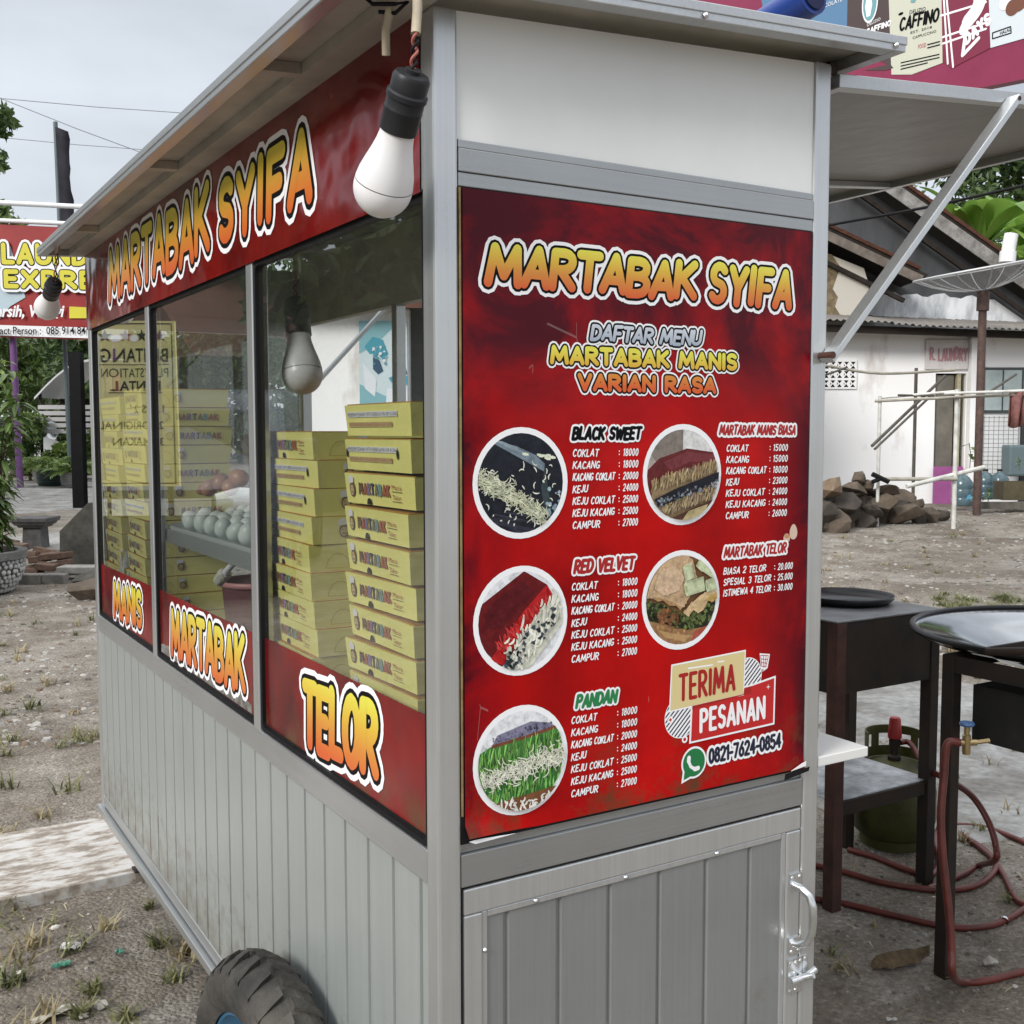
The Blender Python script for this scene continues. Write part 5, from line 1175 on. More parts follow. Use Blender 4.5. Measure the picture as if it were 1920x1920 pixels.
b = MB(); b.lathe([(R * .985 + .008 * math.cos(t), .002 + .008 * math.sin(t)) for t in np.linspace(0, 6.2832, 11)], wc, 96); P('pan_rim', b, mat('black_enamel', (.012, .012, .013), .3), wok)
b = MB(); q0, q1 = onD(1852, 1222, 2.30), onD(1925, 1221, 2.22); b.tube([q0, q1, q1 + (q1 - q0) * 1.2], .0085, 12); P('pan_handle', b, M_STEEL, wok)

# green gas bottle between the stands
gp = onZ(1690, 1592, gz(2.1, 1.35)); gc = Vector((gp.x + .03, gp.y + .06, gz(gp.x, gp.y)))
gas = thing('gas_cylinder', 'small green gas cylinder with a ring collar and red regulator cap', 'gas cylinder', gc)
m_gas = mat('olive_green_paint_shaded', (.062, .064, .011), .55, noise=(9, .4), bump=(60, .1))  # darkened olive: the shade under the shelf is put into the colour
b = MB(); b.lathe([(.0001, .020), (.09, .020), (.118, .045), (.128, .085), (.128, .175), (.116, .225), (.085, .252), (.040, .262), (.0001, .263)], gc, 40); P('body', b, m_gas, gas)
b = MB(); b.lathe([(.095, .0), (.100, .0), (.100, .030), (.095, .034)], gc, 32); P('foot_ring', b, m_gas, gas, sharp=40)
b = MB(); Rk, n = .086, 60                    # collar with two hand holes and a front gap
face_a = math.atan2(CAM.y - gc.y, CAM.x - gc.x)
def cring(a0, a1, z0, z1, k):
    A = [face_a + RAD(a0 + (a1 - a0) * i / k) for i in range(k + 1)]
    for r1, r2 in ((Rk, Rk + .004),):
        for r in (r1, r2): b.quadstrip([gc + V3(r * math.cos(a), r * math.sin(a), z0) for a in A], [gc + V3(r * math.cos(a), r * math.sin(a), z1) for a in A], 0, True)
        for z in (z0, z1): b.quadstrip([gc + V3(r1 * math.cos(a), r1 * math.sin(a), z) for a in A], [gc + V3(r2 * math.cos(a), r2 * math.sin(a), z) for a in A])
        for a in (A[0], A[-1]): b.add([gc + V3(r * math.cos(a), r * math.sin(a), z) for r, z in ((r1, z0), (r2, z0), (r2, z1), (r1, z1))], [(0, 1, 2, 3)])
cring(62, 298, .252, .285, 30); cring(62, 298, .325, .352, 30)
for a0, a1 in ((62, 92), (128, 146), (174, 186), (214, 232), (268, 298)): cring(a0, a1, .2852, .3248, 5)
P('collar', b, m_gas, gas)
b = MB(); b.lathe([(.0001, .255), (.020, .255), (.020, .275), (.012, .280), (.012, .300), (.017, .302), (.017, .330), (.0001, .332)], gc, 16); P('valve', b, M_STEEL, gas, sharp=40)
b = MB(); b.lathe([(.0001, .332), (.021, .333), (.0215, .340), (.0175, .392), (.015, .398), (.0001, .399)], gc, 20); P('regulator_cap', b, mat('red_plastic_cap', (.32, .02, .02), .35), gas, sharp=40)
# hoses
M_HOSE = mat('red_rubber_hose', (.13, .024, .017), .45, noise=(14, .4), bump=(30, .08))
def smooth_path(pts, k=6):
    P_ = [Vector(p) for p in pts]; P_ = [P_[0] * 2 - P_[1]] + P_ + [P_[-1] * 2 - P_[-2]]; out = []
    for i in range(1, len(P_) - 2):
        p0, p1, p2, p3 = P_[i - 1:i + 3]
        for j in range(k):
            t = j / k; out.append(.5 * ((2 * p1) + (p2 - p0) * t + (2 * p0 - 5 * p1 + 4 * p2 - p3) * t * t + (3 * p1 - p0 - 3 * p2 + p3) * t ** 3))
    return out + [P_[-2]]
def gp_(px, py, lift=.009): p = onZ(px, py, .0); return Vector((p.x, p.y, gz(p.x, p.y) + lift))
valve = onD(1812, 1392, 2.40)
hv = thing('hose_valve', 'small brass valve with a blue wheel on the near stove stand', 'valve', valve)
dirx = Vector((.855, -.518, 0))
b = MB(); b.lathe([(.0001, -.026), (.008, -.026), (.009, -.02), (.009, .016), (.006, .018), (.006, .036), (.0001, .036)], valve, 14); b.tube([valve - dirx * .016, valve + dirx * .022], .007, 10); b.tube([valve + dirx * .022, valve + dirx * .05 + V3(0, 0, .004)], .005, 8); P('valve_body', b, mat('brass', (.42, .32, .16), .35, metal=.8), hv, sharp=40)
b = MB(); b.lathe([(.0001, .036), (.0145, .037), (.0165, .041), (.0145, .045), (.0001, .046)], valve, 16); P('hand_wheel', b, mat('blue_wheel', (.06, .14, .30), .4), hv, sharp=40)
b = MB(); hp = [valve - dirx * .014, valve - dirx * .042 + V3(0, 0, -.004), onD(1770, 1452, 2.40), onD(1764, 1530, 2.39), onD(1768, 1610, 2.38), onD(1778, 1700, 2.37), onD(1784, 1780, 2.36), onD(1786, 1826, 2.36), onZ(1802, 1841, .010), gp_(1850, 1836), gp_(1925, 1817), gp_(2020, 1800)]
b.tube(smooth_path(hp), .0088, 10); tag(b.build('gas_hose', M_HOSE), 'red rubber hose dropping from the brass valve straight down to the dirt', 'hose')
reg = gc + V3(0, 0, .318)
b = MB(); hp = [reg + dirx * .016, reg + dirx * .05 - V3(0, 0, .004), onD(1738, 1440, 3.2), onD(1780, 1463, 3.1), onD(1822, 1492, 3.0), onD(1853, 1540, 2.95), onD(1867, 1585, 2.92), onD(1866, 1612, 2.93), gp_(1838, 1630), gp_(1805, 1645), gp_(1740, 1668)]
b.tube(smooth_path(hp), .0088, 10); tag(b.build('gas_hose', M_HOSE), 'red rubber hose arching from the green gas cylinder over to the right', 'hose')
b = MB(); hp = [gp_(1525, 1694), gp_(1580, 1701), gp_(1680, 1722), gp_(1770, 1739), gp_(1830, 1741), gp_(1880, 1730), gp_(1935, 1700)]
b.tube(smooth_path(hp), .0088, 10); q = gp_(1882, 1729); b.lathe([(.012, -.006), (.0125, 0), (.012, .006)], q, 14, 1, ax=Vector((.8, .5, 0)))
tag(b.build('gas_hose', [M_HOSE, M_CHROME]), 'nearest red hose lying along the dirt from behind the cart, with a metal clip', 'hose')
b = MB(); hp = [gp_(1520, 1632), gp_(1580, 1642), gp_(1660, 1660), gp_(1760, 1671), gp_(1830, 1664), gp_(1868, 1634), gp_(1846, 1605), gp_(1800, 1570)]
b.tube(smooth_path(hp), .0088, 10); tag(b.build('gas_hose', M_HOSE), 'red hose passing behind the stove stand leg and curling back', 'hose')
b = MB(); hp = [gp_(1590, 1602), gp_(1640, 1615), gp_(1700, 1636), gp_(1745, 1645), gp_(1760, 1620), gp_(1752, 1585), gp_(1770, 1555), gp_(1840, 1553), gp_(1900, 1575), gp_(1960, 1605)]
b.tube(smooth_path(hp), .0088, 10); tag(b.build('gas_hose', M_HOSE), 'red hose looping on the ground furthest behind the stands', 'hose')
b = MB(); hp = [gp_(1810, 1578), gp_(1850, 1605), gp_(1880, 1645), gp_(1905, 1690), gp_(1935, 1705)]
b.tube(smooth_path(hp), .0088, 10); tag(b.build('gas_hose', M_HOSE), 'short red hose length running diagonally near the right edge', 'hose')
# small things on the dirt
def rock(name, c, size, m, label, cat, seed, group=None, flat=1.0, build=True):
    r_ = random.Random(seed); bm = bmesh.new(); n = 11
    for i in range(n + 6):
        d = Vector((r_.gauss(0, 1), r_.gauss(0, 1), r_.gauss(0, 1))).normalized() * r_.uniform(.82, 1.08)
        bm.verts.new((d.x * size[0], d.y * size[1], d.z * size[2] * flat))
    bmesh.ops.convex_hull(bm, input=bm.verts[:]); 
    for v in [v for v in bm.verts if not v.link_faces]: bm.verts.remove(v)
    me = bpy.data.meshes.new(name); bm.to_mesh(me); bm.free(); me.materials.append(m)
    o = bpy.data.objects.new(name, me); COL.objects.link(o); o.location = c
    bv = o.modifiers.new('bevel', 'BEVEL'); bv.width = min(size) * .05; bv.segments = 2
    return tag(o, label, cat, group)
q = gp_(1857, 1806, .012); rock('stone', q, (.022, .02, .017), mat('pale_rubble_stone', (.40, .38, .34), .9, noise=(40, .35), bump=(60, .4)), 'pale lump of stone near the lowest hose bend', 'stone', 5)
q = gp_(1690, 1808, .008); b = MB(); r_ = random.Random(6)
for i in range(12):
    a0 = i / 11; s = (a0 - .5) * .16; w = r_.uniform(.6, 1.25) * .034 * math.sin(math.pi * min(1, .12 + a0 * .9)); e1 = RH * s + FH * (-.02 + .05 * a0)
    (A := A + [q + e1 + FH * w + V3(0, 0, .004 + r_.uniform(0, .006))] if i else [q + e1 + V3(0, 0, .004)]); (Bq := Bq + [q + e1 + V3(0, 0, .028 + r_.uniform(-.004, .004))] if i else [q + e1 + V3(0, 0, .014)]); (Cq := Cq + [q + e1 - FH * w + V3(0, 0, .002)] if i else [q + e1 - V3(0, 0, .002)])
b.quadstrip(A, Bq, 0, True); b.quadstrip(Bq, Cq, 0, True)
tag(b.build('dead_leaf', mat('dry_brown_leaf', (.13, .088, .045), .85, noise=(50, .5), bump=(70, .6))), 'curled dry brown leaf lying near the stove stand legs', 'leaf')
def litter(name, px, py, w, h, m, label, seed, rot=0.0, group=None):
    q = gp_(px, py, .006); r_ = random.Random(seed); b = MB(); n = 6; pts = []
    for j in range(n):
        for i in range(n):
            s, t = (i / (n - 1) - .5), (j / (n - 1) - .5); wv = 1 - .55 * abs(t) * r_.uniform(.4, 1)
            x = s * w * wv * math.cos(rot) - t * h * math.sin(rot); y = s * w * wv * math.sin(rot) + t * h * math.cos(rot)
            pts.append(q + RH * x + FH * y + V3(0, 0, r_.uniform(0, .008)))
    b.add(pts, [(j * n + i, j * n + i + 1, (j + 1) * n + i + 1, (j + 1) * n + i) for j in range(n - 1) for i in range(n - 1)])
    o = b.build(name, m); sm = o.modifiers.new('thick', 'SOLIDIFY'); sm.thickness = .0012; return tag(o, label, 'litter', group)
M_PAPER = mat('crumpled_paper', (.60, .59, .57), .85, noise=(30, .15))
litter('paper_scrap', 133, 1784, .05, .035, M_PAPER, 'white torn paper scrap on the dirt left of the wheel', 1, .2)
litter('plastic_scrap', 115, 1818, .045, .02, mat('green_plastic_film', (.06, .22, .15), .4), 'crumpled green plastic scrap among the grass', 2, .6)
litter('plastic_ring', 224, 1791, .022, .016, mat('green_plastic_film'), 'tiny green plastic ring on the bare dirt', 9, .2)
litter('broken_tile', 98, 1905, .03, .10, mat('cream_tile', (.50, .47, .40), .6, noise=(20, .2)), 'long cream tile splinter at the bottom edge of the yard', 3, -.7)
litter('paper_scrap', 1672, 1911, .024, .008, M_PAPER, 'small white paper strip below the dead leaf', 4, .0)
for i, (px, py, s) in enumerate(((190, 1886, .020), (163, 1892, .011), (157, 1905, .013))): rock('rubble_lump', gp_(px, py, s * .5), (s, s * .8, s * .6), mat('pale_rubble_stone'), 'pale broken rubble lump in the grass at the bottom left', 'stone', 30 + i, 'rubble lumps beside the wheel')
# weathered plank running under the cart
b = MB(); zt = .034
pl = [onZ(0, 1688, zt), onZ(256, 1634, zt), onZ(196, 1531, zt), onZ(0, 1563, zt)]
d1 = (pl[0] - pl[1]).normalized(); pl[0] += d1 * .9; pl[3] += (pl[3] - pl[2]).normalized() * .9; pl[1] -= d1 * .35; pl[2] -= (pl[3] - pl[2]).normalized() * .35
b.add([(q.x, q.y, zt) for q in pl] + [(q.x, q.y, -.01) for q in pl], [(0, 1, 2, 3), (7, 6, 5, 4), (0, 4, 5, 1), (1, 5, 6, 2), (2, 6, 7, 3), (3, 7, 4, 0)])
def plankmat():
    m, t, bb = custom('flaking_white_board'); co = node(t, 'ShaderNodeTexCoord'); mpn = node(t, 'ShaderNodeMapping'); mpn.inputs['Scale'].default_value = (7, 16, 6); mpn.inputs['Rotation'].default_value = (0, 0, .08)
    t.links.new(co.outputs['Object'], mpn.inputs[0]); n = node(t, 'ShaderNodeTexNoise', i_Scale=1.6, i_Detail=9.0, i_Roughness=.68); t.links.new(mpn.outputs[0], n.inputs['Vector'])
    r = rampn(t, [(.42, (.52, .51, .49)), (.50, (.40, .365, .32)), (.58, (.22, .185, .15))]); t.links.new(n.outputs[0], r.inputs[0]); t.links.new(r.outputs[0], bb.inputs['Base Color']); bb.inputs['Roughness'].default_value = .8
    bp = node(t, 'ShaderNodeBump', i_Strength=.25, i_Distance=.01); t.links.new(n.outputs[0], bp.inputs['Height']); t.links.new(bp.outputs[0], bb.inputs['Normal']); return m
tag(b.build('wooden_plank', plankmat(), bevel=.003), 'wide plank with flaking white paint lying on the dirt under the cart', 'plank')
# ------------------------------------------------------------------ the white house across the yard
class VB(MB):      # builder in yard axes (u across, v away, z up)
    def build(s, name, mats, parent=None, **k):
        s.v = [tuple(UV(*q)) for q in s.v]; return MB.build(s, name, mats, parent, **k)
def wallmat(name, white, under, lo, hi, sc=1.3, streak=True, rough=.85):
    m, t, b = custom(name); co = node(t, 'ShaderNodeTexCoord'); mpn = node(t, 'ShaderNodeMapping'); mpn.inputs['Scale'].default_value = (1, 1, .38) if streak else (1, 1, 1)
    t.links.new(co.outputs['Object'], mpn.inputs[0]); n = node(t, 'ShaderNodeTexNoise', i_Scale=sc, i_Detail=9.0, i_Roughness=.66); t.links.new(mpn.outputs[0], n.inputs['Vector'])
    r = rampn(t, [(lo, under), ((lo + hi) / 2, tuple(a * .5 + c * .5 for a, c in zip(under, white))), (hi, white)]); t.links.new(n.outputs[0], r.inputs[0]); t.links.new(r.outputs[0], b.inputs['Base Color'])
    b.inputs['Roughness'].default_value = rough; bp = node(t, 'ShaderNodeBump', i_Strength=.3, i_Distance=.02); t.links.new(n.outputs[0], bp.inputs['Height']); t.links.new(bp.outputs[0], b.inputs['Normal']); return m
M_WHW = wallmat('stained_whitewash', (.92, .92, .92), (.55, .50, .46), .26, .40)
M_GREYW = wallmat('dark_weathered_render', (.085, .09, .095), (.04, .043, .046), .35, .65)
M_PEEL = wallmat('peeling_paint_over_render', (.70, .72, .74), (.26, .28, .30), .36, .54, sc=1.9)
M_RUIN = wallmat('ruined_beige_render', (.52, .49, .43), (.19, .13, .08), .34, .44)
M_TILE = mat('red_clay_roof_tile', (.15, .055, .033), .85, noise=(7, .7, (.04, .028, .022)), bump=(20, .5))
M_BOARD = mat('grey_weathered_wood', (.33, .32, .305), .85, noise=(5, .85, (.05, .045, .04)), bump=(20, .3))
M_DARKW = mat('dark_timber', (.028, .022, .018), .85, noise=(10, .5))
M_CORR = mat('rusty_corrugated_sheet', (.22, .20, .18), .7, noise=(3, .5, (.07, .055, .05)), bump=(6, .2))
M_VOID = mat('painted_room_dark', (.012, .011, .010), .9)  # near-black colour stands in for the unlit depth of doorway and vents
hs = thing('house', 'white stained house with tiled gables, a dark doorway and a lean-to roof across the yard', 'house', UV(6, 16, .2))
H = lambda name, b, m, parent=hs, **k: b.build(name, m, parent, **k)
b = VB(); b.box((2.6, 16, .0), (6.117, 16.18, 2.78)); b.box((6.56, 16, .0), (10.5, 16.18, 2.66)); b.box((6.1172, 16, 2.122), (6.5598, 16.18, 2.70)); H('wall', b, M_WHW)
b = VB(); b.box((6.57, 15.86, .15), (6.72, 15.998, 2.62)); H('pillar', b, M_WHW)
b = VB(); b.box((6.02, 17.4, .1), (6.75, 17.45, 2.3)); b.box((6.0, 16.2, .1), (6.05, 17.4, 2.3)); b.box((6.7, 16.2, .1), (6.75, 17.4, 2.3)); H('doorway', b, M_VOID)
b = VB(); b.box((6.118, 16.05, .20), (6.40, 16.09, 2.10)); dr = H('door', b, mat('grey_door_wood', (.17, .155, .13), .7, noise=(5, .3)))
b = VB(); b.box((6.43, 15.99, .20), (6.48, 16.12, 2.11)); H('door_post', b, mat('pale_timber_post', (.42, .38, .26), .7, noise=(8, .3)))
b = VB(); b.box((6.105, 15.93, .18), (6.52, 15.96, .78)); H('pink_board', b, mat('magenta_painted_board', (.34, .09, .27), .6, noise=(6, .15)))
b = VB(); b.box((5.95, 15.955, 2.18), (6.56, 15.998, 2.60)); sg = H('sign_board', b, mat('whitewashed_board', (.66, .63, .62), .8, noise=(5, .15)))
b = MB(); PLs = Plane2(UV(0, 15.950, 0), RH, (0, 0, 1), -FH)
brush(b, PLs, 'R. LAUNDRY', 6.00, 6.55, 2.30, 2.49, [(.0125, 0)], .001, gap=.25, wob=.1, n=4, rout=.0125); P('painted_lettering', b, mat('faded_pink_paint', (.42, .22, .24), .8), sg)
b = VB(); b.box((4.47, 15.975, 1.90), (4.97, 15.998, 2.32)); vt = H('vent_block', b, M_WHW)
b = VB()
for j in range(3):
    for i in range(5):
        cx, cz = 4.53 + i * .096, 1.975 + j * .132
        for s_ in (-1, 1): b.add([(cx, 15.972, cz + .004 * s_), (cx - .034, 15.972, cz + .048 * s_), (cx + .034, 15.972, cz + .048 * s_)], [(0, 1, 2)])
        b.add([(cx - .036, 15.9716, cz - .02), (cx - .022, 15.9716, cz), (cx - .036, 15.9716, cz + .02)], [(0, 1, 2)])
H('painted_vent_openings', b, M_VOID, vt)
b = VB(); b.box((6.77, 15.97, 1.545), (7.38, 15.998, 2.205)); wd = H('window', b, mat('dark_window_frame', (.06, .07, .07), .5))
b = VB(); b.box((6.815, 15.955, 1.59), (7.06, 15.968, 2.165)); b.box((7.085, 15.955, 1.59), (7.34, 15.968, 2.165)); H('pane', b, mat('hazy_window_pane', (.42, .50, .50), .12, noise=(3, .3)), wd)
b = VB(); b.box((6.75, 15.975, .66), (7.33, 15.998, 1.52)); gt = H('tile_panel', b, mat('white_glazed_tile', (.72, .73, .73), .3))
b = VB()
for i in range(9): b.box((6.75 + i * .0715, 15.972, .67), (6.755 + i * .0715, 15.9745, 1.51))
for j in range(14): b.box((6.76, 15.970, .68 + j * .062), (7.32, 15.9718, .684 + j * .062))
H('tile_joints', b, mat('dark_grout', (.16, .16, .16), .8), gt)
b = VB(); b.box((7.36, 15.95, .20), (8.6, 15.998, 1.55)); H('painted_shaded_opening', b, mat('painted_dim_interior', (.05, .05, .055), .9, noise=(4, .4)))  # dark panel on the wall, painted to stand for an opening in shade
# lean-to of corrugated sheet, toothed at its edge
b = VB(); n = 190; A = []; B = []; A2 = []
for i in range(n + 1):
    u = 4.1 + (9.6 - 4.1) * i / n; zz = .018 * math.sin(i * 1.9); k = (u - 4.83) / 2.54
    drop = 2.800 - .105 * k + (.03 if u < 5.6 else 0) - (.02 if 5.3 < u < 5.6 else 0)
    A.append((u, 15.42, drop + zz)); B.append((u, 17.30, drop + .30 + zz)); A2.append((u, 15.42, drop + zz - .012))
b.quadstrip(A, B, 0, True); b.quadstrip(A2, A, 1); b.quadstrip([(q[0], q[1], q[2] - .012) for q in A], [(q[0], q[1], q[2] - .012) for q in B], 0, True)
lr = H('lean_to_roof', b, [M_CORR, mat('pale_sheet_edge', (.30, .29, .275), .7)])
b = VB(); b.bar((4.2, 15.6, 2.74), (9.4, 15.6, 2.56), .06, .10); b.bar((4.2, 16.0, 2.80), (9.4, 15.998, 2.62), .05, .06); H('rafter', b, M_DARKW, lr)
# main gable behind, its lower part still whitish
g0, gs = (4.3, 5.90), -.682
zg = lambda u: g0[1] + gs * (u - g0[0])
b = VB(); b.prism([(3.2, 2.6), (9.0, 2.6), (9.0, zg(9.0) - .05), (4.3, zg(4.3) - .05), (3.2, zg(4.3) - .8)], (0, 17.42, 0), (1, 0, 0), (0, 0, 1), (0, -1, 0), .2); H('gable_wall', b, M_GREYW)
b = VB(); r_ = random.Random(9); top = []
for i in range(41): u = 4.95 + (8.4 - 4.95) * i / 40; top.append((u, min(3.46 - .05 * (u - 5.5) + .03 * math.sin(i * 1.3) + r_.uniform(-.03, .03), zg(u) - .35)))
b.prism([(4.95, 2.72), (8.4, 2.72)] + top[::-1], (0, 17.415, 0), (1, 0, 0), (0, 0, 1), (0, -1, 0), .003); H('painted_band', b, M_PEEL)
def gable_roof(ua, za0, ub, v0, v1, s, name, BW_=.19, nraf=1):
    zb_ = za0 + s * (ub - ua); k = (ub - ua); nx_ = Vector((-s, 0, 1)).normalized()
    b = VB()
    def slab(off0, off1, va, vb, m=0):
        q = []
        for off in (off0, off1):
            for v in (va, vb):
                for u, z in ((ua, za0), (ub, zb_)): q.append((u + nx_.x * off, v, z + nx_.z * off))
        b.add(q, [(0, 1, 3, 2), (4, 6, 7, 5), (0, 4, 5, 1), (2, 3, 7, 6), (0, 2, 6, 4), (1, 5, 7, 3)], m)
    slab(.0, .05, v0 + .03, v1, 1)
    for i in range(int(k / .19)):                # rows of clay tiles, each lip proud at the verge
        u0 = ua + i * .19; z0 = za0 + s * (i * .19); d = Vector((1, 0, s)).normalized()
        p = Vector((u0, 0, z0)) + nx_ * .052; e1 = p + d * .25 + nx_ * .004
        b.add([(p.x, v0, p.z), (e1.x, v0, e1.z), (e1.x, v1, e1.z), (p.x, v1, p.z), (p.x + nx_.x * .045, v0 - .03, p.z + nx_.z * .045), (e1.x + nx_.x * .035, v0 - .03, e1.z + nx_.z * .035), (e1.x + nx_.x * .035, v1, e1.z + nx_.z * .035), (p.x + nx_.x * .045, v1, p.z + nx_.z * .045)],
              [(0, 3, 2, 1), (4, 5, 6, 7), (0, 1, 5, 4), (1, 2, 6, 5), (2, 3, 7, 6), (3, 0, 4, 7)])
    o = H(name, b, [M_TILE, M_DARKW])
    b = VB(); q = []
    for off in (-BW_, -.002):
        for v in (v0, v0 + .03):
            for u, z in ((ua, za0), (ub - .05, zb_ - s * .05)): q.append((u + nx_.x * off, v, z + nx_.z * off))
    b.add(q, [(0, 1, 3, 2), (4, 6, 7, 5), (0, 4, 5, 1), (2, 3, 7, 6), (0, 2, 6, 4), (1, 5, 7, 3)]); H('barge_board', b, M_BOARD if BW_ > .15 else mat('brown_weathered_wood', (.15, .125, .105), .85, noise=(6, .5)), o)
    b = VB()
    for j in range(nraf):
        for t_ in (.34 + j * .13,): b.bar((ua - nx_.x * t_, v0 + .25 + j * .1, za0 - nx_.z * t_), (ub - .1 - nx_.x * t_, v0 + .25 + j * .1, zb_ - nx_.z * t_), .06, .07, upv=(0, 1, 0))
    H('rafter', b, M_DARKW, o); return o
gable_roof(4.0, 6.26, 8.9, 16.95, 22.0, -.682, 'roof')
gable_roof(3.6, 4.66, 6.05, 16.25, 17.38, -.463, 'roof', .13, 1)
b = VB(); r_ = random.Random(12)
edge = [(5.26, 2.85), (5.27, 3.25), (5.24, 3.62)] ; left = [(4.2, 2.85)] 
b.prism([(4.2, 2.86), (5.27, 2.86), (5.30, 3.45), (5.22, 3.70), (4.2, 4.1)], (0, 16.55, 0), (1, 0, 0), (0, 0, 1), (0, -1, 0), .25); H('ruined_wall', b, M_RUIN)
b = VB(); pts = [(4.2, 2.9), (4.92, 2.93), (4.86, 3.05), (4.80, 3.14), (4.84, 3.28), (4.76, 3.40), (4.82, 3.58), (4.87, 3.72), (4.74, 3.9), (4.2, 4.0)]
b.prism(pts, (0, 16.545, 0), (1, 0, 0), (0, 0, 1), (0, -1, 0), .003); H('bare_brick_patch', b, mat('bare_brown_brick', (.20, .15, .085), .9, noise=(9, .6), bump=(14, .6)))
b = VB(); b.tube([(7.46, 16.8, 3.98), (7.50, 16.8, 4.24)], .10, 12); b.tube([(7.45, 16.8, 3.82), (7.46, 16.8, 3.98)], .12, 12); H('vent_pipe', b, M_WHITE)

# satellite dish on a rusty pole
dc = UV(5.92, 14, 3.06); ds = thing('satellite_dish', 'grey mesh satellite dish tilted skyward on a rusty pole before the house', 'satellite dish', UV(5.92, 14, gh(5.92, 14)))
dax = (V3(0, 0, 1) - RH * .17 - FH * .05).normalized(); RD, dep = .80, .25
def dprof(k): return [(RD * i / k, dep * (i / k) ** 2) for i in range(k + 1)]
m_mesh, t_, b_ = custom('perforated_dish_mesh'); b_.inputs['Base Color'].default_value = (.10, .10, .10, 1); b_.inputs['Roughness'].default_value = .6
b = MB(); pr = dprof(10); pr[0] = (.02, 0); b.lathe(pr, dc, 48, ax=dax); b_.inputs['Alpha'].default_value = .62; P('dish_mesh', b, m_mesh, ds)
rim = [dc + dax * dep + (dax.orthogonal().normalized() * math.cos(a) + dax.cross(dax.orthogonal().normalized()) * math.sin(a)) * RD for a in np.linspace(0, 2 * math.pi, 49)]
m_dr = mat('galvanised_tube', (.52, .53, .54), .5, metal=.4)
b = MB(); b.tube(rim, .014, 8); P('dish_rim', b, m_dr, ds)
b = MB(); o1 = dax.orthogonal().normalized(); o2 = dax.cross(o1)
for i in range(12):
    a = 2 * math.pi * i / 12; b.tube([dc + dax * (dep * f * f - .004) + (o1 * math.cos(a) + o2 * math.sin(a)) * RD * f for f in (.03, .25, .5, .75, 1)], .008, 6)
P('dish_rib', b, m_dr, ds)
b = MB(); b.tube([UV(5.92, 14, gh(5.92, 14) - .05), UV(5.92, 14, 2.92)], .05, 12); b.tube([UV(5.92, 14, 2.8), dc - dax * .02], .075, 10); P('pole', b, mat('rusty_brown_pole', (.10, .06, .05), .75, noise=(12, .5)), ds)

# heap of flat split stones
m_st = [mat('brown_split_stone', (.105, .080, .058), .9, noise=(9, .4), bump=(22, .35)), mat('dark_split_stone', (.055, .045, .036), .9, noise=(9, .4), bump=(22, .35)), mat('tan_split_stone', (.21, .15, .10), .9, noise=(9, .3), bump=(22, .3))]
spec = [(1560, 985, .34, .30, 0), (1610, 975, .30, .26, 1), (1660, 970, .26, .24, 0), (1700, 960, .34, .26, 0), (1738, 962, .26, .2, 0), (1765, 965, .20, .16, 1), (1585, 940, .32, .2, 1), (1640, 945, .28, .16, 1), (1690, 930, .30, .13, 0),
        (1555, 905, .30, .22, 2), (1600, 915, .26, .14, 0), (1640, 922, .30, .10, 1), (1670, 915, .26, .09, 0), (1612, 893, .18, .14, 0), (1570, 955, .26, .16, 1), (1715, 940, .20, .16, 0), (1540, 975, .3, .3, 0), (1540, 930, .3, .24, 1), (1595, 960, .2, .22, 1), (1630, 985, .18, .18, 0), (1748, 972, .18, .12, 0), (1520, 960, .34, .3, 1), (1676, 980, .16, .14, 1),
        (1590, 985, .3, .24, 0), (1635, 955, .26, .2, 1), (1720, 972, .24, .16, 1), (1580, 925, .3, .2, 1), (1655, 940, .28, .16, 0), (1690, 950, .3, .16, 1), (1610, 940, .26, .2, 0), (1545, 955, .3, .26, 1), (1625, 905, .2, .12, 0), (1670, 965, .26, .18, 0)]
for i, (px, py, w, h, mi) in enumerate(spec):
    p = onD(px, py, 12.25 + (px - 1545) / 230 * 1.0 + (i % 3) * .14); r_ = random.Random(i + 60)
    o = rock('split_stone', (p.x, p.y, max(p.z - .03, gz(p.x, p.y) + h * .25)), (w * .74, w * .55, h * .66), m_st[mi], 'rough brown split stone in the heap before the white house wall', 'stone', 100 + i, 'split stones heaped by the house')
    o.rotation_euler = (r_.uniform(-.5, .5), r_.uniform(-.5, .5), r_.uniform(0, 6))

# drying rack of poles
rk = thing('drying_rack', 'rickety clothes drying rack of white pipes and dark bamboo poles', 'drying rack', UV(4.6, 12.6, gh(4.6, 12.6)))
m_pw, m_pd = mat('weathered_white_pipe', (.60, .60, .56), .6, noise=(8, .3)), mat('dark_bamboo', (.085, .075, .06), .7, noise=(8, .4)); m_pb = mat('grey_bamboo', (.34, .32, .27), .7, noise=(8, .3))
def pole(px0, py0, v0, px1, py1, v1, r, m, name='pole', mid=None):
    b = MB(); q0, q1 = onD(px0, py0, v0), onD(px1, py1, v1); pts = [q0, q1] if mid is None else smooth_path([q0, onD(*mid), q1]); b.tube(pts, r, 8); P(name, b, m, rk)
def upright(px, pytop, v, r, m):
    b = MB(); q = onD(px, pytop, v); b.tube([V3(q.x, q.y, gz(q.x, q.y) - .05), q], r, 8); P('upright', b, m, rk)
upright(1650, 742, 12.6, .020, m_pw); upright(1795, 730, 12.4, .026, m_pw); upright(1718, 690, 14.6, .022, m_pd); upright(1960, 730, 12.2, .026, m_pw)
pole(1640, 752, 12.6, 1990, 736, 12.1, .017, m_pb); pole(1648, 746, 12.75, 1800, 733, 12.5, .015, m_pw); pole(1770, 738, 12.3, 1990, 730, 12.1, .016, m_pw); pole(1684, 741, 12.6, 1752, 742, 12.7, .013, m_pd)
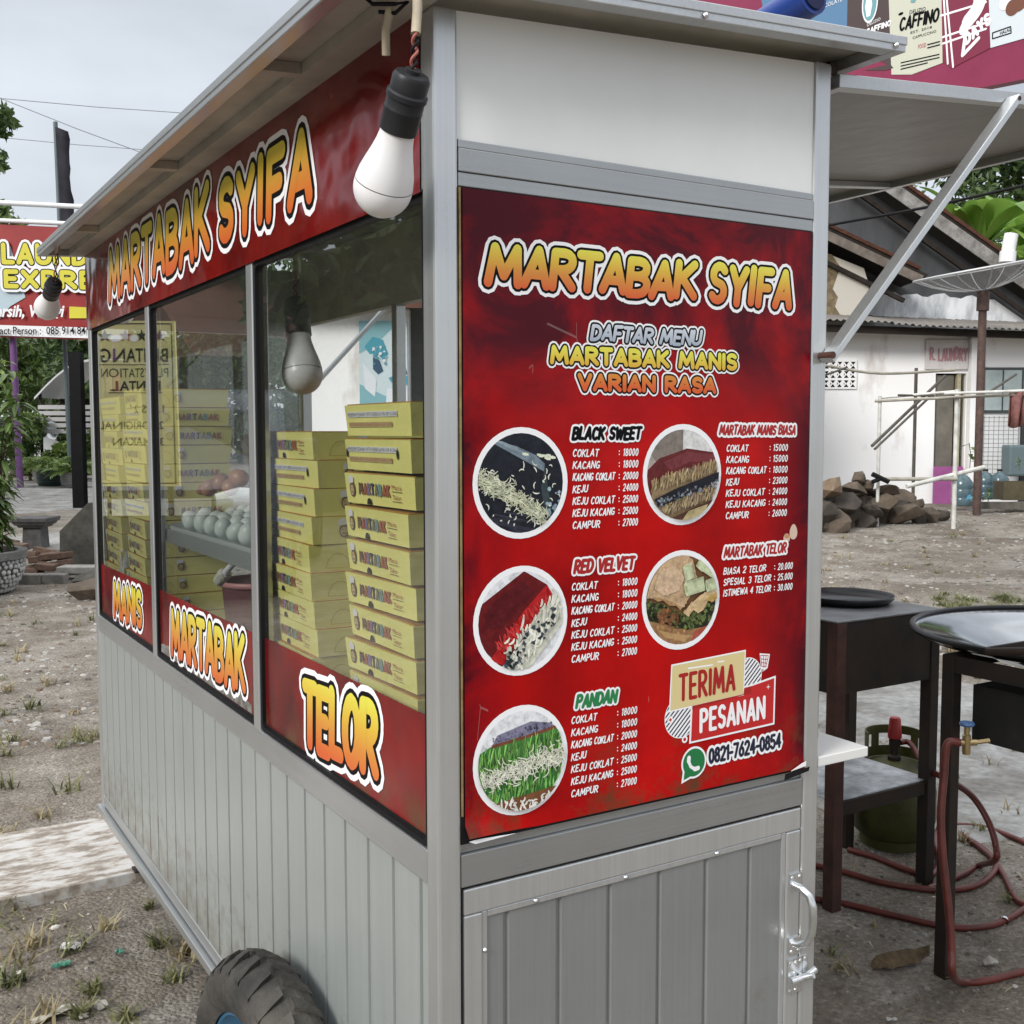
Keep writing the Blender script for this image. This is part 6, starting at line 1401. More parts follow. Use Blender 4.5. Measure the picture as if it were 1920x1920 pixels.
pole(1545, 685, 14.2, 1790, 694, 14.4, .018, m_pb, mid=(1650, 700, 14.3)); pole(1548, 703, 13.9, 1585, 690, 14.2, .014, m_pd)
pole(1635, 836, 12.3, 1772, 705, 13.4, .018, m_pd); pole(1640, 842, 12.2, 1750, 738, 12.9, .014, m_pd); pole(1858, 733, 12.4, 1905, 702, 13.2, .014, m_pd)
pole(1645, 898, 12.6, 1795, 898, 12.4, .022, m_pb); pole(1700, 912, 12.3, 1845, 876, 12.6, .026, m_pw)
b = MB(); q = onD(1650, 897, 12.55); b.tube([q - RH * .09 + V3(0, 0, .05), q + RH * .1 - V3(0, 0, .04)], .028, 8); b.tube([q - RH * .09 - V3(0, 0, .04), q + RH * .02], .024, 8); P('lashing', b, M_BLACK, rk)
# washing on the rack
b = MB(); r_ = random.Random(8); n = 14
for k in range(3):
    q0 = onD(1893 + k * 12, 735, 12.2 + k * .05); A = []; B = []
    for i in range(n + 1):
        s = i / n; off = RH * (s * .30) + FH * (.05 * math.sin(s * 13 + k)); A.append(q0 + off + V3(0, 0, .015 * math.sin(s * 9))); B.append(q0 + off * .8 + V3(0, 0, -.34 - .06 * math.sin(s * 7 + k)) + FH * .03 * math.sin(s * 17))
    b.quadstrip(A, B, 0, True)
o = tag(b.build('washing', mat('dusty_red_cloth', (.22, .095, .085), .9, noise=(12, .5))), 'dusty red cloth hanging from the drying rack at the right edge', 'cloth'); so_ = o.modifiers.new('thick', 'SOLIDIFY'); so_.thickness = .006

# water jugs, trough planter and pots along the house
def jug(px, py0, py1, v, label):
    q = onD((px), py1, v); h = (py1 - py0) / F_PX * v; r = h * .30; t = thing('water_jug', label, 'water jug', q, 'water jugs by the house')
    b = MB(); b.lathe([(.0001, 0), (r * .93, 0), (r, h * .04), (r, h * .22), (r * .96, h * .24), (r, h * .27), (r, h * .47), (r * .96, h * .49), (r, h * .52), (r * .98, h * .68), (r * .62, h * .84), (r * .30, h * .90), (r * .27, h * .95)], q, 28); P('jug_body', b, mat('blue_grey_jug_plastic', (.10, .16, .185), .18, noise=(2, .3)), t)
    b = MB(); b.lathe([(r * .30, h * .945), (r * .30, h), (.0001, h)], q, 16); P('jug_cap', b, M_STEEL, t, sharp=40); return t
t = jug(1803, 884, 948, 14.9, 'blue grey water jug with a light blue mark, leftmost beside the pink board')
b = MB(); q = onD(1795, 935, 14.9) - FH * .29; b.prism([(0, 0), (.035, .02), (.06, 0), (.085, .03), (.06, .075), (.02, .06)], q, RH, (0, 0, 1), -FH, .004); P('jug_mark', b, mat('light_blue_print', (.10, .38, .62), .5), t)
jug(1846, 880, 936, 15.3, 'blue grey water jug in the middle behind the small seedlings'); jug(1873, 880, 936, 15.2, 'blue grey water jug beside the brown trough')
q = onD(1925, 938, 14.6); b = MB()
for s0, s1, f0, f1 in ((-.38, .55, -.16, -.13), (-.38, .55, .13, .16), (-.38, -.35, -.129, .129), (.52, .55, -.129, .129)): b.obox(q + RH * (s0 + s1) / 2 + FH * (f0 + f1) / 2 + V3(0, 0, .13), RH * (s1 - s0) / 2, FH * (f1 - f0) / 2, V3(0, 0, .12))
b.obox(q + RH * .085 + V3(0, 0, .19), RH * .43, FH * .125, V3(0, 0, .03), 1); tag(b.build('trough_planter', [mat('olive_brown_trough', (.085, .07, .035), .6, noise=(9, .3)), mat('potting_soil', (.05, .035, .025), .95)]), 'brown trough planter standing on blocks by the house', 'planter')
b = MB(); b.obox(q + RH * .05 - FH * .25 + V3(0, 0, -.05), RH * .85, FH * .06, V3(0, 0, .045)); tag(b.build('kerb_edge', mat('mossy_kerb', (.13, .12, .10), .9, noise=(9, .5))), 'low mossy kerb in front of the water jugs', 'kerb')
q = onD(1905, 870, 15.6); b = MB(); b.obox(q + V3(0, 0, .05), RH * .16, FH * .14, V3(0, 0, .22)); tag(b.build('storage_tub', mat('teal_grey_tub', (.12, .17, .18), .5), bevel=.03), 'teal grey tub behind the trough planter', 'tub')
def seedling(px, py, v, h, label, n=7, seed=1):
    q = onD(px, py, v); r_ = random.Random(seed); t = thing('seedling', label, 'plant', q); b = MB(); b.tube([q, q + V3(.01, 0, h * .6), q + V3(.0, .02, h)], .006, 6); P('stem', b, M_LEAFM, t)
    b = MB()
    for i in range(n):
        p = q + V3(0, 0, h * (.35 + .65 * i / n)); a = r_.uniform(0, 6.28); leafblade(b, p, Vector((math.cos(a), math.sin(a), .15)), h * .38, h * .16, .5)
    P('leaves', b, M_LEAFL, t)
def leafblade(b, p, d, L_, w, droop=.4, m=0, k=5):
    d = Vector(d).normalized(); s = d.cross(V3(0, 0, 1)); s = s.normalized() if s.length > .01 else V3(1, 0, 0); A = []; B = []; Cc = []
    for i in range(k + 1):
        f = i / k; q = Vector(p) + d * L_ * f - V3(0, 0, droop * L_ * f * f); ww = w * .5 * math.sin(math.pi * min(.97, .06 + f * .94)) ** .8
        A.append(q + s * ww + V3(0, 0, ww * .25)); Cc.append(q); B.append(q - s * ww + V3(0, 0, ww * .25))
    b.quadstrip(A, Cc, m, True); b.quadstrip(Cc, B, m, True)
seedling(1818, 884, 14.6, .38, 'broad leafed seedling climbing beside the white pillar', 8, 2); seedling(1852, 948, 14.3, .24, 'small green seedling between the water jugs', 7, 3); seedling(1911, 882, 14.4, .17, 'little seedling in a pot above the trough planter', 6, 4); seedling(1826, 948, 14.4, .2, 'pale green seedling in front of the leftmost jug', 6, 6)

# shop wall with a washed-out blue poster, seen through the cart windows
sw = thing('side_building', 'white stained side building with a blue poster, seen through the cart window', 'building', UV(-1, 13, 0))
b = VB(); b.box((-2.35, 13, -.05), (-1.20, 13.2, 2.72)); b.box((-2.35, 13.2002, -.05), (-2.2, 17, 2.6)); b.box((-1.60, 12.975, -.05), (-1.52, 12.999, 2.7)); P('wall', b, M_WHW, sw)
b = VB(); b.box((-1.30, 13.21, -.05), (2.6, 13.4, 2.9)); P('grey_wing', b, M_GREYW, sw)
b = VB(); b.add([(-2.6, 12.7, 2.70), (2.9, 12.7, 2.70), (2.9, 16.2, 4.0), (-2.6, 16.2, 4.0), (-2.6, 12.7, 2.80), (2.9, 12.7, 2.80), (2.9, 16.2, 4.1), (-2.6, 16.2, 4.1)], [(0, 3, 2, 1), (4, 5, 6, 7), (0, 1, 5, 4), (1, 2, 6, 5), (2, 3, 7, 6), (3, 0, 4, 7)]); P('tiled_roof', b, M_TILE, sw)
b = VB(); b.box((-1.78, 12.955, 1.45), (-1.22, 12.974, 2.58)); ps = P('poster', b, mat('poster_white', (.56, .66, .70), .5), sw)
b = MB(); r_ = random.Random(17); cols_ = [mat('poster_teal', (.05, .30, .40), .5), mat('poster_navy', (.02, .07, .13), .5), mat('poster_pale', (.70, .74, .78), .5), mat('poster_sea', (.20, .42, .48), .5)]
PP = Plane2(UV(0, 12.954, 0), RH, (0, 0, 1), -FH)
for i, (pts, c) in enumerate((([(-1.78, 1.45), (-1.22, 1.45), (-1.22, 1.60), (-1.5, 1.72), (-1.78, 1.85)], 3), ([(-1.78, 2.2), (-1.6, 2.3), (-1.3, 2.58), (-1.78, 2.58)], 3), ([(-1.72, 2.28), (-1.62, 2.40), (-1.50, 2.36), (-1.44, 2.2), (-1.5, 2.12), (-1.56, 2.2), (-1.66, 2.2)], 0), ([(-1.62, 2.16), (-1.54, 2.12), (-1.5, 2.0), (-1.56, 1.96), (-1.62, 2.02)], 1),
                              ([(-1.44, 1.92), (-1.3, 1.98), (-1.22, 1.94), (-1.22, 1.84), (-1.4, 1.86)], 0), ([(-1.36, 2.16), (-1.24, 2.04), (-1.22, 1.96), (-1.38, 1.99)], 1), ([(-1.74, 2.1), (-1.66, 2.0), (-1.58, 1.9), (-1.6, 1.7), (-1.72, 1.8)], 2), ([(-1.48, 1.55), (-1.22, 1.50), (-1.22, 1.78), (-1.46, 1.80)], 2))):
    flatpoly(b, PP, pts, .001 + i * .0006, c)
for i in range(30): flatpoly(b, PP, disc((r_.uniform(-1.62, -1.46), r_.uniform(2.08, 2.3)), r_.uniform(.006, .02), 8), .006 + i * .0003, r_.choice((2, 3, 0)))
P('poster_print', b, cols_, ps)
for px0, py0, px1, py1, v0, v1, lb in ((1540, 425, 2050, 318, 9.0, 7.6, 'black overhead cable sagging across the house gable'),):
    b = MB(); b.tube(smooth_path([onD(px0 - 300, py0 + 60, v0 + .8), onD(px0, py0, v0), onD(1740, 388, 8.4), onD(px1, py1, v1)]), .012, 6); tag(b.build('cable', M_BLACK), lb, 'cable')
# ------------------------------------------------------------------ shop banner of coffee packets, high on the right
XBB = 3.2
def bq(px, py): q = onX(px, py, XBB); return (-q.y, q.z)
PB = Plane2((XBB - .001, 0, 0), (0, -1, 0), (0, 0, 1), (-.22, 0, 0))
sb = thing('shop_banner', 'large printed shop banner of coffee packets on a maroon ground, high at the top right', 'shop banner', (XBB + .05, 1.5, 2.4))
e0 = bq(1882, 156); e1 = bq(1620, 208); sl_ = (e0[1] - e1[1]) / (e0[0] - e1[0])
b = MB(); lo = lambda s: e0[1] + sl_ * (s - e0[0])
b.prism([(-3.9, lo(-3.9)), (.6, lo(.6)), (.6, lo(.6) + 1.7), (-3.9, lo(-3.9) + 1.7)], (XBB, 0, 0), (0, -1, 0), (0, 0, 1), (-1, 0, 0), .05); P('banner_sheet', b, mat('maroon_banner_vinyl', (.24, .028, .075), .4, noise=(4, .12)), sb)
for y in (3.6, -.4):
    b = MB(); b.tube([(XBB + .12, y, -.05), (XBB + .12, y, lo(-y) + 1.6)], .05, 12); P('post', b, M_STEEL, sb)
def packet(corners, col, h, slot_name):
    b = MB(); flatpoly(b, PB, [bq(*c) for c in corners], h, 0); return b
CP = [mat('packet_blue', (.10, .21, .36), .4), mat('packet_brown', (.075, .052, .05), .4), mat('packet_cream', (.56, .57, .47), .4), mat('packet_plum', (.20, .025, .055), .4), mat('packet_white', (.62, .68, .72), .4), M_INK_K, M_INK_W, mat('packet_teal', (.16, .35, .38), .4), mat('packet_red', (.45, .05, .09), .4), mat('coffee_bean_brown', (.16, .06, .035), .5), mat('royal_blue_roll', (.01, .04, .22), .4)]
b = MB()
def pp(pts, h, m): flatpoly(b, PB, [bq(*p) for p in pts], h, m)
pp([(1400, -140), (1440, 60), (1592, 62), (1600, -140)], .002, 0); pp([(1592, -140), (1588, 80), (1690, 135), (1672, 60), (1668, -140)], .003, 1); pp([(1662, -140), (1672, 140), (1710, 140), (1768, 118), (1764, -140)], .004, 2)
pp([(1670, 120), (1620, 132), (1660, 132), (1676, 128)], .0045, 1); pp([(1676, 112), (1690, 138), (1712, 138), (1768, 118), (1764, 96)], .005, 2)
pp([(1764, -140), (1768, 116), (1785, 128), (1858, 90), (1900, -140)], .006, 3); pp([(1850, -140), (1858, 90), (2000, 50), (2000, -140)], .007, 4)
for i, (x0, y0, x1, y1) in enumerate(((1768, 70, 1852, 42), (1768, 82, 1850, 54), (1776, 0, 1788, 126), (1770, -10, 1778, 120), (1764, 30, 1850, 4))):   # tartan lines
    s0, t0 = bq(x0, y0); s1, t1 = bq(x1, y1); capsule(b, PB, (s0, t0), (s1, t1), .004, .0075 + i * .0004, 6, 2)
b2 = b
def tx(text, px0, py0, px1, py1, m, h, shear=0.0, bold=0.0, hgt=None):     # flat text following a rising baseline
    s0, t0 = bq(px0, py0); s1, t1 = bq(px1, py1); L_ = math.hypot(s1 - s0, t1 - t0); ca, sa = (s1 - s0) / L_, (t1 - t0) / L_
    PT = Plane2(PB.at(s0, t0), PB.es * ca + PB.et * sa, PB.et * ca - PB.es * sa, PB.n); plain(b, PT, text, 0, 0, hgt, m, h, width=L_, shear=shear, bold=bold)
def bx(text, px0, py0, px1, py1, hgt, r, m, h, slant=.0, gap=.25):
    s0, t0 = bq(px0, py0); s1, t1 = bq(px1, py1); L_ = math.hypot(s1 - s0, t1 - t0); ca, sa = (s1 - s0) / L_, (t1 - t0) / L_
    PT = Plane2(PB.at(s0, t0), PB.es * ca + PB.et * sa, PB.et * ca - PB.es * sa, PB.n); brush(b, PT, text, 0, L_, 0, hgt, [(r, m)], h, gap=gap, slant=slant, rout=r, n=4, wob=.04, step=6e-5)
U1 = abs(bq(1700, 60)[1] - bq(1700, 61)[1])       # metres per picture pixel up there
bx('CAFFINO', 1686, 60, 1762, 40, 26 * U1, 2.3 * U1, 5, .010, slant=.05); tx('DELIZIO', 1706, 27, 1736, 20, 5, .010, hgt=7 * U1); tx('EST. 2018', 1708, 64, 1748, 53, 5, .010, hgt=4.5 * U1); tx('CAPPUCCINO', 1712, 74, 1756, 61, 5, .010, hgt=5 * U1)
tx('HALAL', 1876, 66, 1896, 58, 5, .011, hgt=5.5 * U1, bold=.02)
for p0, p1 in (((1862, 73), (1897, 62)), ((1862, 62), (1896, 50)), ((1862, 62), (1862, 73)), ((1896, 50), (1897, 62))): capsule(b, PB, bq(*p0), bq(*p1), .0022, .0112 + p0[1] * 1e-5, 5, 2)
tx('LATTE CHOCOLATE', 1500, 33, 1580, 2, 6, .010, hgt=8 * U1); tx('DELIZIO', 1627, 50, 1652, 38, 6, .010, hgt=6 * U1); bx('CAFFINO', 1625, 66, 1672, 48, 12 * U1, 1.5 * U1, 6, .010)
for i, (x0, y0, x1, y1) in enumerate(((1690, 118, 1762, 102), (1690, 124, 1762, 108), (1690, 130, 1740, 118), (1740, 84, 1763, 78), (1740, 90, 1763, 84))): capsule(b, PB, bq(x0, y0), bq(x1, y1), .0022, .0100 + i * .0002, 5, 2)
tx('FOOD', 1722, 92, 1737, 88, 8, .010, hgt=8 * U1)
# swelling white numeral and the word beneath it
pts = smooth_path([PB.at(*bq(1818, -22)), PB.at(*bq(1838, -6)), PB.at(*bq(1832, 18)), PB.at(*bq(1816, 40)), PB.at(*bq(1808, 56))], 5); W_ = [10, 13, 13, 10, 6]
for i in range(len(pts) - 1):
    s0, t0 = -pts[i].y, pts[i].z; s1, t1 = -pts[i + 1].y, pts[i + 1].z; capsule(b, PB, (s0, t0), (s1, t1), W_[min(4, i // 5)] * U1, .010 + i * 6e-5, 6, 5)
bx('DAYS', 1812, 86, 1864, 42, 24 * U1, 2.9 * U1, 6, .012, slant=.1, gap=.35)
for i, (x0, y0, x1, y1) in enumerate(((1812, 60, 1806, 104), (1806, 104, 1836, 72))): capsule(b, PB, bq(x0, y0), bq(x1, y1), 3.5 * U1, .0125 + i * .0002, 6, 4)
for q, rr, m in (((1900, 14), 14, 9), ((1912, 4), 16, 9), ((1886, 6), 12, 6), ((1884, 10), 7, 4)): flatpoly(b, PB, disc(bq(*q), rr * U1, 18), .0105 + rr * 1e-4 + q[0] * 1e-6, m)
q = bq(1632, 6); flatpoly(b, PB, [(q[0] + 20 * U1 * x, q[1] + 38 * U1 * y) for x, y in disc((0, 0), 1, 24)], .0102, 6); flatpoly(b, PB, [(q[0] + 17 * U1 * x, q[1] + 34 * U1 * y) for x, y in disc((0, 0), 1, 24)], .0106, 7); flatpoly(b, PB, [(q[0] + 9 * U1 * x - 3 * U1, q[1] - 4 * U1 + 24 * U1 * y) for x, y in disc((0, 0), 1, 6)], .0109, 6)
q = bq(1714, -2); flatpoly(b, PB, disc(q, 8 * U1, 5), .0104, 7); q = bq(1690, 26); flatpoly(b, PB, disc(q, 6 * U1, 12, 2.6 * U1), .0104, 5)
P('packet_print', b, CP, sb)
b = MB(); c = onX(1493, 24, 1.3); b.tube([c + V3(0, .25, -.02), c + V3(0, -.05, .02)], .040, 20, 0); b.tube([c + V3(0, .255, -.02), c + V3(0, -.055, .02)], .030, 16, 1); tag(b.build('rolled_tarpaulin', [mat('royal_blue_roll'), mat('dark_blue_core', (.005, .012, .05), .5)]), 'blue roll of tarpaulin lying at the top of the cart roof edge', 'roll')

# ------------------------------------------------------------------ laundry sign on posts, far left
vS = 25.0
def sq(px, py, v=vS):
    d = _ray(px, py); k = v / (d.dot(FH)); p = CAM + d * k; q = p - C0; return q.dot(RH), p.z
ls = thing('laundry_sign', 'big red and white laundry sign with yellow letters on a post frame at far left', 'sign', UV(-11, vS, 0))
PS_ = Plane2(UV(0, vS - .06, 0), RH, (0, 0, 1), -FH)
tilt = -.085
b = VB(); b.add([(-15.2, vS, 3.55), (-8.6, vS, 3.33), (-8.6, vS, 5.78), (-15.2, vS, 6.10), (-15.2, vS + .10, 3.55), (-8.6, vS + .10, 3.33), (-8.6, vS + .10, 5.78), (-15.2, vS + .10, 6.10)], [(0, 1, 2, 3), (7, 6, 5, 4), (0, 4, 5, 1), (1, 5, 6, 2), (2, 6, 7, 3), (3, 7, 4, 0)]); P('sign_panel', b, mat('sign_red', (.30, .02, .02), .4, noise=(2, .15)), ls)
b = MB(); flatpoly(b, PS_, [(-15.2, 3.6), (-15.2, 5.75), (-11.2, 5.42), (-10.9, 4.3), (-11.25, 4.1), (-11.6, 3.7)], -.045, 0); flatpoly(b, PS_, [(-15.2, 3.57), (-8.62, 3.36), (-8.62, 3.60), (-15.2, 3.80)], -.035, 1); flatpoly(b, PS_, [sq(131, 575), sq(175, 577), sq(175, 597), sq(131, 597)], -.030, 2); P('sign_colour_field', b, [mat('pale_blue_field', (.46, .56, .62), .4), M_INK_W, mat('sign_yellow', (.64, .58, .05), .4)], ls)
b = MB(); SY = [(.13, 0), (.075, 1), (.052, 2)]
(s0, t0), (s1, t1) = sq(4, 498), sq(236, 509); brush(b, PS_, 'LAUNDRY', s0, s1, t0, t0 + .52, SY, .002, gap=.30, tilt=-.06, rout=.07, step=2e-4)
(s0, t0), (s1, t1) = sq(9, 543), sq(250, 553); brush(b, PS_, 'EXPRESS', s0, s1, t0, t0 + .46, SY, .016, gap=.30, tilt=-.05, rout=.07, step=2e-4)
PSk = PS_
(s0, t0) = sq(-20, 594); plain(b, PSk, 'Bersih, Wangi', s0, t0, .25, 0, .004, width=1.72, shear=.25, bold=.03); (s0, t0) = sq(-31, 629); plain(b, PSk, 'Contact Person :  085 914 84', s0, t0 + .02, .17, 1, .005, width=2.32, bold=.008)
P('sign_lettering', b, [M_INK_W, M_INK_K, mat('sign_yellow')], ls)
b = VB(); b.tube([(-15, vS - .02, 6.56), (-8.5, vS - .02, 6.24)], .055, 10); b.tube([(-15, vS - .02, 6.16), (-8.5, vS - .02, 5.86)], .05, 10); P('top_pipe', b, mat('white_pipe', (.74, .75, .77), .4), ls)
u0, _ = sq(30, 800); b = VB(); b.tube([(u0 - .06, vS + .25, 0), (u0 - .12, vS + .25, 3.6)], .075, 12); P('post', b, mat('purple_paint', (.17, .07, .22), .5), ls)
for u in (-14.6, -9.0): b = VB(); b.tube([(u, vS + .2, 0), (u, vS + .2, 6.3)], .07, 12); P('post', b, mat('purple_paint'), ls)
# dark post near the forecourt with shelves of goods
bp_ = thing('black_post', 'thick black post standing left of the cart under the laundry sign', 'post', UV(-7.28, 18.5, 0))
b = VB(); b.box((-7.36, 18.42, 0), (-7.17, 18.6, 2.62)); P('post_shaft', b, mat('black_paint', (.008, .008, .009), .6, spec=.15, noise=(5, .3)), bp_)
b = VB(); b.box((-7.165, 18.8, .05), (-6.6, 19.2, 2.5)); P('goods_cabinet', b, mat('dark_cabinet', (.03, .03, .032), .6), bp_)
b = VB(); r_ = random.Random(4)
for j in range(5):
    for i in range(4): b.box((-7.12 + i * .13, 18.74, .45 + j * .38), (-7.02 + i * .13, 18.795, .72 + j * .38 + r_.uniform(-.08, .03)), r_.randrange(4))
P('goods', b, [mat('goods_teal', (.05, .25, .2), .5), mat('goods_red', (.3, .08, .06), .5), mat('goods_tan', (.3, .22, .14), .5), mat('goods_grey', (.2, .2, .22), .5)], bp_)
# tall pole with black netting, wires
np_ = thing('netting_pole', 'tall dark pole with a strip of black netting hanging down against the sky', 'pole', UV(-10.5, 26, 0)); 
b = VB(); b.tube([(-10.42, 26, 0), (-10.52, 26, 8.42)], .05, 10); P('pole_shaft', b, mat('grey_green_pole', (.10, .13, .14), .6), np_)
b = VB(); A = []; B = []
for i in range(13):
    f = i / 12; z = 8.30 - 2.6 * f; A.append((-10.50 + .09 * f, 25.93, z)); B.append((-10.20 + .06 * f + .10 * f ** 3 + .02 * math.sin(i * 2), 25.9 + .05 * math.sin(i), z - .12 + .05 * math.sin(i * 1.7)))
b.quadstrip(A, B, 0, True); o = P('netting', b, mat('black_netting', (.02, .02, .028), .8, noise=(6, .4)), np_); so_ = o.modifiers.new('thick', 'SOLIDIFY'); so_.thickness = .02
for i, (a, c, v, lb) in enumerate((((-60, 179), (420, 217), 24, 'thin overhead wire running level across the sky'), ((-40, 168), (330, 310), 23, 'thin overhead wire slanting down past the netting pole'), ((-60, 252), (360, 287), 27, 'thin overhead wire passing behind the netting pole'))):
    b = MB(); p0, p1 = onD(*a, v), onD(*c, v); b.tube([p0, p0.lerp(p1, .5) - V3(0, 0, .03), p1, p1 + (p1 - p0) * .5], .009, 5); tag(b.build('wire', mat('grey_wire', (.22, .23, .25), .6)), lb, 'wire')
# ------------------------------------------------------------------ vegetation builders
def leaf_cloud(mb, centres, n, size, r_, m=0, aspect=.45, squash=.7):
    """many small leaves on clumps: centres = [(x, y, z, radius)]"""
    wts = np.array([c[3] ** 2 for c in centres]); wts = wts / wts.sum(); idx = r_.choice(len(centres), n, p=wts); C_ = np.array(centres)[idx]
    d = r_.normal(size=(n, 3)); d /= np.linalg.norm(d, axis=1)[:, None]; rad = C_[:, 3] * (r_.random(n) ** .38)
    p = C_[:, :3] + d * rad[:, None] * np.array([1, 1, squash])
    a = r_.normal(size=(n, 3)) + d * .4 + np.array([0, 0, -.35]); a /= np.linalg.norm(a, axis=1)[:, None]
    w = np.cross(a, r_.normal(size=(n, 3))); w /= np.linalg.norm(w, axis=1)[:, None]
    L_ = size * r_.uniform(.6, 1.3, n)[:, None]; B_ = L_ * aspect
    nn = np.cross(a, w)
    v = np.stack([p - a * L_ * .5, p + w * B_ * .5 + nn * L_ * .08, p + a * L_ * .5, p - w * B_ * .5 + nn * L_ * .08], axis=1).reshape(-1, 3)
    base = len(mb.v); mb.v.extend(map(tuple, v)); mb.f.extend([(base + 4 * i, base + 4 * i + 1, base + 4 * i + 2, base + 4 * i + 3) for i in range(n)]); mb.m.extend([m] * n); mb.sm.extend([False] * n)
def tree(name, label, cat, base, height, crown_r, n, size, m, group=None, seed=1, trunk=.14, clumps=16, low=.35, squash=.75):
    r_ = np.random.default_rng(seed); rr = random.Random(seed); t = thing(name, label, cat, base, group); base = Vector(base)
    b = MB(); top = base + V3(rr.uniform(-.3, .3), rr.uniform(-.3, .3), height * .7); b.tube(smooth_path([base - V3(0, 0, .1), base + V3(rr.uniform(-.15, .15), rr.uniform(-.15, .15), height * .35), top], 4), [trunk * (1 - .6 * i / 8) for i in range(9)], 10)
    cen = []
    for i in range(clumps):
        a = rr.uniform(0, 6.283); f = rr.random() ** .6; z = height * (low + (1 - low) * rr.random()); k = math.sin(math.pi * min(.95, max(.12, (z / height - low) / (1.05 - low) * .8 + .2)))
        c = base + V3(math.cos(a) * crown_r * f * k, math.sin(a) * crown_r * f * k, z * .94); cr_ = crown_r * rr.uniform(.22, .42); cen.append((c.x, c.y, c.z, cr_))
        if i % 2 == 0: st_ = base + (top - base) * rr.uniform(.45, .95); b.tube([st_, st_.lerp(c, .5) + V3(0, 0, .1), c], [trunk * .35, trunk * .22, trunk * .08], 6)
    P('trunk', b, M_BARK, t); b = MB(); leaf_cloud(b, cen, n, size, r_, squash=squash); P('crown', b, m, t); return t
# trees behind the house (right) and behind the laundry sign (left)
tree('tree', 'dense green tree behind the house roof at the upper right edge', 'tree', UV(11.3, 25, .2), 8.3, 3.2, 9000, .24, M_LEAFD, 'trees behind the house', 3, low=.25, clumps=26)
tree('tree', 'loose pale green tree between the awning and the roof tiles', 'tree', UV(8.4, 27, .2), 7.6, 2.3, 3800, .2, M_LEAFM, 'trees behind the house', 4, low=.3, clumps=20)
tree('tree', 'far bushy tree behind the side building seen through the cart', 'tree', UV(-4.5, 26, .1), 7, 3.6, 6000, .24, M_LEAFD, 'trees behind the house', 6, low=.15, clumps=24)
tree('tree', 'tall dark tree beyond the laundry sign with its top above the white pipe', 'tree', UV(-14.0, 31, 0), 7.9, 1.8, 4200, .26, M_LEAFM, 'trees beyond the forecourt', 7, low=.3)
tree('tree', 'leafy tree whose drooping twigs reach in at the left picture edge', 'tree', UV(-10.72, 21, 0), 9.4, 1.25, 2600, .26, M_LEAFM, 'trees beyond the forecourt', 8, low=.66)
for i, (u, v, h, r, lab) in enumerate(((-17, 46, 7, 5, 'dark tree mass furthest left beyond the forecourt'), (-21, 52, 9, 6, 'broad dark tree behind the parked white car'), (-10.5, 44, 6.5, 4, 'dark tree behind the white stall roof'), (-5, 48, 7.5, 5, 'dark tree hidden mostly behind the cart on the left'))):
    tree('tree', lab, 'tree', UV(u, v, 0), h, r, 9000, .42, M_LEAFD, 'trees beyond the forecourt', 20 + i, low=.08, clumps=30, trunk=.2)
def banana(u, v, z, h, n, label, seed):
    rr = random.Random(seed); q = UV(u, v, z); t = thing('banana_plant', label, 'banana plant', q, 'banana plants behind the roof'); b = MB(); b.tube([q, q + V3(.05, 0, h * .5)], [.14, .09], 10); P('pseudostem', b, mat('banana_stem', (.22, .26, .10), .6), t)
    b = MB(); top = q + V3(.05, 0, h * .48)
    for i in range(n):
        a = 6.283 * i / n + rr.uniform(-.3, .3); L_ = h * rr.uniform(.20, .30); e_ = rr.uniform(.5, 2.6); d = Vector((math.cos(a), math.sin(a), e_)).normalized()
        leafblade(b, top, d, L_, L_ * .27, rr.uniform(.25, .8), k=12)
    P('banana_leaves', b, M_BANANA, t)
banana(8.35, 20, .2, 9.0, 10, 'banana plant with one upright bright leaf above the tiles', 3); banana(8.95, 18.5, .2, 7.4, 11, 'banana plant with drooping bright leaves behind the dish', 9); banana(9.6, 21, .2, 8.8, 10, 'banana plant furthest back at the right edge', 5)
# shrub in a pebble-faced planter at the left edge
pc_ = UV(-4.47, 8.9, 0)
plt = thing('stone_planter', 'round planter faced with grey pebbles at the left edge', 'planter', pc_)
b = MB(); b.lathe([(.0001, 0), (.36, 0), (.43, .10), (.46, .27), (.49, .275), (.49, .335), (.42, .335), (.41, .27), (.0001, .27)], pc_, 40); P('planter_body', b, mat('planter_mortar', (.16, .155, .15), .9, noise=(12, .4)), plt, sharp=40)
b = MB(); rr = random.Random(3)
for j in range(7):
    for i in range(52):
        a = 6.283 * (i + .5 * (j % 2) + rr.uniform(-.25, .25)) / 52; z = .025 + j * .038 + rr.uniform(-.006, .006); k_ = rr.uniform(.55, .95); r = .372 + .08 * min(1, z / .15) + .02 * (z / .3); c = pc_ + V3(r * math.cos(a), r * math.sin(a), z); ax = V3(math.cos(a), math.sin(a), 0); b.lathe([(.0001, .010 * k_), (.018 * k_, .007), (.026 * k_, .001), (.028 * k_, -.006)], c, 7, ax=ax)
P('pebble_facing', b, mat('pale_round_pebble', (.40, .40, .39), .8, noise=(3, .4)), plt)
sh = thing('leafy_shrub', 'tall shrub of narrow light green leaves growing from the pebble planter', 'shrub', pc_ + V3(0, 0, .27)); rr = random.Random(5); b = MB(); bl = MB()
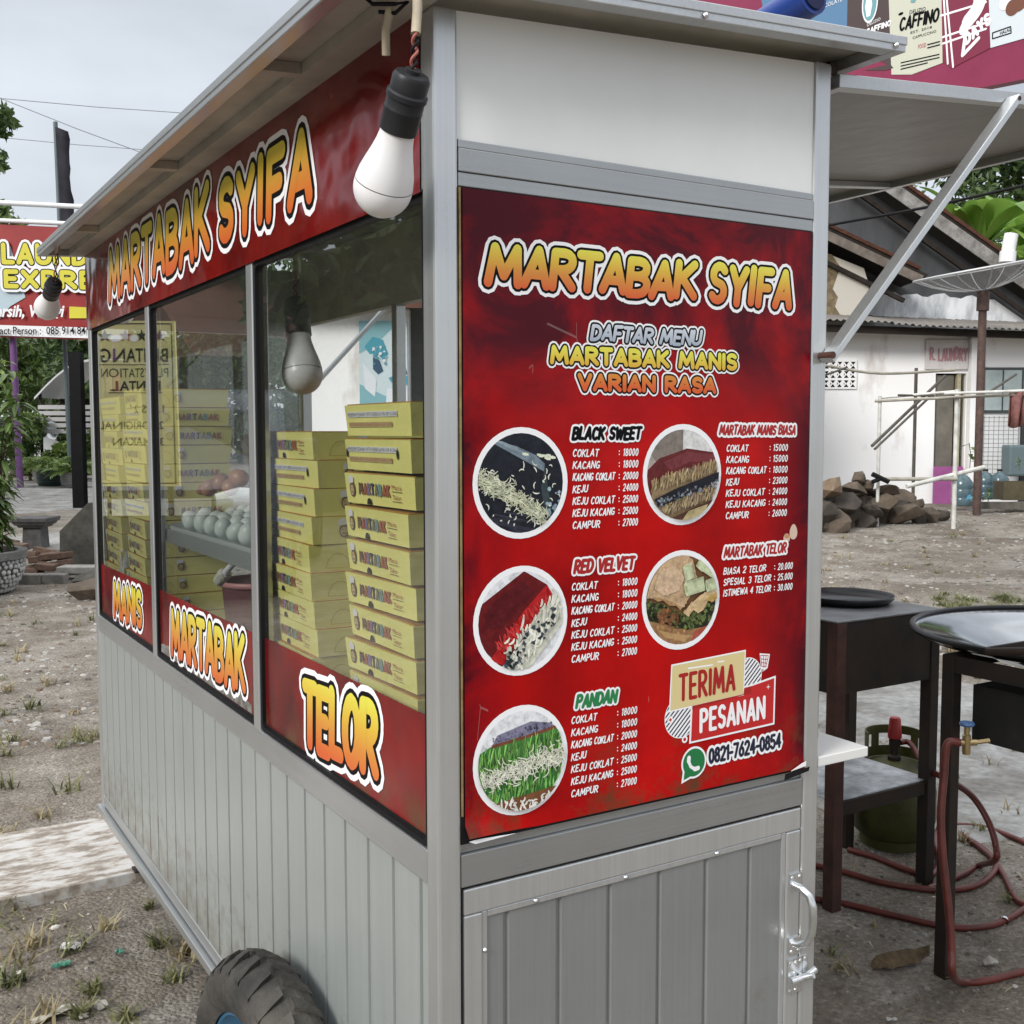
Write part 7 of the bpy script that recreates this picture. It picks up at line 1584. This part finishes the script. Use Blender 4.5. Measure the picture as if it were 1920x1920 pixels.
for i in range(16):
    a = rr.uniform(0, 6.283); h = rr.uniform(.7, 1.55); lean = rr.uniform(.1, .6); p0 = pc_ + RH * .20 + V3(.12 * math.cos(a), .12 * math.sin(a), .27); pts = [p0 + V3(lean * math.cos(a) * f * f, lean * math.sin(a) * f * f, h * f) for f in (0, .3, .6, .85, 1)]; b.tube(pts, [.010, .009, .007, .005, .003], 6)
    for k in range(64):
        f = rr.uniform(.08, 1); j = min(3, int(f * 4)); q = pts[j].lerp(pts[j + 1], f * 4 - j if f < 1 else 1); aa = rr.uniform(0, 6.283); leafblade(bl, q, Vector((math.cos(aa), math.sin(aa), rr.uniform(-.1, .7))), rr.uniform(.11, .20), .052, rr.uniform(.3, .9), k=3)
P('stems', b, M_BARK, sh); P('leaves', bl, M_LEAFM, sh)
sh = thing('young_shrub', 'shorter shrub with bright tips standing behind the pebble planter', 'shrub', UV(-5.55, 11.0, 0)); rr = random.Random(15); b = MB(); bl = MB(); p1 = UV(-5.55, 11.0, 0)
for i in range(12):
    a = rr.uniform(0, 6.283); h = rr.uniform(1.0, 2.2); lean = rr.uniform(.1, .5); pts = [p1 + V3(lean * math.cos(a) * f * f, lean * math.sin(a) * f * f, h * f) for f in (0, .3, .6, .85, 1)]; b.tube(pts, [.012, .01, .008, .006, .003], 6)
    for k in range(30):
        f = rr.uniform(.1, 1); j = min(3, int(f * 4)); q = pts[j].lerp(pts[j + 1], f * 4 - j if f < 1 else 1); aa = rr.uniform(0, 6.283); leafblade(bl, q, Vector((math.cos(aa), math.sin(aa), rr.uniform(0, .6))), rr.uniform(.12, .22), .06, rr.uniform(.3, .8), k=3)
P('stems', b, M_BARK, sh); P('leaves', bl, M_LEAFL, sh)
# potted palms on the forecourt
def palm(u, v, r, h, n, L_, label, potm, seed):
    rr = random.Random(seed); q = UV(u, v, 0); t = thing('potted_palm', label, 'potted palm', q, 'potted palms on the forecourt'); b = MB(); b.lathe([(.0001, 0), (r * .75, 0), (r * .92, h * .3), (r * .88, h * .34), (r * .97, h * .62), (r * .94, h * .66), (r, h * .92), (r * 1.08, h * .94), (r * 1.08, h), (r * .9, h), (r * .85, h * .9), (.0001, h * .9)], q, 28); P('pot', b, potm, t, sharp=40)
    b = MB(); top = q + V3(0, 0, h * .95)
    for i in range(n):
        a = rr.uniform(0, 6.283); el = rr.uniform(.5, 1.6); d = Vector((math.cos(a), math.sin(a), el)).normalized(); LL = L_ * rr.uniform(.7, 1.1); pts = [top + d * LL * f - V3(0, 0, .55 * LL * f * f) for f in np.linspace(0, 1, 8)]; b.tube(pts, .010, 5)
        s = d.cross(V3(0, 0, 1)).normalized()
        for k in range(2, 8):
            for sd in (-1, 1):
                for e in (0, .5): q2 = pts[k].lerp(pts[max(0, k - 1)], e); leafblade(b, q2, s * sd + d * .7 - V3(0, 0, .1), LL * .30, .035, .5, k=2)
    P('fronds', b, M_LEAFL if seed % 2 else M_LEAFM, t)
palm(-10.9, 26, .33, .40, 26, 1.0, 'feathery yellow green palm in a dark ribbed pot', mat('dark_green_pot', (.03, .055, .05), .4), 3); palm(-10.15, 25.4, .26, .36, 22, .8, 'feathery palm in a grey concrete pot beside the dark pot', mat('grey_pot', (.22, .22, .21), .8, noise=(6, .3)), 5)
palm(-11.9, 28, .28, .40, 18, .9, 'low palm half hidden behind the purple post', mat('grey_pot'), 7)
for i, (u, v, h, r, lb) in enumerate(((-12.7, 29, 1.7, .9, 'bushy green shrub between the purple post and the white car'), (-11.6, 29.5, 1.5, .8, 'bushy shrub with light leaves behind the potted palms'), (-10.6, 28.5, 1.3, .7, 'low bushy shrub just left of the black post'), (-13.9, 28, 1.9, 1.0, 'bushy dark shrub furthest left beyond the shrubs'))):
    tree('bushy_shrub', lb, 'shrub', UV(u, v, 0), h, r, 2200, .16, (M_LEAFM, M_LEAFL, M_LEAFM, M_LEAFD)[i], 'shrubs along the forecourt edge', 90 + i, low=.12, clumps=14, trunk=.04)
# stone pedestal, bricks, blocks, broken slab by the cart's far corner
q = UV(-5.34, 12.3, 0); pdl = thing('stone_pedestal', 'small dark stone pedestal with a wide square top', 'pedestal', q)
b = VB(); 
def frus(b, u, v, z0, z1, w0, w1, m=0): b.add([(u - w0, v - w0, z0), (u + w0, v - w0, z0), (u + w0, v + w0, z0), (u - w0, v + w0, z0), (u - w1, v - w1, z1), (u + w1, v - w1, z1), (u + w1, v + w1, z1), (u - w1, v + w1, z1)], [(0, 3, 2, 1), (4, 5, 6, 7), (0, 1, 5, 4), (1, 2, 6, 5), (2, 3, 7, 6), (3, 0, 4, 7)], m)
frus(b, -5.34, 12.3, -.02, .235, .112, .10); frus(b, -5.34, 12.3, .2352, .262, .135, .15); frus(b, -5.34, 12.3, .2622, .300, .165, .185); frus(b, -5.34, 12.3, .3002, .345, .20, .205); P('pedestal_stone', b, mat('mossy_dark_stone', (.085, .08, .082), .9, noise=(10, .5), bump=(25, .4)), pdl, bevel=.006)
m_bk = mat('old_red_brick', (.15, .095, .070), .9, noise=(14, .5), bump=(30, .4)); r_ = random.Random(14)
for i, (px, py, v) in enumerate(((50, 1072, 9.9), (68, 1066, 10.0), (88, 1062, 9.9), (108, 1060, 10.0), (126, 1055, 10.0), (75, 1048, 10.0), (96, 1042, 10.0), (118, 1040, 10.0), (60, 1040, 10.1), (85, 1034, 10.1), (130, 1043, 10.1), (20, 1028, 10.2), (32, 1024, 10.2), (14, 1016, 10.3))):
    p = onD(px, py, v); b = MB(); b.box((-.10, -.05, -.03), (.10, .05, .03)); o = b.build('brick', m_bk, org=(0, 0, 0), bevel=.008); o.location = (p.x, p.y, max(p.z, .03)); o.rotation_euler = (r_.uniform(-.25, .25), r_.uniform(-.2, .2), -.5 + r_.uniform(-.6, .6)); tag(o, 'old mossy brick in the tumbled pile behind the concrete blocks', 'brick', 'bricks piled beside the pedestal')
m_cb = mat('rough_concrete_block', (.24, .225, .205), .9, noise=(9, .4), bump=(30, .3))
for i, (px, lb) in enumerate(((60, 'grey concrete block, left of the pair below the brick pile'), (104, 'grey concrete block, right of the pair below the brick pile'))):
    p = onD(px, 1088, 9.5); b = VB(); u, v = toUV(p.x, p.y); b.box((u - .105, v - .05, -.03), (u + .095, v + .06, .078)); tag(b.build('concrete_block', m_cb, bevel=.012), lb, 'block', 'concrete blocks below the bricks')
b = VB(); b.prism([(-4.10, -.03), (-3.55, -.03), (-3.45, .70), (-3.83, .655), (-4.09, .40)], (0, 9.92, 0), (1, 0, 0), (0, 0, 1), (0, -1, 0), .09); tag(b.build('leaning_slab', mat('mossy_concrete_slab', (.10, .095, .08), .9, noise=(6, .55), bump=(20, .4)), bevel=.01), 'dark mossy concrete slab standing on edge behind the cart corner', 'slab')
b = VB(); b.box((-3.98, 9.55, .06), (-3.45, 9.75, .12)); tag(b.build('pale_slab', mat('pale_cast_slab', (.42, .40, .36), .85, noise=(8, .3)), bevel=.008), 'pale flat slab piece lying behind the cart corner', 'slab')
rock('boulder', UV(-3.26, 8.5, .07), (.20, .18, .13), m_st[0], 'brown angular boulder beside the cart\'s far corner', 'boulder', 77); rock('boulder', UV(-3.50, 9.35, .03), (.34, .2, .10), mat('mossy_concrete_slab'), 'dark mossy lump under the pale slab', 'boulder', 78)
# white stall roof, parked car and railing far off
st_ = thing('stall', 'food stall with a curved white roof far beyond the palms', 'stall', UV(-11.9, 30, 0)); b = VB(); A = []; B = []
for i in range(9): f = i / 8; A.append((-12.6 + f * 2.4, 29.2, 2.2 + 1.0 * math.sin(min(1, f * 1.6) * 1.57))); B.append((-12.6 + f * 2.4, 31.5, 2.2 + 1.0 * math.sin(min(1, f * 1.6) * 1.57)))
b.quadstrip(A, B, 0, True); b.quadstrip([(q[0], q[1], q[2] - .06) for q in A], A); o = P('stall_roof', b, mat('white_roof_sheet', (.66, .68, .70), .5), st_)
b = VB()
for j in range(5): b.box((-12.55, 29.3, 1.25 + j * .16), (-10.2, 29.33, 1.36 + j * .16))
P('stall_front', b, mat('white_slat_wall', (.5, .5, .51), .6), st_); b = VB(); b.box((-12.5, 30.6, .1), (-10.3, 30.65, 2.2)); P('stall_back', b, M_DARKW, st_)
for u in (-12.55, -10.25):
    for v in (29.37, 31.3): b = VB(); b.box((u, v, 0), (u + .06, v + .06, 2.3)); P('stall_post', b, M_STEEL, st_)

# ------------------------------------------------------------------ cars
def car(name, label, base, rz, paint, s=1.0):
    t = thing(name, label, 'car', base, rotz=rz)
    def PC(nm, b, m, parent=t, **k): return b.build(nm, m, parent, org=(0, 0, 0), **k)
    prof = [(-2.1, .32), (-2.12, .62), (-2.05, .90), (-1.95, 1.02), (-1.55, 1.08), (-1.38, 1.30), (-1.05, 1.58), (-.4, 1.68), (.45, 1.64), (.85, 1.46), (1.28, 1.06), (1.75, .98), (2.05, .86), (2.14, .62), (2.12, .32)]
    b = MB(); secs = []
    for y, k in ((-.86, 0), (-.80, .5), (-.5, 1), (0, 1.05), (.5, 1), (.80, .5), (.86, 0)):
        row = []
        for x, z in prof:
            tuck = 1 - .10 * (1 - abs(k)) if abs(y) > .79 else 1; yy = y * (1 - .16 * max(0, z - 1.0) / .65); row.append((x * tuck if abs(y) > .79 else x * (1 - .02 * abs(y)), yy, z + .03 * (k - .5)))
        secs.append(row)
    for a_, c_ in zip(secs[:-1], secs[1:]): b.quadstrip(a_, c_, 0, True)
    for row in (secs[0], secs[-1]): b.add(row, [tuple(range(len(row)))])
    b.box((-2.08, -.78, .25), (2.08, .78, .33)); body = PC('body', b, paint, sharp=45)
    b = MB(); gl = [(-1.30, 1.12), (-1.02, 1.50), (-.42, 1.58), (.42, 1.54), (.76, 1.40), (1.08, 1.12)]
    for sd in (-1, 1): b.add([(x, sd * (.865 * (1 - .16 * max(0, z - 1) / .65) + .012), z) for x, z in gl], [tuple(range(6))])
    b.add([(1.22, -.68, 1.12), (1.22, .68, 1.12), (.86, .60, 1.475), (.86, -.60, 1.475)], [(0, 1, 2, 3)]); b.add([(-1.56, -.66, 1.12), (-1.56, .66, 1.12), (-1.14, .58, 1.54), (-1.14, -.58, 1.54)], [(0, 1, 2, 3)]); PC('window', b, mat('tinted_glass', (.015, .018, .02), .06))
    for sd in (-1, 1):
        b = MB(); b.tube([(1.98, sd * .72, .80), (2.06, sd * .58, .80), (2.115, sd * .42, .79)], [.085, .095, .06], 10); PC('headlight', b, mat('headlamp_lens', (.72, .75, .78), .08))
        b = MB(); b.box((.62, sd * .88, 1.10), (.80, sd * 1.04, 1.24)); PC('side_mirror', b, paint, bevel=.03)
        for x in (-1.32, 1.34):
            b = MB(); b.lathe([(.20, -.10), (.30, -.10), (.315, -.05), (.315, .05), (.30, .10), (.20, .10)], (x, sd * .78, .315), 28, ax=(0, 1, 0)); wlo = PC('wheel', b, M_BLACK); b = MB(); b.lathe([(.0001, .088), (.05, .09), (.19, .07), (.20, .06)], (x, sd * .78, .315), 24, ax=(0, sd, 0)); PC('rim', b, M_CHROME, wlo)
    b = MB(); b.box((2.10, -.40, .70), (2.15, .40, .82)); PC('grille', b, M_CHROME); return t
car('parked_car', 'silver white car parked far off behind the palms and shrubs', UV(-14.6, 33, .05), RAD(-32), mat('silver_white_paint', (.50, .52, .54), .2, coat=.6))

# ------------------------------------------------------------------ what stands on the street side and shows in the glass
PSn = Vector((-1.032, 6.218, 0)); ex_ = Vector((.424, .262, 0)).normalized(); fn = Vector((ex_.y, -ex_.x, 0))
rs = thing('rental_sign', 'yellow upright sign with black lettering and stars, seen mirrored in the cart windows', 'sign', PSn)
b = MB(); b.obox(PSn + V3(0, 0, 1.475), ex_ * .262, fn * .012, V3(0, 0, .525)); P('sign_panel', b, mat('pale_yellow_board', (.62, .56, .24), .5, noise=(3, .08)), rs)
b = MB()
for d in (-.2, .2): b.box((PSn.x + ex_.x * d - .012 - fn.x * .03, PSn.y + ex_.y * d - .012 - fn.y * .03, 0), (PSn.x + ex_.x * d + .012 - fn.x * .03, PSn.y + ex_.y * d + .012 - fn.y * .03, 1.9))
P('leg', b, M_STEEL, rs)
PR = Plane2(PSn + fn * .0125, ex_, (0, 0, 1), fn); b = MB()
for (x0, x1, z0, z1) in ((-.245, .245, .965, .972), (-.245, .245, 1.978, 1.985), (-.245, -.238, .9725, 1.9775), (.238, .245, .9725, 1.9775), (-.22, .22, 1.722, 1.727), (-.18, .16, 1.545, 1.550)): flatpoly(b, PR, rect(x0, z0, x1, z1), .001, 0)
plain(b, PR, 'BINTANG', -.215, 1.742, .085, 0, .0015, width=.42, bold=.015); plain(b, PR, 'PLAYSTATION', -.215, 1.645, .058, 0, .0015, width=.42); plain(b, PR, 'RENTAL', -.17, 1.56, .062, 0, .0015, width=.32, bold=.02)
for i, s in enumerate(('1.  PS 2', '2.  ORIGINAL', '3.  MAKAN')): plain(b, PR, s, -.19, 1.42 - i * .105, .05, 0, .0015, bold=.01)
for k in range(4):
    cx = -.17 + k * .115; flatpoly(b, PR, [(cx + (.042 if j % 2 == 0 else .018) * math.sin(j * math.pi / 5), 1.905 + (.042 if j % 2 == 0 else .018) * math.cos(j * math.pi / 5)) for j in range(10)], .0016, 0 if k % 2 else 2); flatpoly(b, PR, disc((cx + .057, 1.89), .028, 14, .022), .0013 + k * 1e-4, 1)
P('sign_lettering', b, [M_INK_K, M_INK_W, mat('dark_maroon_ink', (.12, .02, .03), .5)], rs)
car('street_car', 'dark blue car on the street side, seen mirrored in the middle window', (-2.25, 8.9, 0), RAD(-64), mat('dark_blue_paint', (.012, .018, .038), .35, coat=.15))
for i, (x, y, h, r, lb) in enumerate(((-12, 10, 7.5, 3.2, 'roadside tree furthest along the street'), (-8.5, 14, 8, 3.5, 'roadside tree beside the street car'), (-16, 5, 7, 3.4, 'roadside tree opposite the cart'), (-6.5, 19.5, 8, 3.3, 'roadside tree straight up the street'), (-20, -2, 7, 3.2, 'roadside tree behind the viewer to the left'), (-5.5, 24, 7, 2.6, 'roadside tree in the far street corner'))):
    tree('roadside_tree', lb, 'tree', (x, y, 0), h, r, 7000, .46, M_LEAFD, 'roadside trees mirrored in the glass', 50 + i, low=.12, clumps=26, trunk=.2)
b = MB(); b.tube([(-2.6, 3.3, 0), (-2.95, 3.35, 7)], [.075, .06], 12); tag(b.build('utility_pole', mat('grey_concrete_pole', (.42, .42, .41), .8)), 'plain concrete utility pole on the street side', 'pole')
sh_ = thing('street_house', 'low house with a brown roof across the street, mirrored in the glass', 'house', (-7, 17, 0)); b = MB(); b.box((-10.5, 15.5, 0), (-4.2, 22, 2.5)); P('wall', b, mat('dull_brown_wall', (.075, .062, .048), .9, noise=(2, .2)), sh_)
b = MB(); b.add([(-11, 15, 2.4), (-3.8, 15, 2.4), (-3.8, 22.5, 2.4), (-11, 22.5, 2.4), (-11, 18.7, 4.2), (-3.8, 18.7, 4.2)], [(0, 1, 5, 4), (2, 3, 4, 5), (1, 2, 5), (3, 0, 4), (3, 2, 1, 0)]); P('roof', b, M_TILE, sh_)
b = MB(); b.box((-8, 15.46, 0), (-7, 15.498, 2)); P('door', b, M_DARKW, sh_); b = MB(); b.box((-6.2, 15.46, .9), (-5, 15.498, 1.9)); P('window', b, mat('tinted_glass'), sh_)
